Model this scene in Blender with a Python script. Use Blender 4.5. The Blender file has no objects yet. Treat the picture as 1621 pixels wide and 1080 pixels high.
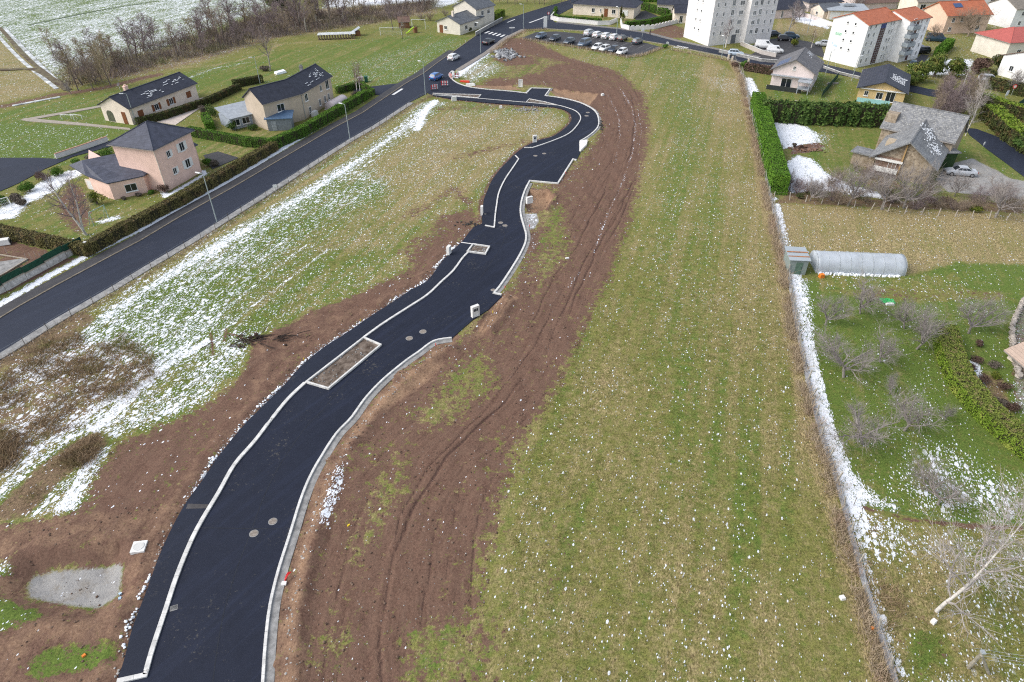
import bpy, bmesh, math, random
import numpy as np
from mathutils import Vector, Matrix, noise as mnoise
from mathutils.geometry import tessellate_polygon

# ------------------------------------------------------------------ camera, sky, sun, exposure
SC = bpy.context.scene
COL = SC.collection
CAM_H, PITCH, FPX, CX, CY = 43.0, math.radians(36.8), 1040.0, 810.5, 540.0
cd = bpy.data.cameras.new("camera")
cam = bpy.data.objects.new("camera", cd); COL.objects.link(cam)
cam.location = (0, 0, CAM_H); cam.rotation_euler = (math.pi/2-PITCH, 0, 0)
cd.sensor_width = 36.0; cd.lens = FPX/1621*36; cd.clip_end = 3000; cd.clip_start = 0.5
SC.camera = cam
SUN_EL, SUN_AZ = math.radians(42), math.radians(-100)      # azimuth from +Y, clockwise seen from above
w = bpy.data.worlds.new("World"); SC.world = w; w.use_nodes = True
nt = w.node_tree; nt.nodes.clear()
sky = nt.nodes.new('ShaderNodeTexSky'); sky.sky_type = 'NISHITA'; sky.sun_disc = False
sky.sun_elevation = SUN_EL; sky.sun_rotation = SUN_AZ; sky.dust_density = 2.0; sky.air_density = 1.0; sky.ozone_density = 1.2
bg = nt.nodes.new('ShaderNodeBackground'); bg.inputs[1].default_value = 0.135
wo = nt.nodes.new('ShaderNodeOutputWorld'); hs = nt.nodes.new('ShaderNodeHueSaturation'); hs.inputs['Saturation'].default_value = 0.5; nt.links.new(sky.outputs[0], hs.inputs['Color']); nt.links.new(hs.outputs[0], bg.inputs[0]); nt.links.new(bg.outputs[0], wo.inputs[0])
sd = bpy.data.lights.new("sun", 'SUN'); sd.energy = 1.15; sd.angle = math.radians(40); sd.color = (1.0, 0.95, 0.88)
sun = bpy.data.objects.new("sun", sd); COL.objects.link(sun)
sdir = Vector((math.sin(SUN_AZ)*math.cos(SUN_EL), math.cos(SUN_AZ)*math.cos(SUN_EL), math.sin(SUN_EL)))
sun.rotation_euler = sdir.to_track_quat('Z', 'Y').to_euler(); sun.location = sdir*200
vs = SC.view_settings; SC.display_settings.display_device = 'sRGB'
vs.view_transform = 'Standard'; vs.look = 'None'; vs.exposure = 0.88; SC.cycles.filter_width = 1.15; SC.cycles.use_denoising = False; vs.gamma = 1.0

random.seed(7); RNG = np.random.default_rng(7)
PI = math.pi; R = math.radians
_c, _s = math.cos(PITCH), math.sin(PITCH)

def at(px, py, z=0.0):
    """a spot read off the photograph (1621 x 1080) -> world x, y on the level z"""
    u = (px-CX)/FPX; v = (py-CY)/FPX
    t = (z-CAM_H)/(-_s-v*_c)
    return (t*u, t*(_c-v*_s))

def pts(l, z=0.0): return [at(x, y, z) for x, y in l]

# ------------------------------------------------------------------ mesh builder
class MB:
    def __init__(s): s.v = []; s.f = []
    def add(s, vs, fs):
        b = len(s.v); s.v += [tuple(p) for p in vs]; s.f += [tuple(b+i for i in f) for f in fs]
    def box(s, c, d, rot=0.0, taper=1.0):
        cx, cy, cz = c; dx, dy, dz = d[0]/2, d[1]/2, d[2]/2; ca, sa = math.cos(rot), math.sin(rot); vs = []
        for k in (-1, 1):
            t = taper if k > 0 else 1.0
            for i, j in ((-1,-1),(1,-1),(1,1),(-1,1)):
                x, y = i*dx*t, j*dy*t
                vs.append((cx+x*ca-y*sa, cy+x*sa+y*ca, cz+k*dz))
        s.add(vs, [(3,2,1,0),(4,5,6,7),(0,1,5,4),(1,2,6,5),(2,3,7,6),(3,0,4,7)])
    def hexa(s, p):   # 8 corner points, bottom ring then top ring (counter-clockwise)
        s.add(p, [(3,2,1,0),(4,5,6,7),(0,1,5,4),(1,2,6,5),(2,3,7,6),(3,0,4,7)])
    def tube(s, ps, rs, n=6, cap=True):
        ps = [Vector(p) for p in ps]
        if not hasattr(rs, '__len__'): rs = [rs]*len(ps)
        rings = []; vs = []
        t0 = (ps[1]-ps[0]).normalized()
        a = Vector((0,0,1)) if abs(t0.z) < .9 else Vector((1,0,0))
        u = t0.cross(a).normalized()
        for i, p in enumerate(ps):
            t = (ps[min(i+1, len(ps)-1)]-ps[max(i-1, 0)]).normalized()
            u = (u-t*u.dot(t)).normalized(); w_ = t.cross(u)
            for k in range(n):
                an = 2*PI*k/n; q = p+(u*math.cos(an)+w_*math.sin(an))*rs[i]
                vs.append((q.x, q.y, q.z))
        fs = []
        for i in range(len(ps)-1):
            for k in range(n):
                fs.append((i*n+k, i*n+(k+1) % n, (i+1)*n+(k+1) % n, (i+1)*n+k))
        if cap: fs += [tuple(range(n-1, -1, -1)), tuple(range((len(ps)-1)*n, len(ps)*n))]
        s.add(vs, fs)
    def prism(s, poly, z0, z1):
        n = len(poly)
        ar = sum(poly[i][0]*poly[(i+1) % n][1]-poly[(i+1) % n][0]*poly[i][1] for i in range(n))
        if ar < 0: poly = poly[::-1]
        vs = [(x, y, z0) for x, y in poly]+[(x, y, z1) for x, y in poly]
        fs = [(i, (i+1) % n, n+(i+1) % n, n+i) for i in range(n)]
        for t in tessellate_polygon([[Vector((x, y, 0)) for x, y in poly]]):
            a, b, c = t
            (x0, y0), (x1, y1), (x2, y2) = poly[a], poly[b], poly[c]
            if (x1-x0)*(y2-y0)-(x2-x0)*(y1-y0) < 0: b, c = c, b
            fs.append((n+a, n+b, n+c))
        s.add(vs, fs)
    def disc(s, x, y, z0, z1, r, n=16, ry=None):
        ry = ry or r
        s.prism([(x+r*math.cos(2*PI*k/n), y+ry*math.sin(2*PI*k/n)) for k in range(n)], z0, z1)
    def strip(s, line, wl, wr, z0, z1):
        """a kerb-like bar that follows a line; wl to its left, wr to its right"""
        L = offset(line, wl); Rr = offset(line, -wr); n = len(line)
        vs = []
        for i in range(n):
            vs += [(Rr[i][0], Rr[i][1], z0), (Rr[i][0], Rr[i][1], z1), (L[i][0], L[i][1], z1), (L[i][0], L[i][1], z0)]
        fs = []
        for i in range(n-1):
            a = 4*i; b = a+4
            fs += [(a, b, b+1, a+1), (a+1, b+1, b+2, a+2), (a+2, b+2, b+3, a+3)]
        fs += [(0,1,2,3), (4*n-1, 4*n-2, 4*n-3, 4*n-4)]
        s.add(vs, fs)
    def face(s, o, d, n, s0, s1, z0, z1, t0, t1):
        """a box on a wall: o origin, d along, n outward (2-D unit vectors)"""
        P = lambda a, t, z: (o[0]+d[0]*a+n[0]*t, o[1]+d[1]*a+n[1]*t, z)
        s.hexa([P(s0,t1,z0), P(s1,t1,z0), P(s1,t0,z0), P(s0,t0,z0), P(s0,t1,z1), P(s1,t1,z1), P(s1,t0,z1), P(s0,t0,z1)])
    def build(s, name, m, parent=None, smooth=False, loc=None):
        me = bpy.data.meshes.new(name); me.from_pydata(s.v, [], s.f); me.update()
        if smooth: me.polygons.foreach_set('use_smooth', [True]*len(me.polygons))
        if m: me.materials.append(m)
        o = bpy.data.objects.new(name, me); COL.objects.link(o)
        if parent: o.parent = parent
        if loc: o.location = loc
        return o

def quads(name, V, m, parent=None, smooth=False):
    """V: (n,4,3) array of loose quads -> one mesh object (leaves, blades)"""
    n = len(V); me = bpy.data.meshes.new(name)
    me.vertices.add(n*4); me.vertices.foreach_set('co', V.reshape(-1).astype(np.float32))
    me.loops.add(n*4); me.loops.foreach_set('vertex_index', np.arange(n*4, dtype=np.int32))
    me.polygons.add(n); me.polygons.foreach_set('loop_start', np.arange(0, n*4, 4, dtype=np.int32))
    me.polygons.foreach_set('loop_total', np.full(n, 4, dtype=np.int32)); me.update(); me.validate()
    me.materials.append(m)
    o = bpy.data.objects.new(name, me); COL.objects.link(o)
    if parent: o.parent = parent
    return o

def offset(line, d):
    out = []; n = len(line)
    for i in range(n):
        ax = []
        if i > 0: ax.append((line[i][0]-line[i-1][0], line[i][1]-line[i-1][1]))
        if i < n-1: ax.append((line[i+1][0]-line[i][0], line[i+1][1]-line[i][1]))
        ns = []
        for x, y in ax:
            l = math.hypot(x, y) or 1; ns.append((-y/l, x/l))
        nx = sum(q[0] for q in ns)/len(ns); ny = sum(q[1] for q in ns)/len(ns); l2 = nx*nx+ny*ny
        k = 1/max(l2, .3)
        out.append((line[i][0]+nx*k*d, line[i][1]+ny*k*d))
    return out

def smooth_line(line, k=4):
    out = []; n = len(line)
    for i in range(n-1):
        p0 = line[max(i-1, 0)]; p1 = line[i]; p2 = line[i+1]; p3 = line[min(i+2, n-1)]
        for j in range(k):
            t = j/k
            out.append(tuple(.5*(2*p1[a]+(p2[a]-p0[a])*t+(2*p0[a]-5*p1[a]+4*p2[a]-p3[a])*t*t+(3*p1[a]-p0[a]-3*p2[a]+p3[a])*t**3) for a in (0, 1)))
    out.append(line[-1]); return out

def walk(line, step, start=0.0):
    """points every `step` metres along a line, with heading"""
    out = []; need = start
    for (x0, y0), (x1, y1) in zip(line, line[1:]):
        l = math.hypot(x1-x0, y1-y0); a = math.atan2(y1-y0, x1-x0)
        while need <= l:
            out.append((x0+(x1-x0)*need/l, y0+(y1-y0)*need/l, a)); need += step
        need -= l
    return out

# ------------------------------------------------------------------ object bookkeeping
def tag(o, label, cat, group=None, kind=None):
    if label: o['label'] = label
    if cat: o['category'] = cat
    if group: o['group'] = group
    if kind: o['kind'] = kind
    return o
def thing(name, label, cat, loc=(0, 0, 0), rot=0.0, group=None):
    o = bpy.data.objects.new(name, None); COL.objects.link(o); o.empty_display_size = .3
    o.location = loc if len(loc) == 3 else (loc[0], loc[1], 0); o.rotation_euler = (0, 0, rot)
    return tag(o, label, cat, group)
def struct(o, label, cat): return tag(o, label, cat, None, 'structure')
def dup(root, loc, rot, label=None, scale=1.0, group=None, recol=None):
    r = root.copy(); COL.objects.link(r); r.location = loc if len(loc) == 3 else (loc[0], loc[1], 0)
    r.rotation_euler = (0, 0, rot); r.scale = (scale,)*3 if not hasattr(scale, '__len__') else scale
    if label: r['label'] = label
    if group: r['group'] = group
    def rec(src, dst):
        for ch in list(src.children):
            c = ch.copy(); COL.objects.link(c); c.parent = dst
            if recol and ch.name.split('.')[0] in recol:
                c.material_slots[0].link = 'OBJECT'; c.material_slots[0].material = recol[ch.name.split('.')[0]]
            rec(ch, c)
    rec(root, r); return r

# ------------------------------------------------------------------ materials
class NT:
    def __init__(s, name):
        s.m = bpy.data.materials.new(name); s.m.use_nodes = True; s.t = s.m.node_tree; s.t.nodes.clear()
        s.out = s.n('ShaderNodeOutputMaterial'); s.b = s.n('ShaderNodeBsdfPrincipled'); s.l(s.b.outputs[0], s.out.inputs[0])
        s.tc = s.n('ShaderNodeTexCoord')
    def n(s, k): return s.t.nodes.new(k)
    def l(s, a, b): s.t.links.new(a, b)
    def put(s, sock, v):
        if hasattr(v, 'is_output'): s.l(v, sock)
        elif hasattr(v, '__len__') and len(v) == 3 and sock.type == 'RGBA': sock.default_value = (*v, 1)
        else: sock.default_value = v
    def math(s, op, a, b=0.5, clamp=False):
        x = s.n('ShaderNodeMath'); x.operation = op; x.use_clamp = clamp; s.put(x.inputs[0], a); s.put(x.inputs[1], b); return x.outputs[0]
    def mix(s, f, a, b):
        x = s.n('ShaderNodeMix'); x.data_type = 'RGBA'; s.put(x.inputs[0], f); s.put(x.inputs[6], a); s.put(x.inputs[7], b); return x.outputs[2]
    def mapr(s, v, a, b, c=0.0, d=1.0, smooth=False):
        x = s.n('ShaderNodeMapRange'); x.clamp = True
        if smooth: x.interpolation_type = 'SMOOTHSTEP'
        for i, q in enumerate((v, a, b, c, d)): s.put(x.inputs[i], q)
        return x.outputs[0]
    def coord(s, scale=(1, 1, 1), rot=0.0, kind='Object'):
        x = s.n('ShaderNodeMapping'); s.l(s.tc.outputs[kind], x.inputs[0]); x.inputs[2].default_value = (0, 0, rot); x.inputs[3].default_value = scale
        return x.outputs[0]
    def noise(s, scale, detail=3, rough=.5, vec=None, dist=0.0):
        x = s.n('ShaderNodeTexNoise'); s.l(vec or s.tc.outputs['Object'], x.inputs['Vector'])
        x.inputs['Scale'].default_value = scale; x.inputs['Detail'].default_value = detail; x.inputs['Roughness'].default_value = rough; x.inputs['Distortion'].default_value = dist
        return x.outputs[0]
    def voro(s, scale, vec=None, feat='F1', out=0):
        x = s.n('ShaderNodeTexVoronoi'); x.feature = feat; s.l(vec or s.tc.outputs['Object'], x.inputs['Vector']); x.inputs['Scale'].default_value = scale
        return x.outputs[out]
    def attr(s, name):
        x = s.n('ShaderNodeAttribute'); x.attribute_name = name; return x.outputs['Fac']
    def bump(s, h, strength=.3, dist=.05):
        x = s.n('ShaderNodeBump'); s.l(h, x.inputs['Height']); x.inputs['Strength'].default_value = strength; x.inputs['Distance'].default_value = dist
        s.l(x.outputs[0], s.b.inputs['Normal'])
    def col(s, c): s.put(s.b.inputs['Base Color'], c)
    def rough(s, r): s.put(s.b.inputs['Roughness'], r)

_mc = {}
def M(name, c, rough=.8, var=.25, scale=3.0, bump=0.0, c2=None, metal=0.0, spec=.3, detail=5):
    """weathered single-colour surface: two noise scales of tone, some bump"""
    key = (name,)
    if key in _mc: return _mc[key]
    t = NT(name); nz = t.noise(scale, detail, .65); n2 = t.noise(scale*7, 3, .6)
    lo = tuple(q*(1-var) for q in c); hi = c2 if c2 else tuple(min(1, q*(1+var)) for q in c)
    a = t.mix(t.mapr(nz, .35, .65), lo, hi)
    t.col(t.mix(t.mapr(n2, .3, .75, 0, .5*min(1, var*3)), a, c)); t.rough(rough)
    t.b.inputs['Metallic'].default_value = metal; t.b.inputs['Specular IOR Level'].default_value = spec
    if bump: t.bump(n2, bump, .03)
    _mc[key] = t.m; return t.m

def leaf_mat(name, c, c2, c3=None, scale=.9):
    t = NT(name); g = t.n('ShaderNodeNewGeometry').outputs['Random Per Island']
    nz = t.noise(scale, 3, .6)
    a = t.mix(g, c, c2)
    if c3: a = t.mix(t.mapr(nz, .5, .68), a, c3)
    t.col(a); t.rough(.75); t.b.inputs['Specular IOR Level'].default_value = .15
    return t.m

def roof_mat(name, c, var=.25, rows=3.2, lichen=None, cols=3.0):
    t = NT(name)
    sep = t.n('ShaderNodeSeparateXYZ'); t.l(t.tc.outputs['Object'], sep.inputs[0])
    x, y, z = sep.outputs
    row = t.math('FRACT', t.math('MULTIPLY', z, rows*2.0)); h = t.math('ADD', x, y); colm = t.math('FRACT', t.math('MULTIPLY', h, cols))
    nz = t.noise(1.2, 5, .65); n2 = t.noise(9, 2, .5)
    a = t.mix(t.mapr(nz, .35, .65), tuple(q*(1-var) for q in c), tuple(q*(1+var) for q in c))
    a = t.mix(t.mapr(n2, .4, .7, 0, .35), a, tuple(q*.6 for q in c))
    if lichen: a = t.mix(t.mapr(t.noise(4, 6, .75), .5, .62), a, lichen)
    a = t.mix(t.mapr(row, .0, .16, .55, 0), a, tuple(q*.35 for q in c))
    t.col(a); t.rough(.6); t.b.inputs['Specular IOR Level'].default_value = .3
    t.bump(t.math('ADD', t.math('MULTIPLY', row, .7), t.math('MULTIPLY', t.mapr(colm, 0, .12), .4)), .5, .04)
    return t.m

def glass_mat():
    t = NT('window glass'); t.col((.02, .025, .03)); t.rough(.08); t.b.inputs['Specular IOR Level'].default_value = .6; return t.m
def paint(name, c, rough=.3):
    if ('p', name) in _mc: return _mc[('p', name)]
    t = NT(name); nz = t.noise(3, 3, .6)
    t.col(t.mix(t.mapr(nz, .4, .7, 0, .4), c, tuple(q*.75+.02 for q in c))); t.rough(rough); t.b.inputs['Coat Weight'].default_value = .5; t.b.inputs['Coat Roughness'].default_value = .1
    _mc[('p', name)] = t.m; return t.m
# ------------------------------------------------------------------ lines of the new estate road, read off the photograph
SM = smooth_line
KERB_R1 = SM(pts([(412,1120),(416.6,1080),(420.5,1021.6),(428,959),(442,901),(459.4,846.6),(475,796),(490.5,757),(510,722),(533,687),(556.6,662),(579,631),(606.7,601.7),(640,574),(662,558.6),(687,541),(715,536)]))
OPEN_1 = pts([(731.7,521),(748,507),(773,490.6),(794,469.7)])
KERB_R2 = pts([(794,467.5),(781.7,465)])+SM(pts([(783,463.5),(792.8,451.7),(809.4,426.7),(823,404),(831.5,385),(832.5,371),(829.5,360),(825.6,346),(823.8,333.6),(825.6,318.8),(831,302),(838.6,287)]))+pts([(883,291),(907,253),(912.6,254)])
OPEN_2 = pts([(919,241)])
KERB_R3 = pts([(918,240.6),(918,225)])+SM(pts([(918.5,224),(933,215),(945.6,203),(947.8,190.7),(943.5,178.5),(933,170),(915,162),(890.6,156),(863,152)]))+pts([(871,141),(841.7,140),(833.5,148)])+SM(pts([(832,147.8),(807,145),(770,142),(742,138),(723.5,131.7),(713,123.5),(711,118),(716,113)]))
EDGE_L1 = SM(pts([(178,1120),(186,1080),(197,1047),(211,994),(233,935.6),(255.6,874),(280.6,821.7),(300,790),(319,764),(350,719),(386,675),(416.7,644),(450,611),(476,582),(512,551.7),(551,526.7),(587,501.7),(617.8,482),(651,460),(676,446),(695.6,421),(709.4,404.4),(729,386)]))
EDGE_L2 = SM(pts([(731,383.6),(749,361),(763,354),(762.7,344.7),(765.5,319),(771,304),(778.5,287),(791.4,269),(804,256),(813.6,245.7),(823,237.6),(833.5,231.5),(852,223),(874,217),(892.6,205),(904,192),(903,181),(892.6,174),(876,170)]))+pts([(823,167),(770,163),(721.5,158),(685,152)])
KERB_L1 = pts([(186,1080),(230.6,1070)])+SM(pts([(231,1069),(241.7,1030),(264,963),(280.6,913),(303,858),(322,821.7),(347,780),(372,736),(403,700),(430.6,664),(456.7,632),(483,607)]))
KERB_L2 = SM(pts([(576,535),(606.7,512.8),(645.6,487.8),(676,468),(698,447.5),(717.8,429),(731.7,410),(741.4,400)]))
CROSS_1 = pts([(730,385),(748,387.5)])
KERB_L3 = pts([(768,357.7),(782,360.5)])+SM(pts([(782.5,359),(784,341),(786,326),(789.6,306),(799,285.5),(810,269),(821,252.6)]))+pts([(815.5,247)])
KERB_L4 = pts([(829.4,234.5),(843.7,234.5)])+SM(pts([(845,234),(874,224),(900.7,212),(915,197),(919,186),(911,176.5),(892.6,169.8),(884.6,168)]))
KERB_L5 = pts([(832.5,163),(757,156.5),(685,151)])
PLANT_1 = pts([(483,607),(576,535),(605,547.5),(520.6,618)])
PLANT_2 = pts([(738.6,400),(748,387.5),(776,391.5),(769,404)])
PLANT_3 = pts([(832.5,163),(837.6,157.5),(862,162),(884.6,168)])
PLANT_4 = pts([(685,148.5),(762,151),(757,156.5)])
NEW_ROAD = EDGE_L1+EDGE_L2+pts([(676,147)])+pts([(690,134),(712,110)])+KERB_R3[::-1]+OPEN_2+KERB_R2[::-1]+OPEN_1[::-1]+KERB_R1[::-1]
FOOTWAY_1 = EDGE_L1+CROSS_1+pts([(738.6,400)])+KERB_L2[::-1]+pts([(576,535),(483,607)])+KERB_L1[1:][::-1]+pts([(186,1080)])
# main road
MR_L = pts([(-160,598),(0,504.5),(29,486.7),(89,453),(142,424.5),(182,403),(222,382),(284.5,344.5),(370,297),(469,238.6),(499.5,220.6),(533,201),(574.5,179),(615,151.5),(642,133),(671.6,116),(691,101),(720,81),(750.6,59),(770,47),(800,32),(835,20),(872,9),(900,1),(930,-8)])
MR_R = pts([(-160,650),(0,560),(78,511),(171,458),(226.7,424),(298,382),(420,305),(524.5,238.6),(553.6,220.6),(590,200),(647,163),(674,149),(721,111),(765.5,84),(795,61.5),(824.7,47),(864,45.5)])
MAIN_ROAD = MR_L+pts([(960,6),(905,13),(872,30)])+MR_R[::-1]
ST_U = pts([(872,30),(880,36),(925,41),(982.7,47),(1022,53),(1066.6,65),(1133,79),(1170,86),(1200,92),(1260,97),(1304,101.7),(1354,113),(1420,130),(1470,141),(1530,150),(1640,168)])
ST_L = pts([(864,45.5),(928,49),(973,54),(1022,65),(1062,71.6),(1096,79),(1146,89),(1170,98.7),(1220,104),(1304,114.5),(1359,124),(1420,141),(1470,152),(1530,161),(1640,182)])
STREET = ST_U+ST_L[::-1]
CARPARK = pts([(827,60),(849,51),(881.5,50),(923.5,54),(960,61),(997.5,67.5),(1022,68),(1047,75),(1015,86.4),(992.6,90),(938,77.8),(899,70.4),(849,64)])
LEFT_LANE = pts([(-60,318),(0,303),(30,290),(70,268),(116,248),(172,233),(210,218),(205,210),(172,224),(94,252),(60,250),(0,250),(-60,252)])
SIDE_LANE = pts([(560,141),(640,131),(646,134),(616,152),(595,150),(585,146),(575,160),(566,164),(560,150)])
DRIVE_R = pts([(1528,203),(1545,204),(1580,217),(1640,252),(1640,294),(1600,264),(1562,236),(1535,214)])
YARD_A = pts([(1180,92),(1200,80),(1190,72),(1216,62),(1245,60),(1280,66),(1300,72),(1306,92),(1275,82),(1240,90),(1228,96)])
YARD_B = pts([(1437,120),(1446,98),(1458,86),(1470,88),(1462,104),(1452,118)])

def arr(l): return np.array(l, dtype=np.float64)
def seg_dist(P, line, closed=False):
    L = arr(line); A = L if closed else L[:-1]; B = np.roll(L, -1, 0) if closed else L[1:]
    best = np.full(len(P), 1e9); sgn = np.zeros(len(P)); arc = np.zeros(len(P)); acc = 0.0
    for a, b in zip(A, B):
        d = b-a; l2 = max(d@d, 1e-9); q = P-a
        t = np.clip((q@d)/l2, 0, 1); e = q-t[:, None]*d; ds = np.hypot(e[:, 0], e[:, 1])
        m = ds < best; best[m] = ds[m]; sgn[m] = np.sign(d[0]*q[m, 1]-d[1]*q[m, 0]); arc[m] = acc+t[m]*math.sqrt(l2); acc += math.sqrt(l2)
    return best, sgn, arc
def inside(P, poly):
    L = arr(poly); c = np.zeros(len(P), bool)
    for a, b in zip(L, np.roll(L, -1, 0)):
        k = (a[1] > P[:, 1]) != (b[1] > P[:, 1])
        if abs(b[1]-a[1]) > 1e-12: c ^= k & (P[:, 0] < (b[0]-a[0])*(P[:, 1]-a[1])/(b[1]-a[1])+a[0])
    return c
def area_w(P, poly, f):
    """soft mask of a polygon (1 inside, fading over f metres)"""
    L = arr(poly); lo = L.min(0)-f; hi = L.max(0)+f; m = ((P > lo) & (P < hi)).all(1); out = np.zeros(len(P))
    if m.any():
        Q = P[m]; d, _, _ = seg_dist(Q, poly, True); d = np.where(inside(Q, poly), -d, d)
        t = np.clip(.5-d/f, 0, 1); out[m] = t*t*(3-2*t)
    return out
def line_w(P, line, half, f):
    L = arr(line); lo = L.min(0)-half-f; hi = L.max(0)+half+f; m = ((P > lo) & (P < hi)).all(1); out = np.zeros(len(P))
    if m.any():
        d, _, _ = seg_dist(P[m], line); t = np.clip((half+f/2-d)/f, 0, 1); out[m] = t*t*(3-2*t)
    return out

# ------------------------------------------------------------------ the ground: one sheet
def axis(lo, hi, f0, f1, step, grow):
    a = list(np.arange(f0, f1, step)); d = step
    while a[-1] < hi: d *= grow if a[-1] < 270 else 1.25; a.append(a[-1]+d)
    d = step; b = []; x = f0
    while x > lo: d *= grow if x > -220 else 1.25; x -= d; b.append(x)
    return np.array(b[::-1]+a)
GX = axis(-900, 900, -46, 44, .21, 1.022); GY = axis(-60, 1500, 19, 118, .21, 1.022)
XX, YY = np.meshgrid(GX, GY); PT = np.stack([XX.ravel(), YY.ravel()], 1); NV = len(PT)
A = {k: np.full(NV, v) for k, v in dict(snow=.12, mud=0., dry=.35, lush=.4, dirt=0., grav=0., rm=0., heath=0.).items()}
def lay(poly, f=2.0, amt=1.0, px=True, **kw):
    wgt = area_w(PT, pts(poly) if px else poly, f)*amt
    for k, v in kw.items(): A[k] = A[k]*(1-wgt)+v*wgt
def band(line, half, f=1.0, amt=1.0, px=True, **kw):
    wgt = line_w(PT, pts(line) if px else line, half, f)*amt
    for k, v in kw.items(): A[k] = A[k]*(1-wgt)+v*wgt
# far land
lay([(-900,-120),(560,-120),(470,0),(330,50),(100,140),(-400,200)], 10, snow=.60, lush=.75, dry=.1)
lay([(-300,-160),(560,-160),(260,-2),(150,28),(40,62),(-300,130)], 4, snow=.55, lush=.95, dry=0)
lay([(-400,190),(-400,90),(0,56),(60,95),(105,140),(0,165)], 4, snow=.34, lush=.2, dry=.8)
lay([(490,44),(560,-60),(760,-60),(725,4),(680,16),(560,40)], 6, snow=.93, lush=.3, dry=.4)
lay([(100,140),(240,118),(340,95),(440,62),(560,44),(700,20),(690,0),(560,10),(420,20),(330,60),(200,90),(100,110)], 7, snow=.36, lush=.15, dry=.7, heath=.7)
lay([(720,0),(1000,-60),(1400,-80),(1400,0),(900,5)], 5, snow=.2, dry=.6, lush=.3)
band([(-60,160),(0,170),(90,150),(160,140),(250,118)], 1.6, 2, snow=.2, mud=.8, heath=.5)
# left meadows and gardens
lay([(0,178),(100,158),(250,128),(330,104),(420,86),(560,64),(680,55),(745,58),(690,100),(640,132),(560,138),(420,140),(330,130),(260,190),(100,262),(0,252),(-200,230)], 3, snow=.2, lush=.66, dry=.36)
lay([(560,140),(520,110),(560,90),(640,70),(735,60),(690,98),(640,130)], 8, snow=.36, lush=.68, dry=.38)
lay([(0,196),(40,198),(190,205),(85,252),(-100,254)], 3, snow=.34, lush=.8, dry=.25)
lay([(300,140),(420,84),(540,70),(640,62),(700,60),(560,95),(420,125)], 7, snow=.1, lush=.62, dry=.42)
band([(105,115),(330,105),(420,88),(440,70),(560,62)], .8, 2, snow=.25, dry=.8)
band([(280,131),(340,108),(400,98)], .3, .6, snow=.6)
lay([(0,330),(60,300),(130,255),(330,250),(430,235),(140,392),(0,345)], 1.5, snow=.2, lush=.5, dry=.5)
lay([(-10,335),(38,312),(55,296),(80,278),(120,268),(135,272),(105,290),(80,305),(45,322),(25,345),(-10,350)], 1.3, snow=.95)
lay([(88,320),(108,285),(135,300),(150,350),(125,372),(95,352)], 2, snow=.1, mud=.75, dry=.6)
lay([(152,350),(188,340),(192,346),(160,355)], 1, snow=.75)
band([(258,300),(262,312),(325,275),(321,271)], .35, .4, snow=1)
lay([(0,372),(140,398),(135,402),(0,470),(-40,440),(-40,372)], .8, snow=.03, mud=.85, lush=.3)
band([(0,371),(70,388),(118,404)], .7, .6, mud=0, lush=.8, dry=.2)
lay([(-30,428),(0,425),(45,412),(0,435),(-30,450)], .4, mud=0, grav=1)
band([(-160,572),(0,482),(60,446.7),(137.8,404.5),(189,380),(271,340),(370,283),(430,246),(500,204),(583,153)], .55, .5, snow=1.0, mud=.5)
lay([(310,215),(300,240),(330,248),(430,236),(420,205)], 1.5, snow=.1, lush=.6, dry=.5)
# strip and field between the two roads
FIELD = [(0,560),(171,462),(420,310),(660,163),(690,160),(870,172),(900,190),(840,230),(770,300),(760,350),(640,450),(440,600),(300,780),(240,830),(0,850),(-300,900),(-300,700)]
lay(FIELD, 1.5, snow=.42, lush=.5, dry=.6)
lay([(60,560),(280,420),(420,335),(560,260),(700,300),(640,380),(560,440),(420,520),(260,560)], 8, snow=.465, lush=.72, dry=.45)
lay([(420,430),(560,330),(680,280),(760,300),(740,350),(640,430),(480,500)], 8, snow=.34, lush=.5, dry=.65)
lay([(370,470),(460,400),(600,400),(560,460),(420,520),(360,520)], 7, .8, snow=.38, lush=.62, dry=.45)
lay([(580,250),(660,180),(870,180),(890,200),(800,250),(740,310),(640,330)], 5, snow=.38, lush=.28, dry=.75)
lay([(0,585),(120,520),(240,560),(280,600),(160,680),(60,740),(0,760),(-200,760)], 5, snow=.49, lush=.25, dry=.6, heath=.75)
lay([(100,550),(260,450),(330,470),(380,530),(330,590),(200,580)], 5, snow=.53, lush=.85, dry=.3)
lay([(-80,850),(0,770),(80,710),(180,640),(300,560),(420,530),(300,650),(200,690),(130,760),(60,830)], 4, snow=.60, lush=.6, dry=.45, heath=.15)
band([(60,790),(130,700),(210,625),(270,575),(330,540)], .5, .8, snow=.95)
band([(-20,800),(60,715),(150,650),(230,588),(300,545)], .35, .7, snow=.8)
band([(105,805),(128,775),(150,738),(160,715)], .9, .8, snow=.98, heath=0)
band([(30,800),(85,745),(140,705)], 1.6, 1.2, snow=.2, heath=.9, mud=.2)
band([(0,572),(140,500),(300,402),(420,330),(560,246),(650,186)], .9, 1.0, snow=.12, dry=.95, lush=.1)
band([(60,560),(160,505),(300,418),(420,348),(560,262),(650,198),(685,166)], 2.6, 1.6, snow=.51, dry=.4)
band([(60,558),(160,503),(300,416),(420,346),(560,260),(650,196),(686,164)], .7, 1.2, snow=.76, dry=.3)
band([(660,205),(672,178),(688,160)], .7, .8, snow=.95)
band([(0,572),(120,510)], 2.2, 1.5, snow=.25, heath=.8)
for q in ([(333,528),(336,545),(337,562)], [(358,522),(356,540)], [(362,528),(400,540),(425,548),(440,535)], [(395,540),(415,560)]): band(q, .16, .3, snow=.05, mud=1.0)
for k in range(7):
    band([(285-k*22,590-k*3),(380-k*30,500-k*6),(520-k*34,395-k*8)], .16, .4, .75, snow=.72)
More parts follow.
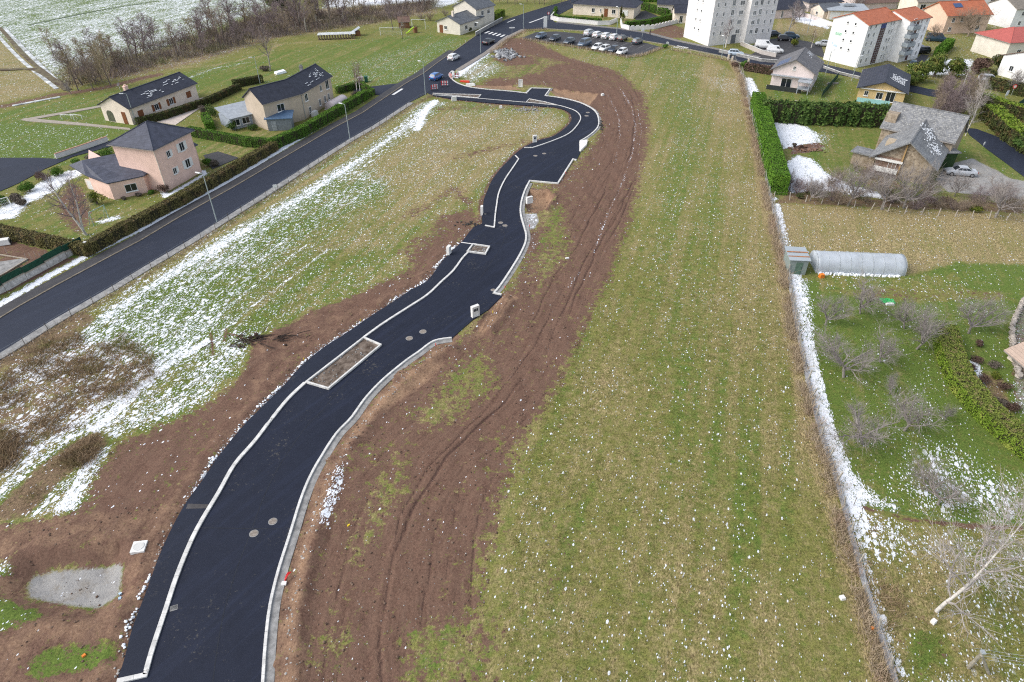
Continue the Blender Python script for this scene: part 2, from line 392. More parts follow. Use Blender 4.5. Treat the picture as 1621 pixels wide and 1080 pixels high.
# brown earth beside the new footway
lay([(300,790),(240,828),(120,812),(150,750),(180,700),(240,680),(330,640),(420,560),(480,500),(560,468),(640,425),(690,375),(700,340),(745,330),(765,350),(729,386),(700,420),(676,446),(587,502),(512,552),(440,613)], 3, snow=.12, mud=.85, dry=.5)
lay([(400,540),(520,480),(600,470),(680,420),(725,385),(676,446),(587,502),(470,585),(330,740),(290,800),(250,810),(300,720),(380,620)], 2, .9, mud=.95, dirt=.35, snow=.02)
lay([(620,400),(700,340),(720,370),(660,420)], 4, .8, mud=.8, dry=.6, snow=.1)
band(EDGE_L1, .45, .5, px=False, mud=.9, snow=.5, grav=.3)
band(EDGE_L2, .6, .5, px=False, mud=.8, snow=.25)
for q in ([(640,345),(720,300),(740,320)], [(720,250),(800,230),(830,225)], [(700,172),(800,168),(850,172)]): band(q, 1.6, 4, .7, mud=.8, snow=.15)
# earthworks bottom left
lay([(-200,850),(0,832),(110,812),(235,800),(300,788),(255,872),(211,994),(180,1120),(-200,1130)], 1.6, mud=.9, snow=.02, dry=.6, dirt=.45)
lay([(0,895),(40,870),(180,868),(215,850),(200,890),(180,880),(40,905)], 2, mud=1, dirt=.1)
lay([(30,1055),(75,1025),(180,1018),(184,1040),(150,1060),(60,1078)], 1.4, .95, mud=.26, lush=.95, dry=.1, dirt=0, snow=.1)
lay([(-60,945),(20,948),(76,968),(60,978),(0,1000),(-60,1010)], 1.4, .95, mud=.26, lush=.95, dry=.1, dirt=0, snow=.3)
lay([(-40,905),(10,885),(22,880),(15,910),(-40,920)], .8, mud=.3, lush=.9, snow=.5, dirt=0)
GRAVEL_PATCH = [(40,938),(36,920),(46,903),(72,895),(184,885),(190,893),(182,932),(150,953),(112,950)]
lay(GRAVEL_PATCH, 1.5, mud=.12, grav=1, dirt=0, snow=.12)
# field on the right
lay([(716,112),(830,48),(860,66),(1000,92),(1120,85),(1180,130),(1200,250),(1230,400),(1260,560),(1290,680),(1325,780),(1350,900),(1390,1030),(1415,1120),(400,1130),(440,900),(560,670),(700,550),(800,460),(840,300),(950,190),(860,150)], 1.5, snow=.235, lush=.36, dry=.60, mud=0, dirt=0)
lay([(1040,560),(1130,540),(1200,700),(1230,860),(1180,900),(1080,720)], 9, .8, lush=.66, dry=.42, snow=.25)
lay([(1040,100),(1110,100),(1140,300),(1120,520),(1050,600),(1010,500),(1050,300)], 8, .8, lush=.56, dry=.50, snow=.30)
lay([(1110,90),(1180,140),(1210,300),(1240,500),(1200,600),(1150,400),(1130,200)], 6, lush=.28, dry=.74, snow=.27)
lay([(716,112),(760,85),(800,90),(830,100),(790,130),(740,134)], 3, snow=.5, lush=.5, dry=.6)
band([(722,122),(745,103),(775,82),(790,72)], .7, .7, snow=.95)
lay([(840,66),(1000,95),(1050,110),(1090,84),(1000,92),(880,70)], 3, lush=.55, snow=.24, dry=.55)
MUD_R = [(786,82),(826,58),(862,72),(900,92),(980,112),(1022,148),(1034,200),(1022,260),(1003,340),(968,430),(930,520),(885,620),(825,720),(790,820),(775,930),(800,1130),(400,1130),(440,900),(556,668),(640,580),(715,540),(790,480),(836,390),(836,300),(905,262),(955,205),(950,172),(870,140),(842,136),(750,136),(800,112)]
lay(MUD_R, 5, mud=.82, snow=.08, dry=.55, lush=.35)
lay([(840,120),(900,125),(980,140),(1015,190),(1000,270),(970,380),(920,480),(860,590),(790,680),(740,760),(700,850),(690,960),(700,1100),(520,1100),(560,920),(600,800),(680,700),(780,610),(850,510),(880,420),(930,320),(960,200),(900,140)], 6, mud=.97, snow=.03)
lay([(800,60),(830,60),(900,92),(960,112),(900,118),(800,100),(780,95)], 3, mud=.9, snow=.08)
for q in ([(745,108),(850,100),(870,112),(800,128)], [(850,288),(890,300),(850,330)], [(860,330),(890,325),(900,400),(850,470),(845,420)], [(690,590),(760,560),(790,600),(740,660),(680,680),(660,660)], [(600,760),(640,720),(650,760),(600,860),(560,900),(555,860)], [(640,1000),(760,960),(800,1100),(640,1100)], [(500,1010),(560,990),(540,1060)], [(836,86),(900,100),(860,106)], [(860,800),(940,760),(900,960),(820,1000)]):
    lay(q, 3.5, .75, mud=.35, lush=.55, dry=.55)
lay([(440,1100),(448,960),(470,860),(500,770),(545,690),(600,625),(690,552),(720,545),(690,590),(600,660),(550,720),(520,800),(490,900),(480,1100)], 1.6, mud=.95, dirt=.6, snow=.05)
lay([(500,830),(530,740),(548,720),(545,770),(520,840)], .9, .9, snow=.62, mud=.8)
lay([(536,660),(700,575),(690,600),(560,680)], 2, .7, dirt=.9, mud=1)
lay([(744,134),(805,133),(830,142),(800,143),(752,139)], .6, mud=1, dirt=.95, snow=0)
lay([(868,143),(876,140),(948,148),(930,170),(912,161),(880,153)], .7, mud=1, dirt=.95, snow=0)
lay([(780,480),(800,462),(822,470),(800,500),(765,535),(735,545),(760,510)], 1.0, mud=1, dirt=.6, snow=.15)
lay([(838,300),(868,300),(876,312),(864,332),(838,338),(830,322)], .8, mud=1, dirt=.8, snow=0)
lay([(829,338),(850,338),(853,350),(846,362),(836,364),(830,352)], .3, mud=.2, grav=1, snow=.45)
lay([(834,372),(850,365),(850,395),(838,402)], 1, mud=.9, grav=.4, snow=.2)
band(KERB_R1, 1.1, .6, px=False, mud=.8, grav=.25, dirt=.5)
band([(982,140),(1000,170),(1006,200),(1002,240),(985,290),(962,340),(940,400)], .14, .3, snow=.52)
band([(962,150),(978,180),(982,215),(975,255)], .12, .3, snow=.5)
band([(1008,170),(1016,205),(1010,250)], .12, .3, snow=.45)
band([(918,430),(900,455)], .14, .3, snow=.6)
# right-hand gardens
FENCE_R = pts([(1163,98),(1176,122),(1190,185),(1206,250),(1217,305),(1231,365),(1246,422),(1257,500),(1269,560),(1284,630),(1299,690),(1318,745),(1335,800),(1347,850),(1364,910),(1383,975),(1402,1035),(1425,1110)])
lay([(1222,320),(1640,340),(1640,420),(1440,440),(1250,400)], 2, lush=.25, dry=.85, snow=.25)
lay([(1245,445),(1440,438),(1520,415),(1640,420),(1640,830),(1450,825),(1345,797),(1300,690),(1265,560)], 1.5, lush=.80, dry=.30, snow=.2)
lay([(1470,620),(1440,690),(1500,700),(1640,770),(1640,840),(1450,825),(1420,770)], 5, snow=.50, lush=.75, dry=.3)
lay([(1290,440),(1440,440),(1530,430),(1540,470),(1500,478),(1440,460),(1300,455)], 1.5, snow=.3, lush=.5, dry=.4)
lay([(1300,458),(1440,455),(1590,462),(1600,475),(1450,480),(1350,470)], 1.5, .8, mud=.5, lush=.3, heath=.5)
lay([(1345,800),(1450,828),(1640,838),(1640,1120),(1425,1120),(1380,960)], 1.0, lush=.38, dry=.55, snow=.41, mud=.2, heath=.3)
lay([(1345,805),(1420,825),(1440,880),(1380,900),(1355,860)], 3, snow=.62, mud=.3)
lay([(1380,920),(1480,900),(1500,1000),(1460,1010),(1400,1000)], 5, snow=.15, dry=.85, heath=.3)
lay([(1450,1010),(1490,1000),(1500,1040),(1460,1055)], 2, lush=.9, dry=0, snow=.1)
band([(1340,797),(1450,824),(1540,832),(1640,838)], .22, .6, mud=.8, snow=.05, lush=.2)
lay([(1177,122),(1190,124),(1206,150),(1196,162),(1186,150)], .9, snow=.85)
band(offset(FENCE_R, .75)[2:14], .5, .7, px=False, snow=.80)
band(offset(FENCE_R, .55)[13:], .3, .6, px=False, snow=.62)
band(offset(FENCE_R, .9)[6:13], .6, .9, px=False, snow=.95)
lay([(1302,700),(1318,690),(1345,745),(1385,785),(1420,805),(1345,795),(1325,750)], 1.6, snow=.93)
lay([(1262,440),(1280,440),(1290,520),(1272,560)], 1.6, .8, snow=.72)
band(offset(FENCE_R, -.9), .7, .8, px=False, dry=1.0, lush=.05, snow=.12, mud=0)
lay([(1100,118),(1170,125),(1180,155),(1150,150)], 3, snow=.42, dry=.9, lush=.1)
# stone-house garden
lay([(1190,185),(1410,195),(1520,205),(1640,280),(1640,330),(1300,325),(1215,310)], 1.5, lush=.6, dry=.45, snow=.08)
lay([(1216,192),(1250,190),(1280,203),(1300,215),(1298,235),(1240,236),(1226,215)], 1.6, snow=.97)
lay([(1296,205),(1320,215),(1310,240),(1290,240)], 3, snow=.45)
lay([(1238,262),(1262,246),(1285,252),(1310,275),(1345,293),(1405,308),(1398,316),(1330,306),(1290,302),(1250,308)], 1.8, snow=.97)
lay([(1246,305),(1420,318),(1640,320),(1640,340),(1222,322)], 1.2, lush=.15, dry=.5, heath=.8, snow=.12)
lay([(1370,260),(1420,285),(1450,300),(1400,302),(1340,285)], 2, heath=.7, dry=.6, snow=.15)
lay([(1495,262),(1540,250),(1600,282),(1640,290),(1640,318),(1500,305),(1480,285)], 1.2, grav=.9, snow=.08, mud=.2)
lay([(1255,232),(1295,225),(1306,232),(1280,242),(1250,246)], .6, mud=.9, snow=.3)
lay([(1555,590),(1590,600),(1612,680),(1621,720),(1560,660),(1530,580)], 1.5, lush=.2, heath=.8, dry=.4, snow=.2)
band([(1541,575),(1547,600),(1556,628),(1575,655)], .5, .6, snow=.95)
lay([(1608,482),(1640,470),(1640,680),(1605,640),(1600,560)], .8, mud=.6, snow=.4, grav=.5)
# town, upper right
lay([(1240,96),(1640,150),(1640,-60),(1240,-60)], 6, snow=.3, lush=.3, dry=.5, heath=.4)
lay([(1216,104),(1300,116),(1356,126),(1352,155),(1300,165),(1216,155)], 1.5, lush=.65, snow=.2, dry=.4)
lay([(1440,100),(1470,92),(1540,95),(1530,120),(1490,118),(1445,122)], 2, snow=.85)
lay([(1230,28),(1262,22),(1312,38),(1300,58),(1225,52)], 2, snow=.25, dry=.9, lush=.1)
lay([(1255,25),(1275,24),(1312,38),(1310,45),(1262,34)], 1.5, snow=.95)
lay([(1020,52),(1060,38),(1086,45),(1084,60),(1060,62)], 2, mud=.8, lush=.3, snow=.02)
lay([(1142,74),(1230,72),(1210,92),(1240,100),(1160,84)], 1.5, mud=.2, dirt=.3, grav=.3, snow=.05)
lay([(870,34),(985,44),(1080,60),(1080,-20),(870,-20)], 3, lush=.5, dry=.5, snow=.06)

# ruts: signed distance and run along the tracks
RUT = SM(pts([(592,1130),(594,1000),(612,890),(640,800),(700,715),(790,630),(848,545),(892,450),(935,370),(975,290),(1000,225),(1000,170),(975,130),(920,104)]), 3)
RUT2 = SM(pts([(745,1130),(735,1060),(728,960),(735,860),(770,740),(850,620),(905,500),(945,400),(985,310),(1010,230)]), 3)
rd, rs, ra = seg_dist(PT, RUT); A['rd'] = rd*rs; A['ra'] = ra
sd_ = rd*rs; A['rm'] = np.zeros(NV); A['rr'] = np.zeros(NV)
for o_, wd_, am_, ph_ in ((-3.5,.12,.6,.3),(-2.3,.13,.8,1.1),(-1.7,.10,.6,2.9),(-.5,.14,.9,2.2),(-.1,.10,.7,4.0),(1.3,.13,.8,3.1),(2.0,.10,.6,.9),(2.9,.12,.6,.4),(3.5,.11,.5,5.1),(5.0,.12,.5,1.9)):
    off_ = o_+.35*np.sin(ra*.11+ph_)+.14*np.sin(ra*.37+ph_*2)+.08*np.sin(ra*1.1+ph_)
    g_ = am_*np.clip(.55+.6*np.sin(ra*.07+ph_*3)+.35*np.sin(ra*.23+ph_), 0, 1)
    A['rm'] = np.maximum(A['rm'], g_*np.exp(-((sd_-off_)/wd_)**2)); A['rr'] = np.maximum(A['rr'], g_*np.exp(-((np.abs(sd_-off_)-wd_*2.2)/wd_)**2))
rd2, rs2, ra2 = seg_dist(PT, RUT2); sd2 = rd2*rs2
for o_, wd_, am_, ph_ in ((-1.0,.13,.8,.5),(.9,.13,.8,1.5),(1.4,.10,.5,3.5)):
    off_ = o_+.3*np.sin(ra2*.13+ph_)+.12*np.sin(ra2*.41+ph_*2); g_ = am_*np.clip(.4+.7*np.sin(ra2*.09+ph_*2), 0, 1)
    A['rm'] = np.maximum(A['rm'], g_*np.exp(-((sd2-off_)/wd_)**2))
mm_ = np.clip(A['mud']*2.2-.8, 0, 1); A['rm'] *= mm_; A['rr'] *= mm_

# relief
def fbm(scale, seed):
    out = np.zeros(NV); amp = 1.0; g = np.random.default_rng(seed)
    for o in range(4):
        for _ in range(5):
            k = g.normal(size=2)*scale*(2.0**o); out += amp*np.sin(PT@k+g.uniform(0, 6.28))/3
        amp *= .55
    return out
Z = .05*fbm(.25, 1)+.02*fbm(1.1, 2)+A['mud']*.05*fbm(.9, 3)+A['heath']*.07*fbm(1.3, 4)
def hump(poly, f, h, px=True):
    global Z
    Z = Z+area_w(PT, pts(poly) if px else poly, f)*h
berm = line_w(PT, offset(KERB_R1, -2.1), .5, 1.6)*(.30+.10*fbm(1.2, 9)); Z += berm
Z += line_w(PT, offset(EDGE_L1, 1.2), .3, 1.6)*(.14+.06*fbm(1.4, 11))
hump([(10,930),(50,885),(185,868),(200,930),(150,970),(60,960)], 3.0, -1.0)
hump([(0,885),(60,860),(200,840),(215,856),(180,868),(40,885)], 1.5, .25)
hump([(60,985),(190,960),(200,1000),(90,1010)], 2, .22)
hump([(836,303),(868,303),(874,313),(862,330),(840,334),(832,322)], 1.2, -.8)
hump([(866,300),(884,310),(868,338),(862,334),(876,314)], 1.4, .35)
hump([(746,133),(806,132),(828,141),(800,141)], 1.2, -.35)
hump([(872,143),(878,141),(944,149),(930,167),(912,160)], 1.2, -.4)
hump([(395,545),(440,520),(455,528),(420,560)], 1.5, .3)
hump([(766,523),(800,470),(815,478),(780,530)], 1.5, .35)
Z += -.08*A['rm']+.05*A['rr']
HOUSE_DRIVE = pts([(322,246),(345,240),(378,250),(336,268)]); VILLA_DRIVE = pts([(1006,20),(1022,17),(1046,28),(1030,34),(1006,32)]); TERRACE = pts([(212,187),(278,198),(330,162),(325,154),(218,178)])
PATH_1 = pts([(33,190),(40,187),(120,194),(205,203),(207,206),(120,198),(42,192)]); PATH_2 = pts([(40,188),(160,167),(207,160),(208,162),(160,170),(44,191)])
for poly in (HOUSE_DRIVE, VILLA_DRIVE, TERRACE, PATH_1, PATH_2, YARD_A, YARD_B, NEW_ROAD, MAIN_ROAD, STREET, CARPARK, LEFT_LANE, SIDE_LANE, DRIVE_R):
    wv = area_w(PT, poly, 1.6); Z = np.where(wv > 0, Z*(1-np.clip(wv*2, 0, 1))-.06*np.clip(wv*2, 0, 1), Z)
ZG = Z.reshape(len(GY), len(GX))
def gz(x, y):
    i = int(np.clip(np.searchsorted(GX, x)-1, 0, len(GX)-2)); j = int(np.clip(np.searchsorted(GY, y)-1, 0, len(GY)-2))
    return float(ZG[j, i])
nx, ny = len(GX), len(GY)
me = bpy.data.meshes.new('ground'); idx = np.arange(NV).reshape(ny, nx)
Fq = np.stack([idx[:-1, :-1], idx[:-1, 1:], idx[1:, 1:], idx[1:, :-1]], -1).reshape(-1, 4); nf = len(Fq)
me.vertices.add(NV); me.vertices.foreach_set('co', np.c_[PT, Z].astype(np.float32).ravel())
me.loops.add(nf*4); me.loops.foreach_set('vertex_index', Fq.astype(np.int32).ravel())
me.polygons.add(nf); me.polygons.foreach_set('loop_start', np.arange(0, nf*4, 4, dtype=np.int32)); me.polygons.foreach_set('loop_total', np.full(nf, 4, dtype=np.int32))
me.polygons.foreach_set('use_smooth', np.ones(nf, dtype=bool)); me.update()
A['snow'] = np.interp(A['snow'], [0,.1,.17,.25,.33,.4,.5,.6,.7,.8,.9,1], [0,.003,.010,.022,.04,.08,.20,.36,.54,.74,.92,.9995])
def probit(p):
    p = np.clip(p, 1e-4, 1-1e-4); t_ = np.sqrt(-2*np.log(np.minimum(p, 1-p))); z_ = t_-(2.30753+.27061*t_)/(1+.99229*t_+.04481*t_*t_); return np.where(p < .5, -z_, z_)
A['cov'] = A['snow'].copy(); A['snow'] = probit(A['snow']); A.pop('rr')
for k, v in A.items():
    a = me.attributes.new(k, 'FLOAT', 'POINT'); a.data.foreach_set('value', v.astype(np.float32))
ground = bpy.data.objects.new('ground', me); COL.objects.link(ground)
struct(ground, 'grass, bare earth and thin snow covering the land around the roads', 'ground')

def ground_mat():
    t = NT('grass, earth and snow'); a = t.attr
    DIR = R(-72)
    st = t.coord((.35, 1.0, 1.0), 0.0)                    # filled below with a rotation so that streaks follow the roads
    mp = t.n('ShaderNodeMapping'); t.l(t.tc.outputs['Object'], mp.inputs[0]); mp.inputs[2].default_value = (0, 0, DIR)
    m2 = t.n('ShaderNodeMapping'); t.l(mp.outputs[0], m2.inputs[0]); m2.inputs[3].default_value = (.52, 1.0, 1.0); st = m2.outputs[0]
    big = t.noise(.11, 4, .6); mid = t.noise(.8, 5, .65); fine = t.noise(5.5, 4, .7); tiny = t.noise(17, 3, .7)
    blade = t.noise(9, 3, .7, st)
    ff = t.math('ADD', t.math('MULTIPLY', fine, .5), t.math('MULTIPLY', tiny, .5))
    # grass
    lushc = t.mix(t.mapr(ff, .36, .64), (.042, .074, .013), (.180, .248, .050))
    olive = t.mix(t.mapr(ff, .36, .64), (.058, .062, .015), (.31, .30, .088))
    dryc = t.mix(t.mapr(blade, .36, .64), (.10, .076, .034), (.49, .39, .20))
    m3 = t.n('ShaderNodeMapping'); t.l(mp.outputs[0], m3.inputs[0]); m3.inputs[3].default_value = (.025, 1.0, 1.0); mow = t.math('SUBTRACT', t.noise(.55, 3, .6, m3.outputs[0]), .5)
    lf = t.math('ADD', t.math('ADD', a('lush'), t.math('MULTIPLY', mow, .85)), t.math('MULTIPLY', t.math('SUBTRACT', mid, .5), 1.5))
    g = t.mix(t.mapr(lf, .35, .75), olive, lushc)
    df = t.math('ADD', t.math('ADD', a('dry'), t.math('MULTIPLY', t.math('SUBTRACT', t.noise(1.7, 6, .75), .5), 1.7)), t.math('ADD', t.math('MULTIPLY', t.math('SUBTRACT', big, .5), .8), t.math('MULTIPLY', mow, -1.0)))
    g = t.mix(t.mapr(df, .45, .95), g, dryc)
    heath = t.mix(t.mapr(blade, .3, .7), (.07, .048, .03), (.31, .215, .13))
    hf = t.math('ADD', a('heath'), t.math('MULTIPLY', t.math('SUBTRACT', t.noise(.9, 5, .7), .5), 1.6))
    g = t.mix(t.mapr(hf, .5, .8), g, heath)
    # earth
    e1 = t.mix(t.mapr(fine, .28, .72), (.068, .036, .025), (.215, .126, .090))
    e1 = t.mix(t.mapr(mid, .35, .7, 0, .75), e1, (.185, .115, .081))
    e2 = t.mix(t.mapr(fine, .3, .7), (.19, .11, .065), (.40, .265, .17))
    e = t.mix(t.mapr(t.math('ADD', a('dirt'), t.math('MULTIPLY', t.math('SUBTRACT', mid, .5), 1.2)), .3, .8), e1, e2)
    cx_ = t.n('ShaderNodeCombineXYZ'); t.put(cx_.inputs[0], t.math('MULTIPLY', t.math('ADD', a('rd'), t.math('MULTIPLY', t.noise(.4, 3, .6), 1.2)), 2.2)); t.put(cx_.inputs[1], t.math('MULTIPLY', a('ra'), .10))
    tr_ = t.noise(1.0, 5, .65, cx_.outputs[0])
    e = t.mix(t.math('MULTIPLY', t.mapr(tr_, .52, .66, 0, .6), t.mapr(t.noise(.45, 4, .65), .44, .6)), e, (.085, .047, .033)); e = t.mix(t.math('MULTIPLY', t.mapr(tr_, .36, .47, .35, 0), t.mapr(mid, .58, .42)), e, (.26, .17, .12))
    rutf = t.mapr(t.math('ADD', a('rm'), t.math('MULTIPLY', t.math('SUBTRACT', t.noise(2.6, 5, .75), .5), 1.3)), .3, .75)
    e = t.mix(t.math('MULTIPLY', rutf, .62), e, (.062, .034, .030))
    e = t.mix(t.mapr(t.voro(1.9), .0, .10, .5, 0), e, (.36, .30, .25))
    mf = t.math('ADD', t.math('ADD', a('mud'), t.math('MULTIPLY', t.math('SUBTRACT', t.noise(1.3, 6, .78), .5), 2.6)), t.math('MULTIPLY', t.math('SUBTRACT', t.noise(.2, 3, .6), .5), .8))
    c = t.mix(t.mapr(mf, .46, .66), g, e)
    grav = t.mix(t.mapr(tiny, .3, .7), (.17, .165, .16), (.40, .39, .375))
    grav = t.mix(t.mapr(mid, .38, .62, 0, .85), grav, (.36, .35, .33)); grav = t.mix(t.mapr(t.noise(.6, 6, .7), .5, .68, 0, .7), grav, (.22, .185, .14))
    gf = t.math('ADD', a('grav'), t.math('MULTIPLY', t.math('SUBTRACT', fine, .5), .8))
    c = t.mix(t.mapr(gf, .4, .65), c, grav)
    # thin snow: lies in streaks and crumbs
    sn = t.math('ADD', t.math('MULTIPLY', t.noise(2.7, 5, .7, st), .6), t.math('MULTIPLY', t.noise(7.5, 3, .6, st), .4))
    th = t.math('SUBTRACT', .5, t.math('MULTIPLY', t.math('ADD', t.math('SUBTRACT', a('snow'), .75), t.math('MULTIPLY', t.math('SUBTRACT', t.noise(.33, 4, .6), .5), 3.0)), .050))
    sf = t.mapr(t.math('SUBTRACT', sn, th), -.006, .016)
    nz3 = t.n('ShaderNodeTexNoise'); t.l(st, nz3.inputs['Vector']); nz3.inputs['Scale'].default_value = 6.0; nz3.inputs['Detail'].default_value = 3; nz3.inputs['Roughness'].default_value = .7
    va_ = t.n('ShaderNodeVectorMath'); va_.operation = 'MULTIPLY_ADD'; t.l(nz3.outputs['Color'], va_.inputs[0]); va_.inputs[1].default_value = (.022, .022, .022); t.l(st, va_.inputs[2]); warp = va_.outputs[0]
    def flecks(sc_, rad, kk):
        vn = t.n('ShaderNodeTexVoronoi'); t.l(warp, vn.inputs['Vector']); vn.voronoi_dimensions = '2D'; vn.inputs['Scale'].default_value = sc_
        sep = t.n('ShaderNodeSeparateColor'); t.l(vn.outputs['Color'], sep.inputs[0])
        d_ = t.math('ADD', vn.outputs['Distance'], t.math('MULTIPLY', t.math('SUBTRACT', tiny, .5), .5))
        rr_ = t.math('MULTIPLY', t.math('ADD', .35, sep.outputs[1]), rad)
        p_ = t.math('MULTIPLY', a('cov'), t.math('MAXIMUM', t.math('ADD', 1.0, t.math('ADD', t.math('MULTIPLY', mow, 3.0), t.math('MULTIPLY', t.math('SUBTRACT', big, .5), 3.0))), .1))
        return t.math('MULTIPLY', t.mapr(t.math('SUBTRACT', rr_, d_), -.03, .05), t.math('LESS_THAN', sep.outputs[0], t.math('MULTIPLY', p_, kk)))
    fl = t.math('MAXIMUM', t.math('MULTIPLY', flecks(2.6, .44, 1.3), t.mapr(a('cov'), .07, .2)), t.math('MAXIMUM', t.math('MAXIMUM', flecks(5.0, .36, .55), flecks(7.5, .38, 1.1)), flecks(10.5, .42, 1.0)))
    sf = t.math('MAXIMUM', fl, sf)
    snowc = t.mix(t.mapr(tiny, .3, .7), (.78, .82, .88), (.90, .92, .95))
    c = t.mix(sf, c, snowc)
    t.col(c); t.rough(.9); t.b.inputs['Specular IOR Level'].default_value = .15
    hgt = t.math('ADD', t.math('ADD', t.math('MULTIPLY', fine, .7), t.math('MULTIPLY', tiny, .4)), t.math('ADD', t.math('MULTIPLY', sf, .6), t.math('ADD', t.math('MULTIPLY', rutf, -.8), t.math('MULTIPLY', t.math('MULTIPLY', tr_, a('mud')), -.5))))
    t.bump(hgt, .7, .10)
    return t.m
ground.data.materials.append(ground_mat())
# ------------------------------------------------------------------ roads, footways, kerbs
def asphalt(name, dark, light, streak=.5, dust=(.10, .10, .10), dustamt=.3):
    t = NT(name)
    big = t.noise(.12, 4, .6); mid = t.noise(.9, 5, .7); g = t.noise(26, 2, .6)
    mp = t.n('ShaderNodeMapping'); t.l(t.tc.outputs['Object'], mp.inputs[0]); mp.inputs[2].default_value = (0, 0, R(-55))
    m2 = t.n('ShaderNodeMapping'); t.l(mp.outputs[0], m2.inputs[0]); m2.inputs[3].default_value = (.06, 1.1, 1); stn = t.noise(1.0, 4, .6, m2.outputs[0])
    c = t.mix(t.mapr(t.math('ADD', t.math('MULTIPLY', big, .5), t.math('MULTIPLY', mid, .5)), .35, .65), dark, light)
    c = t.mix(t.mapr(stn, .5, .75, 0, streak), c, tuple(q*1.7 for q in light))
    c = t.mix(t.mapr(g, .55, .75, 0, .5), c, tuple(q*2.2 for q in light))
    sp = t.noise(3.1, 5, .8)
    c = t.mix(t.mapr(t.math('ADD', sp, t.math('MULTIPLY', t.math('SUBTRACT', t.noise(.25, 3, .6), .5), .5)), .63, .71, 0, dustamt), c, dust)
    t.col(c); t.rough(.75); t.b.inputs['Specular IOR Level'].default_value = .3; t.bump(g, .35, .02); return t.m
ASPH_NEW = asphalt('fresh asphalt', (.0060, .0090, .0205), (.0112, .0155, .0320), .6, (.12, .11, .09), .6)
ASPH_FOOT = asphalt('footway asphalt', (.0070, .0100, .0210), (.0130, .0178, .0335), .3, (.10, .09, .08), .3)
ASPH_MAIN = asphalt('older asphalt', (.0135, .0180, .0320), (.0210, .0268, .0450), .35, (.10, .10, .10), .2)
ASPH_OLD = asphalt('worn asphalt', (.035, .035, .039), (.065, .063, .066), .3, (.16, .15, .14), .5)
CONC = M('pale kerb concrete', (.62, .61, .58), .85, .22, 2.0, .3)
CONC_G = M('grey concrete', (.27, .265, .255), .9, .4, 1.6, .5)
CONC_W = M('white precast concrete', (.74, .73, .70), .8, .12, 1.5, .1)
STONE_K = M('weathered stone kerb', (.20, .17, .13), .9, .4, 2.5, .4)
PAINTW = M('white road paint', (.72, .72, .70), .7, .25, 4)
SNOW = M('snow', (.84, .87, .90), .8, .06, 2.0, .4)
GALV = M('galvanised steel', (.42, .45, .46), .5, .15, 2, metal=.3)
WOODP = M('weathered wood', (.22, .18, .14), .9, .35, 5, .3)
DARKM = M('dark metal', (.03, .035, .035), .6, .2, 3)

def sheet(name, poly, z1, m, label, cat, z0=-.25):
    b = MB(); b.prism(poly, z0, z1); return struct(b.build(name, m), label, cat)
sheet('new_street', NEW_ROAD, .030, ASPH_NEW, 'fresh black asphalt of the winding new estate street', 'road')
sheet('main_road', MAIN_ROAD, .046, ASPH_MAIN, 'blue-grey asphalt main road running from lower left to top', 'road')
sheet('side_street', STREET, .040, ASPH_MAIN, 'grey street in front of the apartment blocks', 'road')
sheet('car_park', CARPARK, .034, ASPH_OLD, 'dark asphalt car park at the top of the field', 'car park')
sheet('access_lane', LEFT_LANE, .03, ASPH_MAIN, 'asphalt lane behind the pink house', 'road')
sheet('side_lane', SIDE_LANE, .054, ASPH_MAIN, 'short lane joining the main road beside the beige house', 'road')
sheet('driveway', DRIVE_R, .03, ASPH_MAIN, 'dark driveway beside the stone house', 'driveway')
sheet('courtyard', YARD_A, .03, ASPH_OLD, 'asphalt yard between the two apartment blocks', 'parking yard')
sheet('rear_courtyard', YARD_B, .03, ASPH_OLD, 'asphalt yard behind the red-roofed apartment block', 'parking yard')
sheet('house_driveway', HOUSE_DRIVE, .03, ASPH_OLD, 'small dark driveway between pink house and hedge', 'driveway')
sheet('villa_driveway', VILLA_DRIVE, .03, ASPH_OLD, 'dark driveway beside the cream villa', 'driveway')
sheet('terrace', TERRACE, .05, M('terrace paving', (.55, .47, .41), .85, .15, 2), 'pale terrace around the long cream bungalow', 'terrace')
sheet('footpath', PATH_1, .05, M('sandy path', (.34, .30, .25), .9, .2, 2), 'thin sandy footpath on the lawn', 'path')
sheet('garden_path', PATH_2, .052, M('sandy path', (.34, .30, .25)), 'pale path edging the back lawn', 'path')
def track(line, wd, m, label, z=.14):
    b = MB(); b.strip(smooth_line(pts(line), 4), wd, wd, -.3, z); struct(b.build('farm_track', m), label, 'track')
MUDT = M('track mud', (.13, .085, .06), .95, .5, .5, .4, c2=(.19, .18, .10))
track([(-60,104),(0,111),(50,110),(80,124),(108,143)], .8, MUDT, 'brown wheel track crossing the snowy field corner', .15)
track([(0,44),(40,90),(75,118),(104,143)], .5, MUDT, 'brown wheel track running down to the tree belt', .145)
SN2 = M('streaky snow', (.42, .44, .40), .85, .6, .45, .3, c2=(.85, .88, .92))
track([(-8,52),(30,92),(66,122),(90,141)], .45, SN2, 'narrow strip of snow along the field track'); track([(8,46),(52,92),(92,130)], .45, SN2, 'second narrow strip of snow along the field track', .138)
track([(20,168),(95,154)], .4, SN2, 'short strip of snow at the edge of the left meadow'); track([(45,40),(150,18),(250,2)], .6, M('field boundary grass', (.16, .20, .12), .95, .3, 1.5), 'darker grassy line dividing the snowy field')
SEAM = M('paving seam', (.020, .023, .032), .9, .4, 3)
b = MB(); sm_ = offset(KERB_R1, 3.15)[:60]; b.strip(sm_, .035, .035, 0, .034); b.strip(offset(KERB_R2[4:40], 3.0), .03, .03, 0, .034)
for ln in (pts([(447,838),(322,836)]), pts([(612,596),(548,590)]), pts([(830,383),(745,388)])): b.strip(ln, .04, .04, 0, .0345)
struct(b.build('paving_seam', SEAM), 'thin joints between the lanes of fresh asphalt', 'road joint')
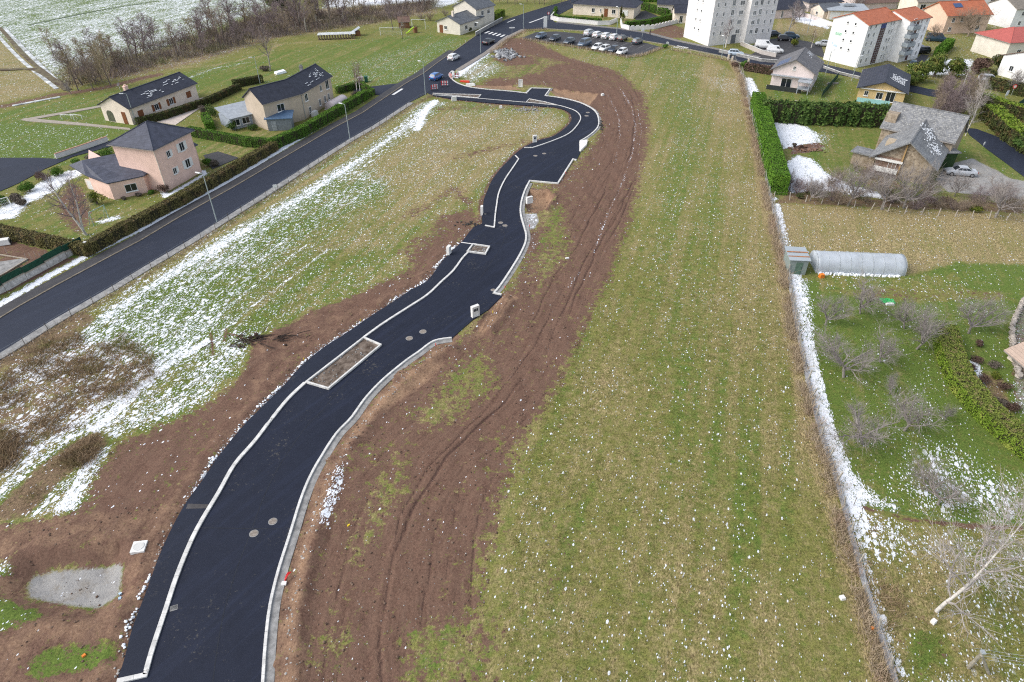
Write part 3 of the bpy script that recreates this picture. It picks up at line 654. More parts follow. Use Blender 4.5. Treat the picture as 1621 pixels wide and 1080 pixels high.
# raised footway between kerb and earth, and its strips
FW1 = EDGE_L1+CROSS_1+pts([(741.4,400)])+KERB_L2[::-1]+pts([(483,607)])+KERB_L1[2:][::-1]+pts([(232,1070),(186,1080)])
sheet('new_footway', FW1, .11, ASPH_FOOT, 'narrow asphalt footway along the left of the new street', 'footway')
FW2 = pts([(768,357.7)])+EDGE_L2[8:37]+pts([(815.5,247)])+KERB_L3[2:-1][::-1]+pts([(782,360.5)])
sheet('new_footway', FW2, .11, ASPH_FOOT, 'second stretch of the new footway, beyond the small planter', 'footway')
FW3 = EDGE_L2[42:]+KERB_L5[::-1]+KERB_L4[::-1]
sheet('new_footway', FW3, .10, ASPH_FOOT, 'curved end of the new footway joining the main road', 'footway')
sheet('asphalt_patch', pts([(298,799),(333,800),(331,806),(295,807)]), .114, M('old asphalt patch', (.07, .065, .065), .9, .3, 2), 'greyer joint across the footway', 'road patch')

def kerb(line, label, wl=.09, wr=.09, h=.16, m=CONC, name='kerb'):
    b = MB()
    if name != 'kerb' or line is MR_L: b.strip(line, wl, wr, -.2, h); return struct(b.build(name, m), label, 'kerb')
    acc = [line[0]]; run = 0.0                                 # kerb stones about a metre long with open joints
    for p, q in zip(line, line[1:]):
        l = math.hypot(q[0]-p[0], q[1]-p[1]); 
        if l < 1e-6: continue
        d = ((q[0]-p[0])/l, (q[1]-p[1])/l); s = 0.0
        while run+l-s > 1.0:
            s += 1.0-run; run = 0.0; c = (p[0]+d[0]*s, p[1]+d[1]*s)
            b.strip(acc+[(c[0]-d[0]*.012, c[1]-d[1]*.012)], wl, wr, -.2, h+random.uniform(-.006, .006)); acc = [(c[0]+d[0]*.012, c[1]+d[1]*.012)]
        run += l-s; acc.append(q)
    if len(acc) > 1: b.strip(acc, wl, wr, -.2, h)
    b.strip(line, wl*.9, wr*.9, -.2, h-.03)
    return struct(b.build(name, m), label, 'kerb')
kerb(KERB_R1, 'pale concrete kerb on the right of the new street, nearest stretch', .10, .10, .17)
kerb(KERB_R2, 'pale kerb around the widened parking bay', .12, .12, .17)
kerb(KERB_R3, 'pale kerb around the far bend up to the main road', .11, .11, .17)
kerb(KERB_L1, 'snow-dusted white kerb along the near footway', .17, .15, .15)
kerb(KERB_L2, 'white kerb between the two planters', .12, .12, .15)
kerb(CROSS_1, 'short kerb crossing the footway at the small planter', .1, .1, .14)
kerb(KERB_L3, 'white kerb along the middle footway', .10, .10, .15)
kerb(KERB_L4, 'white kerb along the inside of the far bend', .10, .10, .15)
kerb(KERB_L5, 'thin kerb along the last straight to the main road', .09, .09, .15)
kerb(offset(KERB_R1, -.40), 'rough grey concrete haunch outside the near kerb', .30, .30, .03, CONC_G, 'kerb_footing')
kerb(offset(KERB_R2[2:], -.32)[:-4], 'rough concrete haunch outside the middle kerb', .2, .3, .02, CONC_G, 'kerb_footing')
kerb(offset(KERB_R3, -.3)[2:-20], 'rough concrete haunch outside the far kerb', .18, .2, .02, CONC_G, 'kerb_footing')
b = MB(); 
for p in ([(918,225),(930,224),(929,231),(919,241)],): b.prism(pts(p), -.1, .35)
struct(b.build('kerb_block', CONC_W), 'white concrete block beside the far bay', 'kerb')
# earth-filled planters inside kerb frames
SOIL = M('planter soil', (.10, .068, .048), .95, .5, 1.3, .8, c2=(.26, .21, .17))
def planter(poly, label, t=.19, h=.24):
    r = thing('planting_bed', label, 'planter', (*map(float, np.mean(arr(poly), 0)), 0)); c = r.location
    L = [(x-c.x, y-c.y) for x, y in poly]; n = len(L); b = MB()
    inn = []
    cx = sum(p[0] for p in L)/n; cy = sum(p[1] for p in L)/n
    ar = sum(L[i][0]*L[(i+1) % n][1]-L[(i+1) % n][0]*L[i][1] for i in range(n))
    if ar < 0: L = L[::-1]
    for i in range(n):
        p0, p1, p2 = Vector(L[i-1]), Vector(L[i]), Vector(L[(i+1) % n])
        d1 = (p1-p0).normalized(); d2 = (p2-p1).normalized(); n1 = Vector((-d1.y, d1.x)); n2 = Vector((-d2.y, d2.x))
        k = (n1+n2)/max(.35, 1+n1.dot(n2)); inn.append((p1.x+k.x*t, p1.y+k.y*t))
    for i in range(n):
        j = (i+1) % n
        b.hexa([(*L[i], -.1), (*L[j], -.1), (*inn[j], -.1), (*inn[i], -.1), (*L[i], h), (*L[j], h), (*inn[j], h), (*inn[i], h)])
    b.build('kerb_frame', CONC, r)
    s = MB(); s.prism(inn, -.1, .06); s.build('soil', SOIL, r)
    rub = MB()
    for k in range(60):
        i = random.randrange(n); u = random.random(); p = Vector(inn[i])*(1-u)+Vector(inn[(i+1) % n])*u; v = random.random()**1.5*.7
        q = p*(1-v)+Vector((cx, cy))*v; s_ = random.uniform(.04, .16)
        rub.box((q.x, q.y, .06+s_*.3), (s_*1.3, s_, s_*.8), random.random()*3, .7)
    tag(rub.build('rubble', CONC_G, r), None, None, None, 'stuff'); return r
planter(PLANT_1, 'long kerb-framed planter of bare soil between footway and street')
planter(PLANT_2, 'small square kerb-framed planter with rubble beside the street')
planter(PLANT_3, 'wedge-shaped planter of brown soil on the far bend', .12, .2)
planter(PLANT_4, 'thin triangular planter near the junction with the main road', .12, .2)

# main road edges
kerb(MR_L, 'weathered stone kerb on the far side of the main road', .14, .06, .12, STONE_K)
b = MB(); PV = MR_L[:18]; b.strip(offset(PV, 1.0), .85, .84, -.2, .11); struct(b.build('pavement', ASPH_OLD), 'dark worn pavement below the garden hedges', 'pavement')
RL = MR_R[:11]
b = MB(); b.strip(offset(RL, -.62), .55, .55, -.2, .13); struct(b.build('pavement', CONC_G), 'pale grey concrete strip along the field side of the main road', 'pavement')
b = MB(); b.strip(offset(MR_R[12:16], -.75), .7, .7, -.2, .12); struct(b.build('pavement', M('beige pavement', (.25, .225, .20), .9, .2, 1.5)), 'beige pavement between main road and rubble heap', 'pavement')
b = MB(); b.strip(offset(ST_U[1:9], .9), .75, .75, -.2, .1); struct(b.build('pavement', M('street pavement', (.20, .19, .18), .9, .25, 1.5)), 'pavement on the far side of the street', 'pavement')
b = MB(); b.strip(offset(ST_L[:9], -.5), .4, .4, -.2, .1); struct(b.build('pavement', M('verge strip', (.24, .22, .15), .95, .4, 1.5)), 'grassy strip between street and car park', 'pavement')
# painted marks
b = MB()
P0, P1 = at(771, 51.5), at(802, 58.5)
for k in range(6):
    u = k/5; x = P0[0]*(1-u)+P1[0]*u; y = P0[1]*(1-u)+P1[1]*u; b.box((x, y, .052), (.62, 2.9, .008), R(-23))
struct(b.build('zebra_crossing', PAINTW), 'white zebra crossing stripes across the main road', 'road marking')
b = MB(); b.strip(pts([(622,150.5),(637,141)]), .28, .28, .03, .056); b.strip(pts([(838,36.5),(864,27)]), .25, .25, .03, .054); b.strip(pts([(803,36),(815,31)]), .2, .2, .03, .051)
struct(b.build('stop_line', PAINTW), 'white painted lines at the side lanes', 'road marking')
b = MB()
for k in range(6): 
    x, y = at(1070+k*3.0, 74+k*.55); b.box((x, y, .046), (.35, 2.6, .008), R(-42))
struct(b.build('zebra_crossing', PAINTW), 'worn zebra crossing near the left apartment block', 'road marking')
b = MB()
for k in range(10):
    x, y = at(935+k*13.3, 63+k*1.9); b.box((x, y, .038), (.12, 4.2, .008), R(-35))
for k in range(9):
    x, y = at(868+k*17, 61.5+k*3.1); b.box((x, y, .038), (.12, 4.2, .008), R(-35))
struct(b.build('bay_line', M('faded paint', (.22, .22, .215), .8, .3, 3)), 'faded pale lines of the parking bays', 'road marking')

# manholes, drains
IRON = M('manhole cover', (.22, .18, .145), .7, .3, 4, .3, c2=(.34, .30, .26))
for i, (x, y, r, lb) in enumerate([(402,845,.36,'round manhole cover on the near street, closer one of its pair'), (432,826,.36,'round manhole cover on the near street, farther one of its pair'), (648,536,.40,'brown manhole cover left of its twin near the long planter'), (669.5,525.5,.40,'brown manhole cover right of its twin, below the white cabinet'), (792.5,353,.36,'upper of two pale manhole covers by the middle footway'), (799.5,357.5,.36,'lower of two pale manhole covers by the middle footway'), (847.5,247,.36,'left manhole cover by the widened bay'), (861.5,243.5,.36,'right manhole cover by the widened bay'), (930.5,178.5,.4,'farther manhole cover on the far bend'), (928.5,183.8,.42,'nearer manhole cover on the far bend'), (780.5,459.5,.3,'small manhole cover beside the kerb corner'), (768,340,.2,'tiny round cover on the footway by the slim cabinet')]):
    px, py = at(x, y); z = .118 if i == 11 else .036
    r_ = thing('manhole_cover', lb, 'manhole', (px, py, z), 0, 'manhole covers on the new street')
    b = MB(); b.disc(0, 0, -.05, .004, r, 20); b.build('frame', CONC_G, r_)
    b = MB(); b.disc(0, 0, .0, .012, r*.82, 20); b.build('cover', IRON, r_)
px, py = at(220.5, 867); gzz = gz(px, py)
r_ = thing('concrete_chamber', 'square white concrete chamber with round lid set in brown earth', 'manhole', (px, py, gzz), R(8))
b = MB(); b.box((0, 0, .06), (1.02, 1.02, .3)); b.build('frame', CONC_W, r_); b = MB(); b.disc(0, 0, .2, .245, .40, 24); b.build('lid', M('chamber lid', (.60, .59, .56), .85, .12, 2), r_)
px, py = at(273, 963); r_ = thing('drain_grate', 'small square drain grate against the near white kerb', 'drain', (px+.1, py, .035), R(20))
b = MB(); b.box((0, 0, 0), (.5, .42, .02)); b.build('frame', CONC_G, r_); b = MB()
for k in range(6): b.box((-.18+k*.072, 0, .014), (.03, .34, .012))
b.build('grate', DARKM, r_)

# ------------------------------------------------------------------ things on the building site
BOXG = M('cabinet grey flap', (.06, .07, .08), .5, .2, 3)
def cabinet(px, py, w_, h, rot, label, d=.34, door=True):
    x, y = at(px, py); r = thing('utility_cabinet', label, 'cabinet', (x, y, .02), R(rot), 'white concrete utility cabinets along the new street')
    b = MB(); t = .07
    b.box((-w_/2+t/2, 0, h/2), (t, d, h)); b.box((w_/2-t/2, 0, h/2), (t, d, h)); b.box((0, 0, h-t/2), (w_-2*t, d, t)); b.box((0, d/2-.03, h/2-t/2), (w_-2*t, .06, h-t)); b.box((0, 0, .08), (w_-2*t, d-.06, .16))
    b.box((0, -.06, h*.5), (w_-2*t, .06, h*.8)); b.build('shell', CONC_W, r)
    if door:
        b = MB(); b.box((-.09*w_, -.10, h*.62), (w_*.34, .025, h*.24)); b.build('meter_door', BOXG, r); b = MB(); b.box((.24*w_, -.10, h*.62), (w_*.22, .025, h*.24)); b.build('meter_door', BOXG, r)
    return r
cabinet(752.5, 501, .95, 1.45, 35, 'white concrete cabinet with dark meter doors at the driveway edge of the street', .4)
cabinet(711, 403, .75, 1.25, 70, 'tall narrow white cabinet beside the small square planter', .4, False)
cabinet(763, 340, .7, 1.35, 85, 'slim white cabinet at the left edge of the middle footway', .34, False)
cabinet(846.5, 226, .72, 1.35, 15, 'white cabinet inside the far bend, on the grass side', .35)
cabinet(824, 138, .95, 1.55, -5, 'plain white cabinet on the mud behind the far junction', .4, False)
cabinet(838, 322, 1.0, 1.05, 30, 'white cabinet standing in the dug pit beside the kerb', .4, False)
# stones, rubble and litter
def rock(s, rng=random):
    b = bmesh.new(); bmesh.ops.create_icosphere(b, subdivisions=1, radius=s)
    for v in b.verts: v.co *= rng.uniform(.7, 1.25); v.co.z *= .7
    return b
def rocks(name, spots, m, label, cat, parent=None):
    mb = MB()
    for x, y, s in spots:
        b = rock(s); b.verts.index_update(); z = gz(x, y)
        mb.add([(v.co.x+x, v.co.y+y, v.co.z+z+s*.25) for v in b.verts], [tuple(v.index for v in f.verts) for f in b.faces]); b.free()
    return mb.build(name, m)
sp = []
for k in range(110):
    u = random.gauss(0, .42); v = random.gauss(0, .42); x, y = at(800+u*22, 87+v*9); sp.append((x, y, random.uniform(.25, .7)))
RB = rocks('rubble_heap', [(x, y, s) for x, y, s in sp], M('dark broken asphalt', (.07, .07, .075), .9, .6, 1.4, .8, c2=(.62, .63, .64)), '', ''); tag(RB, 'heap of dark broken asphalt dusted with snow beside the main road', 'rubble heap', None, 'stuff')
sp = [at(835+random.gauss(0, 11), 174+random.gauss(0, 2.2))+(random.uniform(.1, .3),) for k in range(50)]
tag(rocks('stone_pile', sp, CONC_G, '', ''), 'low grey stone pile on the grass inside the far bend', 'stone pile', None, 'stuff')
sp = [at(741+random.gauss(0, 8), 355.5+random.gauss(0, 2))+(random.uniform(.06, .22),) for k in range(30)]
tag(rocks('stone_pile', sp, M('dark soil lumps', (.05, .045, .04), .95, .4, 3), '', ''), 'dark lumps of spoil at the left end of the cross kerb', 'stone pile', None, 'stuff')
sp = [at(952+random.gauss(0, 3), 199+random.gauss(0, 4))+(random.uniform(.1, .3),) for k in range(26)]
tag(rocks('stone_pile', sp, M('dark soil lumps', (.05, .045, .04)), '', ''), 'dark spoil lumps on the outside of the far bend', 'stone pile', None, 'stuff')
sp = []
for ln, n_, sd_ in ((EDGE_L1, 260, .25), (offset(KERB_R1, -1.2), 200, .4), (offset(KERB_R2, -1.0), 110, .4), (EDGE_L2, 90, .3)):
    W = walk(ln, .2)
    for k in range(n_):
        x, y, a = random.choice(W); side = 1 if ln is EDGE_L1 or ln is EDGE_L2 else -1; o_ = abs(random.gauss(0, sd_))+.12
        sp.append((x-math.sin(a)*o_*side, y+math.cos(a)*o_*side, random.uniform(.03, .11)))
for k in range(500):
    x, y = at(random.uniform(430, 900), random.uniform(420, 1080))
    if not (inside(np.array([[x, y]]), MAIN_ROAD)[0] or inside(np.array([[x, y]]), NEW_ROAD)[0]): sp.append((x, y, random.uniform(.02, .06)))
CL = MB(); rq = np.random.default_rng(21); q = pts(MUD_R); l_, h_ = arr(q).min(0), arr(q).max(0); C = np.c_[rq.uniform(l_[0], h_[0], 9000), rq.uniform(l_[1], 95, 9000)]
q2 = pts([(0,832),(110,812),(235,800),(300,790),(400,600),(560,480),(720,390),(676,446),(587,502),(440,613),(300,780),(211,994),(180,1120),(0,1120)]); C2 = np.c_[rq.uniform(-48, -5, 6000), rq.uniform(20, 90, 6000)]
ICO = bmesh.new(); bmesh.ops.create_icosphere(ICO, subdivisions=1, radius=1); ICO.verts.index_update(); iv = [v.co.copy() for v in ICO.verts]; fi = [tuple(v.index for v in f.verts) for f in ICO.faces]; ICO.free()
for P_, poly_ in ((C, q), (C2, q2)):
    P_ = P_[inside(P_, poly_) & ~inside(P_, NEW_ROAD)]
    for x, y in P_[:2600]:
        if mnoise.noise(Vector((x*.3, y*.3, 1))) < -.15: continue
        s_ = .025+.09*rq.random()**3; CL.add([(x+v.x*s_*rq.uniform(.7, 1.3), y+v.y*s_*rq.uniform(.7, 1.3), gz(x, y)+(v.z*.7+.3)*s_) for v in iv], fi)
tag(CL.build('soil_clods', M('soil clods', (.12, .072, .05), .95, .5, 2, .3, c2=(.24, .165, .12))), 'crumbled clods of bare soil on the earthworks', 'soil', None, 'stuff')
s_ = rocks('pebbles', sp, M('pale pebbles', (.33, .29, .25), .9, .5, 1.5, c2=(.6, .58, .55)), '', ''); tag(s_, 'loose stones and clods scattered along the fresh kerbs', 'stones', None, 'stuff')
sp = []
for ln, side in ((EDGE_L1, 1),):
    W = walk(ln, .2)
    for k in range(420):
        x, y, a = random.choice(W[20:]); cl = mnoise.noise(Vector((x*.4, y*.4, 3)))
        if cl < .0: continue
        o_ = .2+abs(random.gauss(0, .16)); sp.append((x-math.sin(a)*o_, y+math.cos(a)*o_, random.uniform(.05, .15)))
tag(rocks('snow_crumbs', sp, SNOW, '', ''), 'broken crumbs of old snow along the footway edge', 'snow', None, 'stuff')

STAKE = {'yellow': M('yellow stake paint', (.75, .55, .03), .6), 'red': M('red stake paint', (.65, .05, .03), .6), 'orange': M('orange stake paint', (.75, .22, .03), .6)}
for px, py, c, lb in [(571,513,'yellow','yellow-topped survey stake above the footway'), (482,575,'yellow','yellow survey stake at the footway edge, nearer the field'), (780,502,'yellow','yellow stake beside the driveway opening'), (799,461,'red','red-topped stake at the kerb corner by the dug earth'), (690,553,'red','red peg at the end of the near kerb'), (895,278,'red','red flag by the kerb of the widened bay'), (838,363,'red','small red peg on the grey gravel patch')]:
    x, y = at(px, py); r = thing('survey_stake', lb, 'stake', (x, y, gz(x, y)), 0, 'survey stakes on the site')
    b = MB(); b.tube([(0, 0, -.1), (.03, .02, .55)], .025, 5); b.build('stick', WOODP, r); b = MB(); b.tube([(.025, .018, .42), (.035, .022, .72)], .05, 5); b.build('painted_top', STAKE[c], r)
px, py = at(451, 922); r = thing('red_conduit', 'bundle of bent red cable conduits sticking out beside the near kerb', 'conduit', (px, py, .0))
for k in range(3):
    b = MB(); b.tube([(0, k*.05, 0), (.02+k*.04, .12, .25), (.1+k*.06, .35, .42), (.16+k*.1, .62, .36)], .035, 6); b.build('pipe', M('red conduit', (.62, .03, .03), .5), r)
b = MB(); b.box((-.02, -.12, .06), (.35, .3, .14)); b.build('collar', CONC_W, r)
def chunk(px, py, d, rot, m, name, label, cat, z=0):
    x, y = at(px, py); b = MB(); b.box((0, 0, d[2]/2), d, 0, .88); o = b.build(name, m, None, False, (x, y, gz(x, y)+z)); o.rotation_euler = (R(random.uniform(-6, 6)), R(random.uniform(-6, 6)), R(rot)); tag(o, label, cat)
chunk(719,160, (1.1, .3, .95), 20, CONC_W, 'concrete_slab', 'white slab standing on the mud below the junction', 'slab')
chunk(793,171, (.55, .45, .5), 10, CONC_W, 'concrete_block', 'white block in the grass below the thin planter kerb', 'block')
chunk(954,151, (.6, .5, .4), 30, CONC_W, 'concrete_block', 'pale block at the right end of the orange trench', 'block')
chunk(745,136, (2.2, .6, .5), -10, CONC_W, 'concrete_beam', 'white beam lying beside the orange trench at the junction', 'beam')
chunk(736,130.5, (2.4, .6, .35), -20, M('red plastic', (.62, .06, .03), .4), 'red_tray', 'flat red plastic piece on the ground at the junction corner', 'plastic piece')
chunk(898,409, (.5, .3, .12), 20, CONC_W, 'stone_slab', 'pale flat stone on the mud field right of the bend', 'stone')
chunk(1333,948, (.36, .34, .22), 10, CONC_W, 'concrete_block', 'small white block against the lower boundary fence', 'block')
chunk(1477,986, (.36, .3, .3), 30, CONC_W, 'concrete_block', 'white stone below the leaning birch trunk', 'block')
chunk(1380,997, (.16, .2, .3), 10, STAKE['orange'], 'plastic_marker', 'small orange marker at the boundary fence', 'marker')
chunk(1300,439, (.6, .5, .5), 10, STAKE['orange'], 'plastic_crate', 'orange crate beside the polytunnel', 'crate')
chunk(552,832, (.25, .14, .08), 50, STAKE['yellow'], 'plastic_scrap', 'yellow plastic scrap on the muddy grass', 'litter')
chunk(133,1038, (.25, .2, .1), 50, STAKE['orange'], 'plastic_scrap', 'orange scrap on green weeds at lower left', 'litter')
chunk(186,933, (.2, .2, .2), 50, M('pale blue plastic', (.45, .6, .72), .5), 'plastic_scrap', 'pale blue scrap on the bank of the gravel hollow', 'litter')
chunk(187,943, (.22, .22, .12), 20, M('pale blue plastic', (.45, .6, .72)), 'plastic_scrap', 'second pale blue scrap, lower on the same bank', 'litter')
chunk(595,510.5, (1.1, .07, .05), -3, CONC_W, 'white_batten', 'thin white batten lying across the footway', 'batten')
# ------------------------------------------------------------------ trees and plants
def basis(d):
    a = Vector((0, 0, 1)) if abs(d.z) < .9 else Vector((1, 0, 0)); u = d.cross(a).normalized(); return u, d.cross(u)
def make_tree(seed, H, style):
    """bare tree: returns (trunk builder, crown builder)"""
    rng = random.Random(seed); tr, cr = MB(), MB()
    P = dict(orchard=dict(t=.20, lean=.10, nb=8, ang=(38, 74), bl=.74, up=.15, wig=.2, r=.038, n=(8, 10, 7), tw=.28),
             tall=dict(tk=1.7, t=.30, lean=.04, nb=15, ang=(25, 55), bl=.36, up=.10, wig=.10, r=.020, n=(6, 6, 3), tw=.2),
             alder=dict(tk=1.8, t=.16, lean=.06, nb=20, ang=(30, 62), bl=.36, up=.09, wig=.15, r=.016, n=(6, 8, 4), tw=.2),
             silver=dict(t=.13, lean=.05, nb=17, ang=(18, 52), bl=.50, up=.05, wig=.14, r=.0115, n=(7, 8, 4), tw=.2),
             birch=dict(t=.25, lean=.05, nb=16, ang=(30, 55), bl=.34, up=.02, wig=.12, r=.024, n=(6, 7, 3), tw=.2),
             bush=dict(t=.02, lean=.3, nb=16, ang=(15, 60), bl=.85, up=.05, wig=.2, r=.016, n=(6, 7, 3), tw=.2))[style]
    def limb(b, p, d, L, r, seg, up, wig, n, tip=.35):
        ps = [p.copy()]; rs = [r]; dd = d.copy(); q = p.copy()
        for i in range(seg):
            dd = (dd+Vector((rng.gauss(0, wig), rng.gauss(0, wig), rng.gauss(0, wig*.7)+up))).normalized()
            q = q+dd*(L/seg); ps.append(q.copy()); rs.append(r*(1-(1-tip)*(i+1)/seg))
        b.tube(ps, rs, n, cap=False); return ps, rs
    def along(ps, rs, t):
        k = t*(len(ps)-1); i = min(int(k), len(ps)-2); f = k-i
        return ps[i].lerp(ps[i+1], f), (ps[i+1]-ps[i]).normalized(), rs[i]*(1-f)+rs[i+1]*f
    def child(d, a):
        u, w_ = basis(d); ph = rng.uniform(0, 2*PI); return (d*math.cos(a)+(u*math.cos(ph)+w_*math.sin(ph))*math.sin(a)).normalized()
    r0 = H*P['r']*.75 if style == 'orchard' else H*P['r']
    tl = H*(.26 if style == 'orchard' else .05 if style == 'bush' else .96)
    d0 = Vector((rng.gauss(0, P['lean']), rng.gauss(0, P['lean']), 1)).normalized()
    ps, rs = limb(tr, Vector((0, 0, -.15)), d0, tl+.15, r0, 8 if tl > H*.5 else 4, .06, .035 if tl > H*.5 else .08, 7, .12 if tl > H*.5 else .8)
    n1, n2, n3 = P['n']; tg = min(.010+.0007*H, .02)
    nb = P['nb']
    for i in range(nb):
        if tl > H*.5: t = P['t']+(1-P['t'])*(i+rng.random())/nb*.98
        else: t = .75+.25*rng.random() if style == 'orchard' else .3
        p, d, r = along(ps, rs, min(t, .985))
        a = R(rng.uniform(*P['ang']))
        L = H*P['bl']*(1.15-.75*t if tl > H*.5 else rng.uniform(.75, 1.1))
        rb = max(min(r*.7, L*.028), tg)
        q1, s1 = limb(cr, p, child(d, a), L, rb, 6, P['up'], P['wig'], 5)
        m = n2 if L > H*.12 else max(3, n2//2)
        for j in range(m):
            p2, d2, r2 = along(q1, s1, .2+.8*(j+rng.random())/m*.99)
            L2 = L*rng.uniform(.28, .55)
            q2, s2 = limb(cr, p2, child(d2, R(rng.uniform(25, 65))), L2, max(r2*.6, tg*.8*P.get('tk', 1.25)**.5), 4, P['up']*.6, P['wig'], 3)
            for k in range(n3*2):
                p3, d3, r3 = along(q2, s2, .15+.84*rng.random())
                L3 = L2*rng.uniform(.3, .7)+.1
                limb(cr, p3, child(d3, R(rng.uniform(20, 60))), L3, tg*.5*P.get('tk', 1.25), 2, .05, P['wig'], 3)
    return tr, cr
BARK = M('brown-grey bark', (.16, .13, .112), .9, .35, 3, .3)
BARKG = M('lichen-grey bark', (.22, .20, .175), .9, .35, 3, .3)
BARKP = M('pale trunk bark', (.34, .31, .26), .9, .35, 2.5, .3)
BIRCH = M('white birch bark', (.58, .55, .51), .85, .35, 2.2, .3)
TWIGP = M('purplish twigs', (.225, .175, .175), .9, .3, 1.2)
TWIGB = M('brown twigs', (.26, .205, .155), .9, .3, 1.2)
TWIGG = M('grey twigs', (.27, .24, .225), .9, .25, 1.2)
TWIGY = M('straw-coloured twigs', (.30, .245, .155), .9, .3, 1.2)
TWIGR = M('reddish twigs', (.24, .16, .145), .9, .3, 1.2)
PROTO = {}
def tree(kind, px, py, h, label, name='bare_tree', group=None, rot=None, lean=(0, 0), wide=1.0, dz=0.0, world=None):
    """kind: prototype key; the first one is built, the rest are copies sharing meshes"""
    style, seed, H0, bm_, tm = KIND[kind]
    x, y = world or at(px, py); z = gz(x, y)+dz
    if kind not in PROTO:
        t_, c_ = make_tree(seed, H0, style); PROTO[kind] = (t_, c_)
        r = thing(name, label, 'tree', (x, y, z), 0, group)
        t_.build('trunk', bm_, r, True); c_.build('crown', tm, r); PROTO[kind] = r
    else:
        r = dup(PROTO[kind], (x, y, z), 0, label); r.name = name
        if group: r['group'] = group
        elif 'group' in r: del r['group']
    s = h/H0; r.scale = (s*wide, s*wide, s); r.rotation_euler = (lean[0], lean[1], rot if rot is not None else random.uniform(0, 6.28)); return r
KIND = {'silver': ('silver', 77, 9.0, BIRCH, M('pale birch twigs', (.40, .36, .34), .9, .25, 1.2))}
for k in range(3): KIND['orch%d' % k] = ('orchard', 20+k, 4.0, BARKG, TWIGG)
for k in range(4): KIND['tall%d' % k] = ('tall', 40+k, 12.0, BARKP if k % 2 else BARK, TWIGP if k != 2 else TWIGB)
for k in range(3): KIND['alder%d' % k] = ('alder', 60+k, 12.0, BARK, (TWIGP, TWIGB, TWIGY)[k])
for k in range(2): KIND['birch%d' % k] = ('birch', 80+k, 9.0, BIRCH, (TWIGR, TWIGP)[k])
for k in range(2): KIND['bush%d' % k] = ('bush', 90+k, 2.5, BARK, (TWIGP, TWIGB)[k])

# evergreen and shrub foliage: many small leaves through the volume
def leaf_cloud(n, shape, size, rng, up=.3):
    """shape(n)-> points, normals"""
    p, nrm = shape(n); nrm = nrm+rng.normal(0, .55, nrm.shape); nrm[:, 2] += up*.5; nrm /= np.linalg.norm(nrm, axis=1)[:, None]
    a = np.cross(nrm, rng.normal(size=nrm.shape)); a /= np.linalg.norm(a, axis=1)[:, None]; b = np.cross(nrm, a)
    s = size*rng.uniform(.6, 1.35, (n, 1)); a = a*s; b = b*s*.6
    return np.stack([p-a, p-b*.9, p+a, p+b*.9], 1)
def blob_shape(rx, ry, rz, rng, nl=9, hollow=.55, cone=0.0):
    C = rng.normal(size=(nl, 3)); C /= np.linalg.norm(C, axis=1)[:, None]; C *= rng.uniform(.25, .62, (nl, 1)); Rr = rng.uniform(.38, .6, nl)
    def f(n):
        k = rng.integers(0, nl, n); d = rng.normal(size=(n, 3)); d /= np.linalg.norm(d, axis=1)[:, None]
        r = Rr[k]*(hollow+(1-hollow)*rng.random(n)**.5)
        p = C[k]+d*r[:, None]; z01 = np.clip((p[:, 2]+1)/2, 0, 1)
        if cone: p[:, :2] *= (1-cone*z01)[:, None]*1.25
        return np.c_[p[:, 0]*rx, p[:, 1]*ry, (p[:, 2]+1)*rz*.92+.05], d
    return f
LEAF_LAUREL = leaf_mat('laurel leaves', (.024, .055, .013), (.08, .135, .03), (.13, .19, .045))
LEAF_BOX = leaf_mat('clipped bright hedge leaves', (.045, .12, .011), (.12, .235, .026), (.14, .27, .03))
LEAF_HEDGE = leaf_mat('clipped green hedge leaves', (.040, .105, .014), (.11, .205, .028), (.08, .16, .022))
LEAF_BROWN = leaf_mat('winter hedge leaves', (.085, .080, .026), (.18, .155, .058), (.19, .13, .065))
LEAF_THUJA = leaf_mat('dark conifer leaves', (.032, .046, .015), (.085, .10, .03), (.13, .085, .04))
LEAF_YEL = leaf_mat('yellow-green shrub leaves', (.045, .075, .008), (.17, .19, .03), (.22, .20, .04))
LEAF_RUST = leaf_mat('rust shrub leaves', (.07, .044, .034), (.155, .10, .078))
LEAF_GREY = leaf_mat('grey-brown shrub leaves', (.09, .075, .06), (.19, .16, .13))
LEAF_PINE = leaf_mat('bright pine foliage', (.045, .08, .016), (.16, .205, .045), (.20, .17, .05), .5)
LEAF_PRIV = leaf_mat('mossy hedge leaves', (.075, .135, .012), (.20, .285, .034), (.25, .29, .055))
LEAF_PTOP = leaf_mat('browned hedge top', (.085, .125, .018), (.22, .255, .055), (.24, .19, .09), 2.0)
def shrub(px, py, d, h, m, label, name='shrub', cat='shrub', leaf=.12, n=1400, seed=None, cone=0.0, group=None, world=None):
    x, y = world or at(px, py); rng = np.random.default_rng(seed if seed is not None else int(abs(px*7+py*13)) % 9999)
    r = thing(name, label, cat, (x, y, gz(x, y)-.05), 0, group)
    quads('foliage', leaf_cloud(n, blob_shape(d/2, d/2, h/2, rng, cone=cone), leaf, rng), m, r)
    b = MB(); b.tube([(0, 0, -.1), (0.02, 0, h*.55)], [d*.04+.02, d*.02+.01], 6)
    for k in range(5):
        a = k*1.26; b.tube([(0, 0, .05), (math.cos(a)*d*.28, math.sin(a)*d*.28, h*.6)], [.03, .012], 4)
    b.build('stem', BARK, r); return r
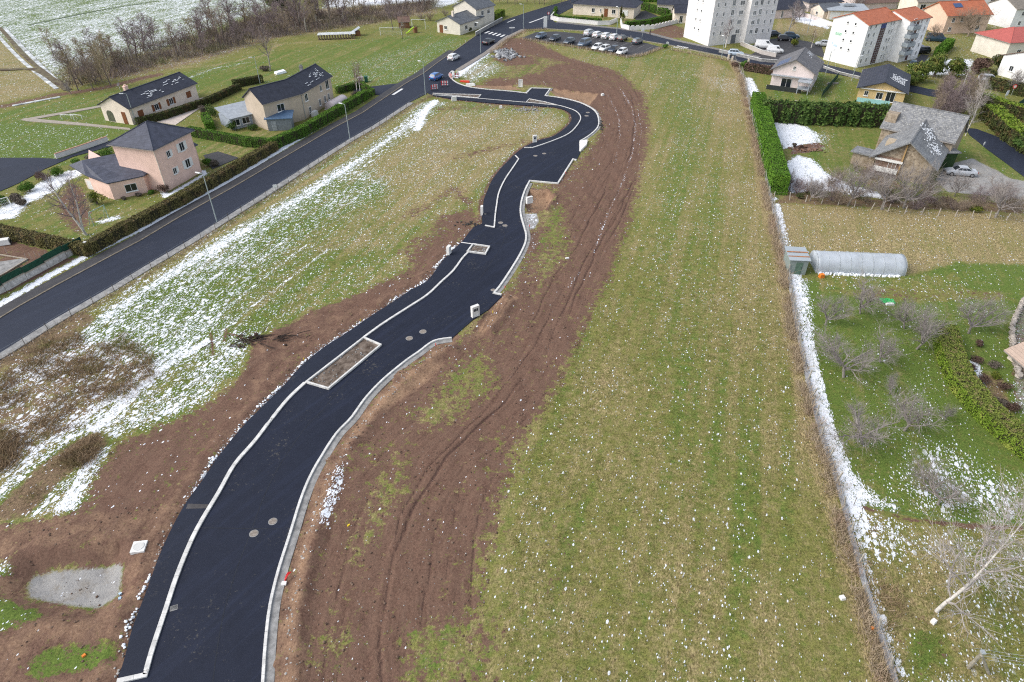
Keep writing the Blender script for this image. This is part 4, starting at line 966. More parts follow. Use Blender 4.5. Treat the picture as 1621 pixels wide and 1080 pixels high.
def hedge(line, w_, h, m, label, leaf=.10, dens=110, px=True, top=None, rough_=.06, taper=.92, name='hedge', core=None, z0=0.0):
    """clipped hedge: solid twiggy core with leaves all over its faces"""
    L = pts(line) if px else line; x0, y0 = L[0]; L = [(x-x0, y-y0) for x, y in L]
    r = thing(name, label, 'hedge', (x0, y0, gz(x0, y0)+z0))
    rng = np.random.default_rng(int(abs(x0*31+y0*17))); b = MB(); b.strip(L, w_/2*.9, w_/2*.9, -.1, h-.05); b.build('core', core or M('hedge inside', (.030, .028, .014), .95, .4, 3), r)
    Pl = []; Nl = []; tops = []
    for (xa, ya), (xb, yb) in zip(L, L[1:]):
        l = math.hypot(xb-xa, yb-ya); dx, dy = (xb-xa)/l, (yb-ya)/l; nx_, ny_ = -dy, dx
        for k in range(3):
            n = int(dens*l*(h if k < 2 else w_*1.15)); u = rng.uniform(-w_*.45, l+w_*.45, n)
            wob = rough_*(np.sin(u*2.1+k)+.6*np.sin(u*5.3+2*k))
            if k < 2:
                s = 1 if k == 0 else -1; v = rng.random(n)*h; o = s*(w_/2*(1-(1-taper)*v/h)+wob+rng.normal(0, rough_*.7, n)); z = v
                nn = np.tile([nx_*s, ny_*s, .25], (n, 1))
            else:
                o = rng.uniform(-w_/2*taper, w_/2*taper, n); z = h+wob*.6+rng.normal(0, rough_*.7, n); nn = np.tile([0, 0, 1.], (n, 1))
            Pl.append(np.c_[xa+dx*u+nx_*o, ya+dy*u+ny_*o, z]); Nl.append(nn); tops.append(np.full(n, k == 2))
    for xe, ye, (xa, ya), (xb, yb) in ((*L[0], L[1], L[0]), (*L[-1], L[-2], L[-1])):
        l = math.hypot(xb-xa, yb-ya); dx, dy = (xb-xa)/l, (yb-ya)/l; n = int(dens*w_*h)
        o = rng.uniform(-w_/2, w_/2, n); Pl.append(np.c_[xe+dx*w_*.46-dy*o, ye+dy*w_*.46+dx*o, rng.random(n)*h]); Nl.append(np.tile([dx, dy, .2], (n, 1))); tops.append(np.zeros(n, bool))
    Pv = np.concatenate(Pl); Nv_ = np.concatenate(Nl); T = np.concatenate(tops)
    f = lambda n_: (Pv, Nv_)
    Q = leaf_cloud(len(Pv), f, leaf, rng, 0)
    if top: quads('leaves', Q[~T], m, r); quads('top_leaves', Q[T], top, r)
    else: quads('leaves', Q, m, r)
    return r

# hedges left of the main road
hedge([(222,198),(262,188),(330,165),(378,143)], 1.1, 1.35, LEAF_THUJA, 'dark clipped hedge in front of the long cream bungalow', .12, 80, core=None)
hedge([(434,235),(480,215),(540,180),(578,157)], 1.5, 1.75, LEAF_HEDGE, 'trimmed green hedge along the road below the beige house', .10, 110, top=LEAF_BOX)  # brighter leaf colour on top paints in the light from above
hedge([(434,234),(395,232),(305,215)], 1.2, 1.6, LEAF_HEDGE, 'green hedge between the beige house garden and the pink house', .10, 100, top=LEAF_BOX)  # top leaves lighter too, light from above put into their colour
hedge([(-40,361),(0,372),(70,388),(138,403)], 1.3, 1.5, LEAF_BROWN, 'brownish hedge at the lower end of the pink house garden', .11, 110, rough_=.08)
hedge([(140,402.5),(200,370),(290,322),(380,270),(433,239)], 1.4, 1.5, LEAF_BROWN, 'long brownish-green hedge along the road beside the pink house', .11, 110, rough_=.08)
hedge([(576,160),(590,150),(574,140)], .9, 1.2, LEAF_BOX, 'bright green corner of hedge at the side lane', .10, 90)
hedge([(536,148),(552,143),(572,138)], 1.2, 1.3, LEAF_HEDGE, 'low hedge around the birches by the side lane', .10, 80)
hedge([(375,138),(412,131)], 1.4, 1.5, LEAF_THUJA, 'short dark hedge beside the far lamp post', .12, 90)
hedge([(775,36),(793,26)], 2.2, 2.0, LEAF_PRIV, 'yellow-green hedge right of the grey-roofed house', .16, 50)
hedge([(760,42),(774,36)], 1.4, 1.2, LEAF_RUST, 'rust-brown hedge between house and green hedge', .16, 50)
hedge([(328,192),(334,205)], 1.6, 1.5, LEAF_BOX, 'short bright hedge piece behind the pink house roof', .12, 80)
# top middle villa
hedge([(880,16),(876,26),(884,30),(950,35)], .9, 1.0, LEAF_HEDGE, 'hedge above the white wall of the cream villa', .16, 60, z0=.0)
hedge([(993,43),(1024,40),(1064,30)], 1.4, 1.5, LEAF_HEDGE, 'hedge above the stepped white wall', .16, 55)
hedge([(1008,12),(1036,20),(1056,27)], 1.6, 2.0, LEAF_HEDGE, 'tall hedge behind the villa driveway', .16, 50)
hedge([(1010,3),(1048,3)], 2.5, 1.6, LEAF_BOX, 'green hedge at the very top behind the villa', .18, 40)
# right side
hedge([(1197,172),(1205,205),(1216,250),(1230,304)], 2.5, 3.1, LEAF_BOX, 'big bright green clipped hedge along the field boundary', .11, 120, taper=.95, rough_=.05)
rng_ = np.random.default_rng(5)
hedge([(1214,190),(1270,194),(1340,196),(1408,200)], 3.0, 3.4, LEAF_LAUREL, 'tall ragged laurel hedge behind the stone house lawn', .26, 40, rough_=.32)
hedge(SM(pts([(1493,536),(1502,572),(1520,612),(1545,645),(1580,680),(1640,730)]), 3), 2.3, 1.5, LEAF_PRIV, 'curved mossy hedge around the garden at the right edge', .085, 190, px=False, top=LEAF_PTOP, rough_=.03)
hedge([(1566,190),(1600,222),(1640,250)], 3.2, 2.6, LEAF_THUJA, 'dark clipped hedge along the driveway at the right edge', .2, 50, top=LEAF_PRIV, rough_=.12)
hedge([(1558,168),(1580,178),(1640,196)], 2.2, 2.4, LEAF_THUJA, 'dark hedge beyond the driveway at the right edge', .2, 45, top=LEAF_PRIV)
hedge([(1565,140),(1600,148),(1640,156)], 2.0, 2.2, LEAF_THUJA, 'brown-green hedge above the street at the right edge', .22, 40)
hedge([(1484,90),(1500,76)], 2.0, 2.2, LEAF_BOX, 'small bright green hedge beside the blue van', .2, 45)
# orchard
for i, (kd, x, y, h, wd, lb) in enumerate([
    ('orch0',1362,497,4.2,1.0,'bare fruit tree directly below the polytunnel, with a thick trunk'), ('orch1',1306,515,3.6,1.0,'slim bare fruit tree nearest the shed'),
    ('orch2',1432,520,4.0,1.0,'bare fruit tree right of the green tarpaulin'), ('orch0',1451,552,4.4,1.05,'bare fruit tree left of the curved hedge tip'),
    ('orch1',1533,528,4.2,1.15,'wide bare fruit tree standing behind the curved hedge'), ('orch2',1336,598,4.6,1.25,'dense spreading bare fruit tree, leftmost in the middle of the orchard'),
    ('orch0',1393,574,3.4,1.0,'smaller bare fruit tree behind the dense spreading one'), ('orch1',1408,624,2.0,.9,'young little fruit tree in the middle of the orchard'),
    ('orch2',1366,703,4.2,1.3,'large bare fruit tree with low curving branches beside the snow bank'), ('orch0',1430,682,3.8,1.15,'bare fruit tree between the snow bank and the curved hedge'),
    ('orch1',1495,665,1.9,.8,'little bare sapling at the foot of the curved hedge'), ('orch1',1485,798,3.6,1.25,'low bare fruit tree on the snow-specked lawn near the net fence')]):
    tree(kd, x, y, h, lb, wide=wd)
for i, (kd, x, y, h, lb) in enumerate([('orch1',1282,318,3.4,'small bare tree on the rail fence left of the snow patch'), ('orch0',1342,326,6.0,'tall bare tree at the rail fence in front of the balcony'), ('orch2',1395,332,6.2,'bare tree with yellow trunk guard by the rail fence'),
    ('orch1',1430,330,6.4,'spreading bare tree in front of the stone gable'), ('orch2',1575,345,5.6,'bare tree at the right end of the rail fence'), ('orch0',1510,312,3.6,'low bare tree below the silver car'), ('orch1',1250,300,2.6,'thin bare shrub-like tree near the bright hedge end'), ('orch1',1280,192,2.4,'little bare tree in front of the laurel hedge')]):
    tree(kd, x, y, h, lb)
# shrubs under the rail fence
sp = [('bush0',1300,310,1.9),('bush1',1325,312,2.2),('bush0',1318,296,2.6),('bush1',1370,320,1.6),('bush0',1410,322,1.8),('bush1',1455,322,1.7),('bush0',1480,325,1.6),('bush1',1530,330,1.8),('bush0',1545,322,1.8),('bush1',1605,335,2.0),('bush0',1260,296,1.8),('bush1',1355,272,2.4),('bush0',1372,282,2.4),('bush1',1330,285,2.2),('bush0',1590,325,2.2),('bush1',1440,310,1.8)]
rq = random.Random(11)
sp += [(('bush0', 'bush1')[k % 2], 1262+k*15+rq.uniform(-7, 7), 300+k*1.0+rq.uniform(-10, 20), rq.uniform(1.6, 3.0)) for k in range(24)]
for kd, x, y, h in sp: tree(kd, x, y, h, 'tangled leafless shrub in the thicket along the rail fence', 'bare_shrub', 'leafless shrubs along the rail fence')
for x, y, d, h, m, lb in [(1388,272,2.4,1.4,LEAF_GREY,'grey-brown shrub at the corner of the stone house lawn'), (1500,322,3.0,.9,LEAF_RUST,'low rust-brown ground shrub below the silver car'), (1470,318,2.5,.9,LEAF_RUST,'low rust shrub below the stone gable'), (1545,335,2.4,.9,LEAF_YEL,'yellowish low shrub near the right end of the rail fence'), (1268,236,1.2,.9,LEAF_RUST,'rust-brown shrub on the snow, right one of the rockery'), (1257,233,.9,.8,LEAF_GREY,'grey shrub on the snow, left one of the rockery'), (1265,314,1.4,.9,LEAF_THUJA,'dark shrub at the foot of the bright hedge end')]:
    shrub(x, y, d, h, m, lb, leaf=.09, n=900)
# birches
tree('silver', 1482, 968, 10.0, 'white-barked birch with a thick leaning trunk at the lower right', 'birch_tree', rot=0, lean=(R(2), R(10)), wide=1.25)
tree('birch1', 137, 372, 10.0, 'tall white-barked tree with brown drooping twigs in the pink house garden', 'birch_tree', rot=.5, lean=(R(0), R(-7)), wide=.8)
tree('birch1', 134, 371, 9.6, 'second white trunk close beside the tall one in the pink house garden', 'birch_tree', rot=2.5, lean=(R(0), R(-9)), wide=.7)
tree('birch0', 565.5, 148, 6.5, 'left one of two thin birches in the side-lane hedge', 'birch_tree', wide=.7)
tree('birch0', 571, 149, 6.8, 'right one of two thin birches in the side-lane hedge', 'birch_tree', wide=.7)
tree('silver', 1528, 215, 9.5, 'tall white-barked tree behind the right end of the stone house', 'birch_tree', wide=.75)
tree('birch1', 1507, 183, 9.5, 'slender white-barked tree behind the slate roof ridge', 'birch_tree', wide=.8)
tree('birch1', 1148, 76, 7.0, 'small grey-white tree in front of the left apartment block', 'birch_tree', wide=1.0)
tree('birch1', 1247, 56, 9.0, 'reddish bare tree beside the left apartment block yard', 'birch_tree', wide=.9)
tree('birch0', 1284, 76, 4.5, 'small bare tree behind the solar-roofed house', 'birch_tree')
for k in range(34):
    u = random.random(); x = 1455+random.random()*75+(10 if k % 3 else 0); y = 160+random.random()*34
    tree(('alder0', 'tall2', 'alder1', 'bush0')[k % 4], x, y, (random.uniform(4.5, 7.5) if k % 4 < 3 else 3.0), 'bare reddish tree in the thicket behind the stone house', 'bare_tree', 'bare trees in the thicket behind the stone house')
# evergreen mass and garden trees top right
for i, (x, y, d, h, m, lb) in enumerate([(1452,130,6.5,5.5,LEAF_PINE,'bushy yellow-green conifer right of the yellow house'), (1478,122,6.5,6.0,LEAF_PINE,'tallest bushy conifer of the clump below the blue van'), (1508,124,6.0,5.2,LEAF_PINE,'bushy conifer at the right of the clump'), (1440,135,4.0,4.0,LEAF_PINE,'smaller conifer against the yellow house roof'),
    (1548,116,5.0,4.6,LEAF_RUST,'rust-brown conifer in the gardens at upper right'), (1580,112,5.0,4.8,LEAF_THUJA,'brown-green conifer in front of the red-roofed house'), (1562,126,4.0,3.0,LEAF_THUJA,'low dark conifer by the silver car parked far right'), (1577,90,4.6,4.0,LEAF_PINE,'green conifer against the red-roofed house'), (1618,238,4.5,3.6,LEAF_LAUREL,'round dark green shrub at the right edge by the driveway'), (1600,215,3.2,2.6,LEAF_LAUREL,'round green shrub next to the driveway hedge')]):
    shrub(x, y, d, h, m, lb, 'conifer' if i < 8 else 'shrub', 'tree' if i < 8 else 'shrub', .22, 2600)
for x, y, d, h, lb in [(437,17,6.5,6.5,'dark evergreen standing in the bare tree belt, left one'), (449,13,5.5,7.5,'taller dark evergreen standing in the bare tree belt')]: shrub(x, y, d, h, LEAF_LAUREL, lb, 'evergreen_tree', 'tree', .3, 2400)
# gardens on the left
for x, y, d, h, m, lb in [(154,323,2.7,2.2,LEAF_YEL,'yellow-green bushy shrub at the corner of the pink house'), (263,303,2.6,1.5,LEAF_RUST,'rust-brown rounded shrub against the pink wall'), (330,263,1.9,1.5,LEAF_HEDGE,'dark green shrub by the far corner of the pink house'), (341,262,1.9,1.3,LEAF_GREY,'grey shrub by the little driveway'), (221,310,1.0,.6,LEAF_GREY,'small grey shrub under the pink wing window, right'), (197,316,.9,.5,LEAF_GREY,'small grey shrub under the pink wing window, left'), (241,307,1.3,.6,LEAF_HEDGE,'low green plant at the foot of the pink wing'),
    (47,302,3.2,1.8,LEAF_HEDGE,'dark green shrub in the left garden border'), (92,278,2.6,1.8,LEAF_HEDGE,'dark shrub nearest the pink house in the border'), (70,285,2.8,1.7,LEAF_RUST,'reddish shrub in the middle of the left border'), (124,264,2.4,2.0,LEAF_HEDGE,'green shrub behind the pink wing roof'), (28,318,2.4,1.3,LEAF_GREY,'brown-grey shrub at the left end of the border'), (4,324,2.4,1.6,LEAF_HEDGE,'green shrub at the left picture edge'), (170,247,4.0,1.3,LEAF_HEDGE,'low green shrub between lane and pink house'), (150,252,3,1.1,LEAF_GREY,'brownish shrub along the lane'), (35,325,1.6,1.0,LEAF_GREY,'small straw shrub beside the goal frame'),
    (336,184,3.4,2.6,LEAF_LAUREL,'dark green bush in the beige house garden'), (368,206,2.6,2.0,LEAF_LAUREL,'round dark bush near the pale rockery'), (322,180,2.6,2.2,LEAF_GREY,'bare brownish bush beside the dark green bush'), (402,206,2.4,1.4,LEAF_LAUREL,'low dark bush in front of the white-roofed annexe'), (565,152,3.2,1.6,LEAF_GREY,'leafless grey bush around the two thin birches'), (420,112,3.4,1.3,LEAF_GREY,'grey thorny mound under the lone meadow tree'),
    (713,48,1.6,1.4,LEAF_GREY,'bare clipped bush, leftmost along the grey-roofed house'), (722,49,1.6,1.3,LEAF_GREY,'bare clipped bush, second along the grey-roofed house'), (732,50,1.6,1.4,LEAF_GREY,'bare clipped bush, third along the grey-roofed house'), (743,50,1.8,1.6,LEAF_THUJA,'dark round bush at the right end of the grey-roofed house'),
    (982,32,1.1,5.0,LEAF_THUJA,'narrow dark cypress beside the villa'), (986,33,1.8,2.8,LEAF_YEL,'small yellow-green conifer at the villa gate'), (972,26,2.0,1.6,LEAF_GREY,'grey shrub beside the villa door'), (953,29,1.0,1.4,LEAF_YEL,'small shrub on the villa terrace'), (1174,67,1.3,1.9,LEAF_YEL,'little yellow-green conifer in front of the left apartment block'), (1164,108,2.6,1.6,LEAF_RUST,'rust-brown bush beside the gate posts'), (1178,108,2.4,2.2,LEAF_HEDGE,'green bush beside the gate posts'), (1053,76,2.2,1.0,LEAF_HEDGE,'low bush at the corner of the car park'), (1256,74,2.4,2.6,LEAF_YEL,'ochre bush between the white vans and the dark cars'), (1360,96,2.4,1.6,LEAF_HEDGE,'bush at the foot of the white gable'), (1224,112,3.0,1.8,LEAF_RUST,'brown hedge-like bush left of the solar-roofed house')]:
    shrub(x, y, d, h, m, lb, leaf=.10 if y > 150 else .14, n=1300 if y > 150 else 800, cone=.7 if 'cypress' in lb or 'conifer' in lb else 0)
hedge([(1185,112),(1222,118)], 2.0, 1.6, LEAF_RUST, 'brown leafless hedge left of the solar-roofed house', .16, 50)
# garden at the right edge: low rounded heathers
for i, (x, y, d, m, lb) in enumerate([(1543,572,1.5,LEAF_RUST,'dark heather cushion, first of the row inside the curved hedge'), (1535,585,1.4,LEAF_RUST,'dark heather cushion, second inside the curved hedge'), (1556,604,1.7,LEAF_RUST,'reddish heather cushion right of the snow strip'), (1572,580,1.8,LEAF_GREY,'grey-green cushion plant beside the heathers'), (1576,598,1.2,LEAF_YEL,'small yellow cushion plant between the heathers'), (1588,616,1.8,LEAF_RUST,'pinkish heather cushion near the tiled roof'), (1582,640,1.8,LEAF_GREY,'grey heather cushion near the lower snow strip'), (1600,648,1.7,LEAF_RUST,'dark heather cushion at the corner of the tiled roof'), (1550,548,1.2,LEAF_RUST,'single heather cushion at the top of the bed'), (1560,634,1.3,LEAF_THUJA,'dark low cushion against the hedge')]):
    shrub(x, y, d, .8, m, lb, 'cushion_plant', 'plant', .06, 900)

# tree belt at the upper left and trees along the top
BELT = [(95,138),(165,134),(235,108),(330,86),(430,60),(520,48),(600,36),(650,26),(690,12),(690,2),(600,14),(500,22),(420,24),(330,52),(200,78),(120,108)]
bp = pts(BELT); lo = arr(bp).min(0); hi = arr(bp).max(0); n = 0; placed = []
rb = random.Random(3)
while n < 84:
    q = (rb.uniform(lo[0], hi[0]), rb.uniform(lo[1], hi[1]))
    if not inside(np.array([q]), bp)[0] or any(math.hypot(q[0]-a, q[1]-b_) < 2.6 for a, b_ in placed): 
        n += 0; 
        if rb.random() < .0005: break
        continue
    placed.append(q); n += 1
    kd = rb.choice(['alder0','alder0','alder1','tall0','tall1','tall2','tall3','alder2'])
    tree(kd, 0, 0, rb.uniform(5.0, 9.5), 'bare purplish-brown tree in the belt of trees beyond the meadow', 'bare_tree', 'bare trees in the belt beyond the meadow', world=q, wide=rb.uniform(1.2, 1.7))
for x, y, h, kd, lb in [(124,143,9,'alder2','pale-trunked tree at the left end of the tree belt'), (148,142,8,'alder1','second tree from the left end of the belt, over the dark hollow'), (176,137,9.5,'alder2','straw-coloured tree with thick pale trunk behind the cream bungalow'), (86,92,7,'alder2','lone bare tree on the snowy field at upper left'), (113,150,2.5,'orch1','tiny bare tree on the meadow left of the cream bungalow'), (428,112,9.5,'tall1','lone bare tree in the meadow behind the beige house'), (475,42,11,'tall3','tall pale bare tree at the right of the belt'), (496,40,10,'alder2','bare yellowish tree above the tarpaulin'), (637,62,5.5,'tall2','bare tree on the lawn beside the little goal'), (622,48,8,'tall0','tall bare tree behind the wooden playhouse'), (548,32,8,'tall2','slim tree on the snow above the log pile')]:
    tree(kd, x, y, h, lb)
for k in range(36):
    x = 560+k*10.5+rb.uniform(-4, 4); y = (6 if x < 700 else 14-(x-700)*.05)+rb.uniform(-5, 3)
    if 690 < x < 772: y = rb.uniform(-6, 2)
    tree(rb.choice(['tall0','alder0','tall2','alder1']), x, y, rb.uniform(5, 8), 'dark bare tree in the row along the top of the picture', 'bare_tree', 'bare trees along the top edge')
for k in range(14):
    tree('bush%d' % (k % 2), 505+k*20+rb.uniform(-6, 6), 30+rb.uniform(-12, 14)-k*1.2, rb.uniform(2, 3.4), 'leafless bush on the snowy ground above the meadow', 'bare_shrub', 'leafless bushes above the meadow')
for x, y, h, lb in [(1531,58,7.5,'large round brown bare tree in front of the peach house'), (1480,66,5,'bare bush in front of the peach house corner'), (1596,38,5.5,'dark bare tree before the grey-roofed house top right'), (1265,32,5,'bare reddish tree near the flat garage roofs'), (1350,18,5,'bare bush behind the red-roofed apartment block'), (1604,150,5,'bare bush at the far right street'), (1545,8,5,'dark bare tree among the white houses at the top'), (1568,22,4.5,'bare bush between the houses at the top right'), (1215,20,5,'bare tree behind the left apartment block')]:
    tree(rb.choice(['orch0', 'orch1', 'orch2']), x, y, h, lb)
for o in [o for o in bpy.data.objects if o.get('label') in ('large round brown bare tree in front of the peach house', 'bare bush in front of the peach house corner')]:
    for c in o.children:
        c.material_slots[0].link = 'OBJECT'; c.material_slots[0].material = TWIGB

r = thing('branch_pile', 'dark tangled pile of branches on bare earth beside the snowy field', 'branch pile', (*at(408, 541), 0)); b = MB(); rg = random.Random(9)
for k in range(64):
    a = rg.gauss(.15, .5); l = rg.uniform(.6, 2.4); x = rg.gauss(0, 1.9); y = rg.gauss(0, .4)+x*.15; z = rg.uniform(.05, .4)
    b.tube([(x, y, z), (x+math.cos(a)*l*.5, y+math.sin(a)*l*.5, z+rg.uniform(0, .2)), (x+math.cos(a)*l, y+math.sin(a)*l, z+rg.uniform(-.15, .15))], [.05, .04, .015], 5)
tag(b.build('branches', M('wet dark wood', (.045, .032, .026), .9, .4, 4), r), None, None, None, 'stuff'); b = MB()
for k in range(30):
    q = rock(rg.uniform(.1, .3), rg); q.verts.index_update(); x, y = rg.gauss(0, 1.5), rg.gauss(0, .5); b.add([(v.co.x+x, v.co.y+y, v.co.z+.08) for v in q.verts], [tuple(v.index for v in f.verts) for f in q.faces]); q.free()
tag(b.build('clods', M('dark clods', (.06, .038, .028), .95, .4, 3), r), None, None, None, 'stuff')
# brushwood and dead grass: nobody could count the stems
def blades(name, spots, m, label, cat, h, w_, per, spread, lean=.6, z=True):
    rng = np.random.default_rng(len(spots)); S = arr(spots); n = len(S)*per
    c = np.repeat(S[:, :2], per, 0)+rng.normal(0, spread, (n, 2)); a = rng.uniform(0, 2*PI, n); hh = h*rng.uniform(.45, 1.2, n)*np.repeat(S[:, 2], per)
    zz = np.repeat(np.array([gz(x, y) for x, y in S[:, :2]]), per) if z else np.zeros(n)
    ln = rng.normal(0, lean, (n, 2))*hh[:, None]
    d = np.c_[np.cos(a), np.sin(a)]*w_
    b0 = np.c_[c-d, zz-.03]; b1 = np.c_[c+d, zz-.03]; t1 = np.c_[c+d*.35+ln, zz+hh]; t0 = np.c_[c-d*.35+ln, zz+hh]
    o = quads(name, np.stack([b0, b1, t1, t0], 1), m); return tag(o, label, cat, None, 'stuff')
STRAW = leaf_mat('dead straw grass', (.25, .19, .125), (.52, .42, .30), (.38, .275, .20), .5)
RUSH = leaf_mat('brown rank grass', (.15, .105, .06), (.43, .31, .195), (.25, .215, .09), .5)
sp = []
for x, y, a in walk(offset(FENCE_R, -.5), .16):
    if mnoise.noise(Vector((x*.5, y*.5, 0))) > -.25: sp.append((x+random.gauss(0, .28), y, random.uniform(.6, 1.2)))
blades('dead_grass', sp, STRAW, 'tall dead straw grass leaning along the boundary fence', 'dead grass', .75, .018, 26, .22, .75)
sp = [(x+random.gauss(0, .2), y+random.gauss(0, .2), random.uniform(.5, 1.0)) for x, y, a in walk(offset(MR_R[:12], -1.75), .3)]
blades('dead_grass', sp, STRAW, 'dead grass fringe beside the main road strip', 'dead grass', .5, .02, 14, .25, .5)
sp = []
for poly, nn in (([(0,575),(60,545),(170,515),(240,560),(250,600),(180,660),(60,700),(0,720),(-120,720)], 900), ([(60,820),(50,780),(90,730),(150,690),(160,715),(110,760),(100,800)], 260), ([(-60,760),(0,700),(40,700),(20,740)], 160), ([(1380,930),(1470,905),(1490,960),(1400,1000)], 45)):
    q = pts(poly); l_, h_ = arr(q).min(0), arr(q).max(0); k = 0
    while k < nn:
        p = (random.uniform(l_[0], h_[0]), random.uniform(l_[1], h_[1])); 
        if inside(np.array([p]), q)[0]:
            k += 1
            if mnoise.noise(Vector((p[0]*.25, p[1]*.25, 7))) > -.12: sp.append((*p, random.uniform(.5, 1.25)))
blades('rank_grass', sp, RUSH, 'brown tussocks of rank grass between the patches of snow', 'rank grass', .5, .018, 24, .32, .7)
sp = []
for x, y, a in walk(offset(MR_R[13:17], -2.0), .3)+walk(pts([(827,62),(849,66),(899,73),(938,80),(992,92),(1015,89),(1048,77)]), .3)+walk(pts([(1065,80),(1130,92),(1165,100)]), .4): sp.append((x, y, random.uniform(.6, 1.1)))
blades('dead_grass', sp, STRAW, 'pinkish dead grass edging the car park', 'dead grass', .7, .035, 12, .3, .5)
# short turf tufts give the near field its pile
sp = []
for poly, nn in (([(800,1080),(800,880),(860,640),(960,440),(1000,320),(1215,320),(1240,440),(1290,640),(1345,850),(1400,1080)], 19000), ([(1270,450),(1620,450),(1620,820),(1450,820),(1345,790),(1290,640)], 4500), ([(60,540),(300,420),(560,300),(640,360),(420,520),(300,640),(100,800),(0,800)], 4500), ([(1350,810),(1620,840),(1620,1080),(1420,1080)], 2500)):
    q = pts(poly); l_, h_ = arr(q).min(0), arr(q).max(0)
    C = np.c_[RNG.uniform(l_[0], h_[0], nn*3), RNG.uniform(l_[1], h_[1], nn*3)]; C = C[inside(C, q)][:nn]
    far_ = h_[1]; C = C[RNG.random(len(C)) < np.clip((far_-C[:, 1])/(.55*(far_-l_[1])), 0, 1)]
    sp += [(x, y, s) for (x, y), s in zip(C, RNG.uniform(.4, 1.2, len(C)))]
TURF = leaf_mat('short winter turf', (.10, .12, .026), (.33, .285, .115), (.13, .20, .036), .35)
blades('grass', sp, TURF, 'short uneven winter turf of the fields and gardens', 'grass', .11, .016, 9, .12, .7)
# undergrowth of the tree belt
sp = []
while len(sp) < 1500:
    q = (rb.uniform(lo[0], hi[0]), rb.uniform(lo[1], hi[1]))
    if inside(np.array([q]), bp)[0]: sp.append((*q, rb.uniform(.5, 1.3)))
blades('undergrowth', sp, leaf_mat('brushwood', (.15, .118, .108), (.30, .24, .21), (.19, .19, .09), .1), 'grey-brown brushwood under the tree belt', 'undergrowth', 1.8, .05, 10, .7, .45)
# ------------------------------------------------------------------ houses
GLASS = glass_mat()
FRAMEW = M('white window frame', (.78, .78, .76), .6, .08, 3)
SHUT_BR = M('brown wooden shutter', (.20, .075, .03), .7, .25, 6)
SHUT_W = M('white shutter', (.76, .76, .74), .6, .1, 4)
def wall_m(name, c): return M(name, c, .9, .10, .8, .15, detail=7)
W_CREAM = wall_m('cream render', (.76, .66, .555)); W_PINK = wall_m('pink render', (.80, .565, .475)); W_TAN = wall_m('beige render', (.53, .44, .345)); W_WHITE = wall_m('white render', (.80, .795, .79))
W_APT = wall_m('off-white facade', (.76, .735, .72)); W_PALE = wall_m('pale pink render', (.70, .60, .57)); W_YEL = wall_m('yellow render', (.62, .46, .23)); W_PEACH = wall_m('peach render', (.68, .50, .38)); W_LITE = wall_m('light cream render', (.70, .65, .56))
SLATE = roof_mat('dark slate tiles', (.040, .044, .062)); SLATE2 = roof_mat('blue-grey tiles', (.070, .076, .105)); GREYT = roof_mat('grey-brown tiles', (.15, .145, .15)); REDT = roof_mat('red clay tiles', (.47, .15, .075), .15); REDT2 = roof_mat('bright red tiles', (.46, .12, .10), .12); BROWNT = roof_mat('brown tiles', (.19, .12, .095))
LAUZE = roof_mat('lichen-covered stone slates', (.18, .185, .195), .35, 2.2, (.36, .355, .33), 1.6); GREYM = roof_mat('grey roof tiles', (.13, .14, .155)); TANT = roof_mat('stone-coloured tiles', (.24, .21, .175))
METALB = M('blue-grey roof sheet', (.085, .145, .235), .45, .15, 2); METALG = M('pale grey roof sheet', (.34, .37, .40), .5, .15, 1.5); STONEW = None
def stone_mat():
    t = NT('rubble stone wall'); v = t.voro(2.6); e = t.voro(2.6, None, 'DISTANCE_TO_EDGE'); n = t.noise(1.1, 4, .6)
    vc = t.n('ShaderNodeTexVoronoi'); t.l(t.tc.outputs['Object'], vc.inputs[0]); vc.inputs['Scale'].default_value = 2.6
    sp_ = t.n('ShaderNodeSeparateColor'); t.l(vc.outputs['Color'], sp_.inputs[0])
    c = t.mix(sp_.outputs[0], (.20, .15, .10), (.42, .34, .25)); c = t.mix(t.mapr(e, 0, .06, .8, 0), c, (.40, .35, .28)); c = t.mix(t.mapr(n, .4, .65, 0, .3), c, (.24, .20, .16))
    t.col(c); t.rough(.9); t.bump(e, .6, .05); return t.m
STONEW = stone_mat()

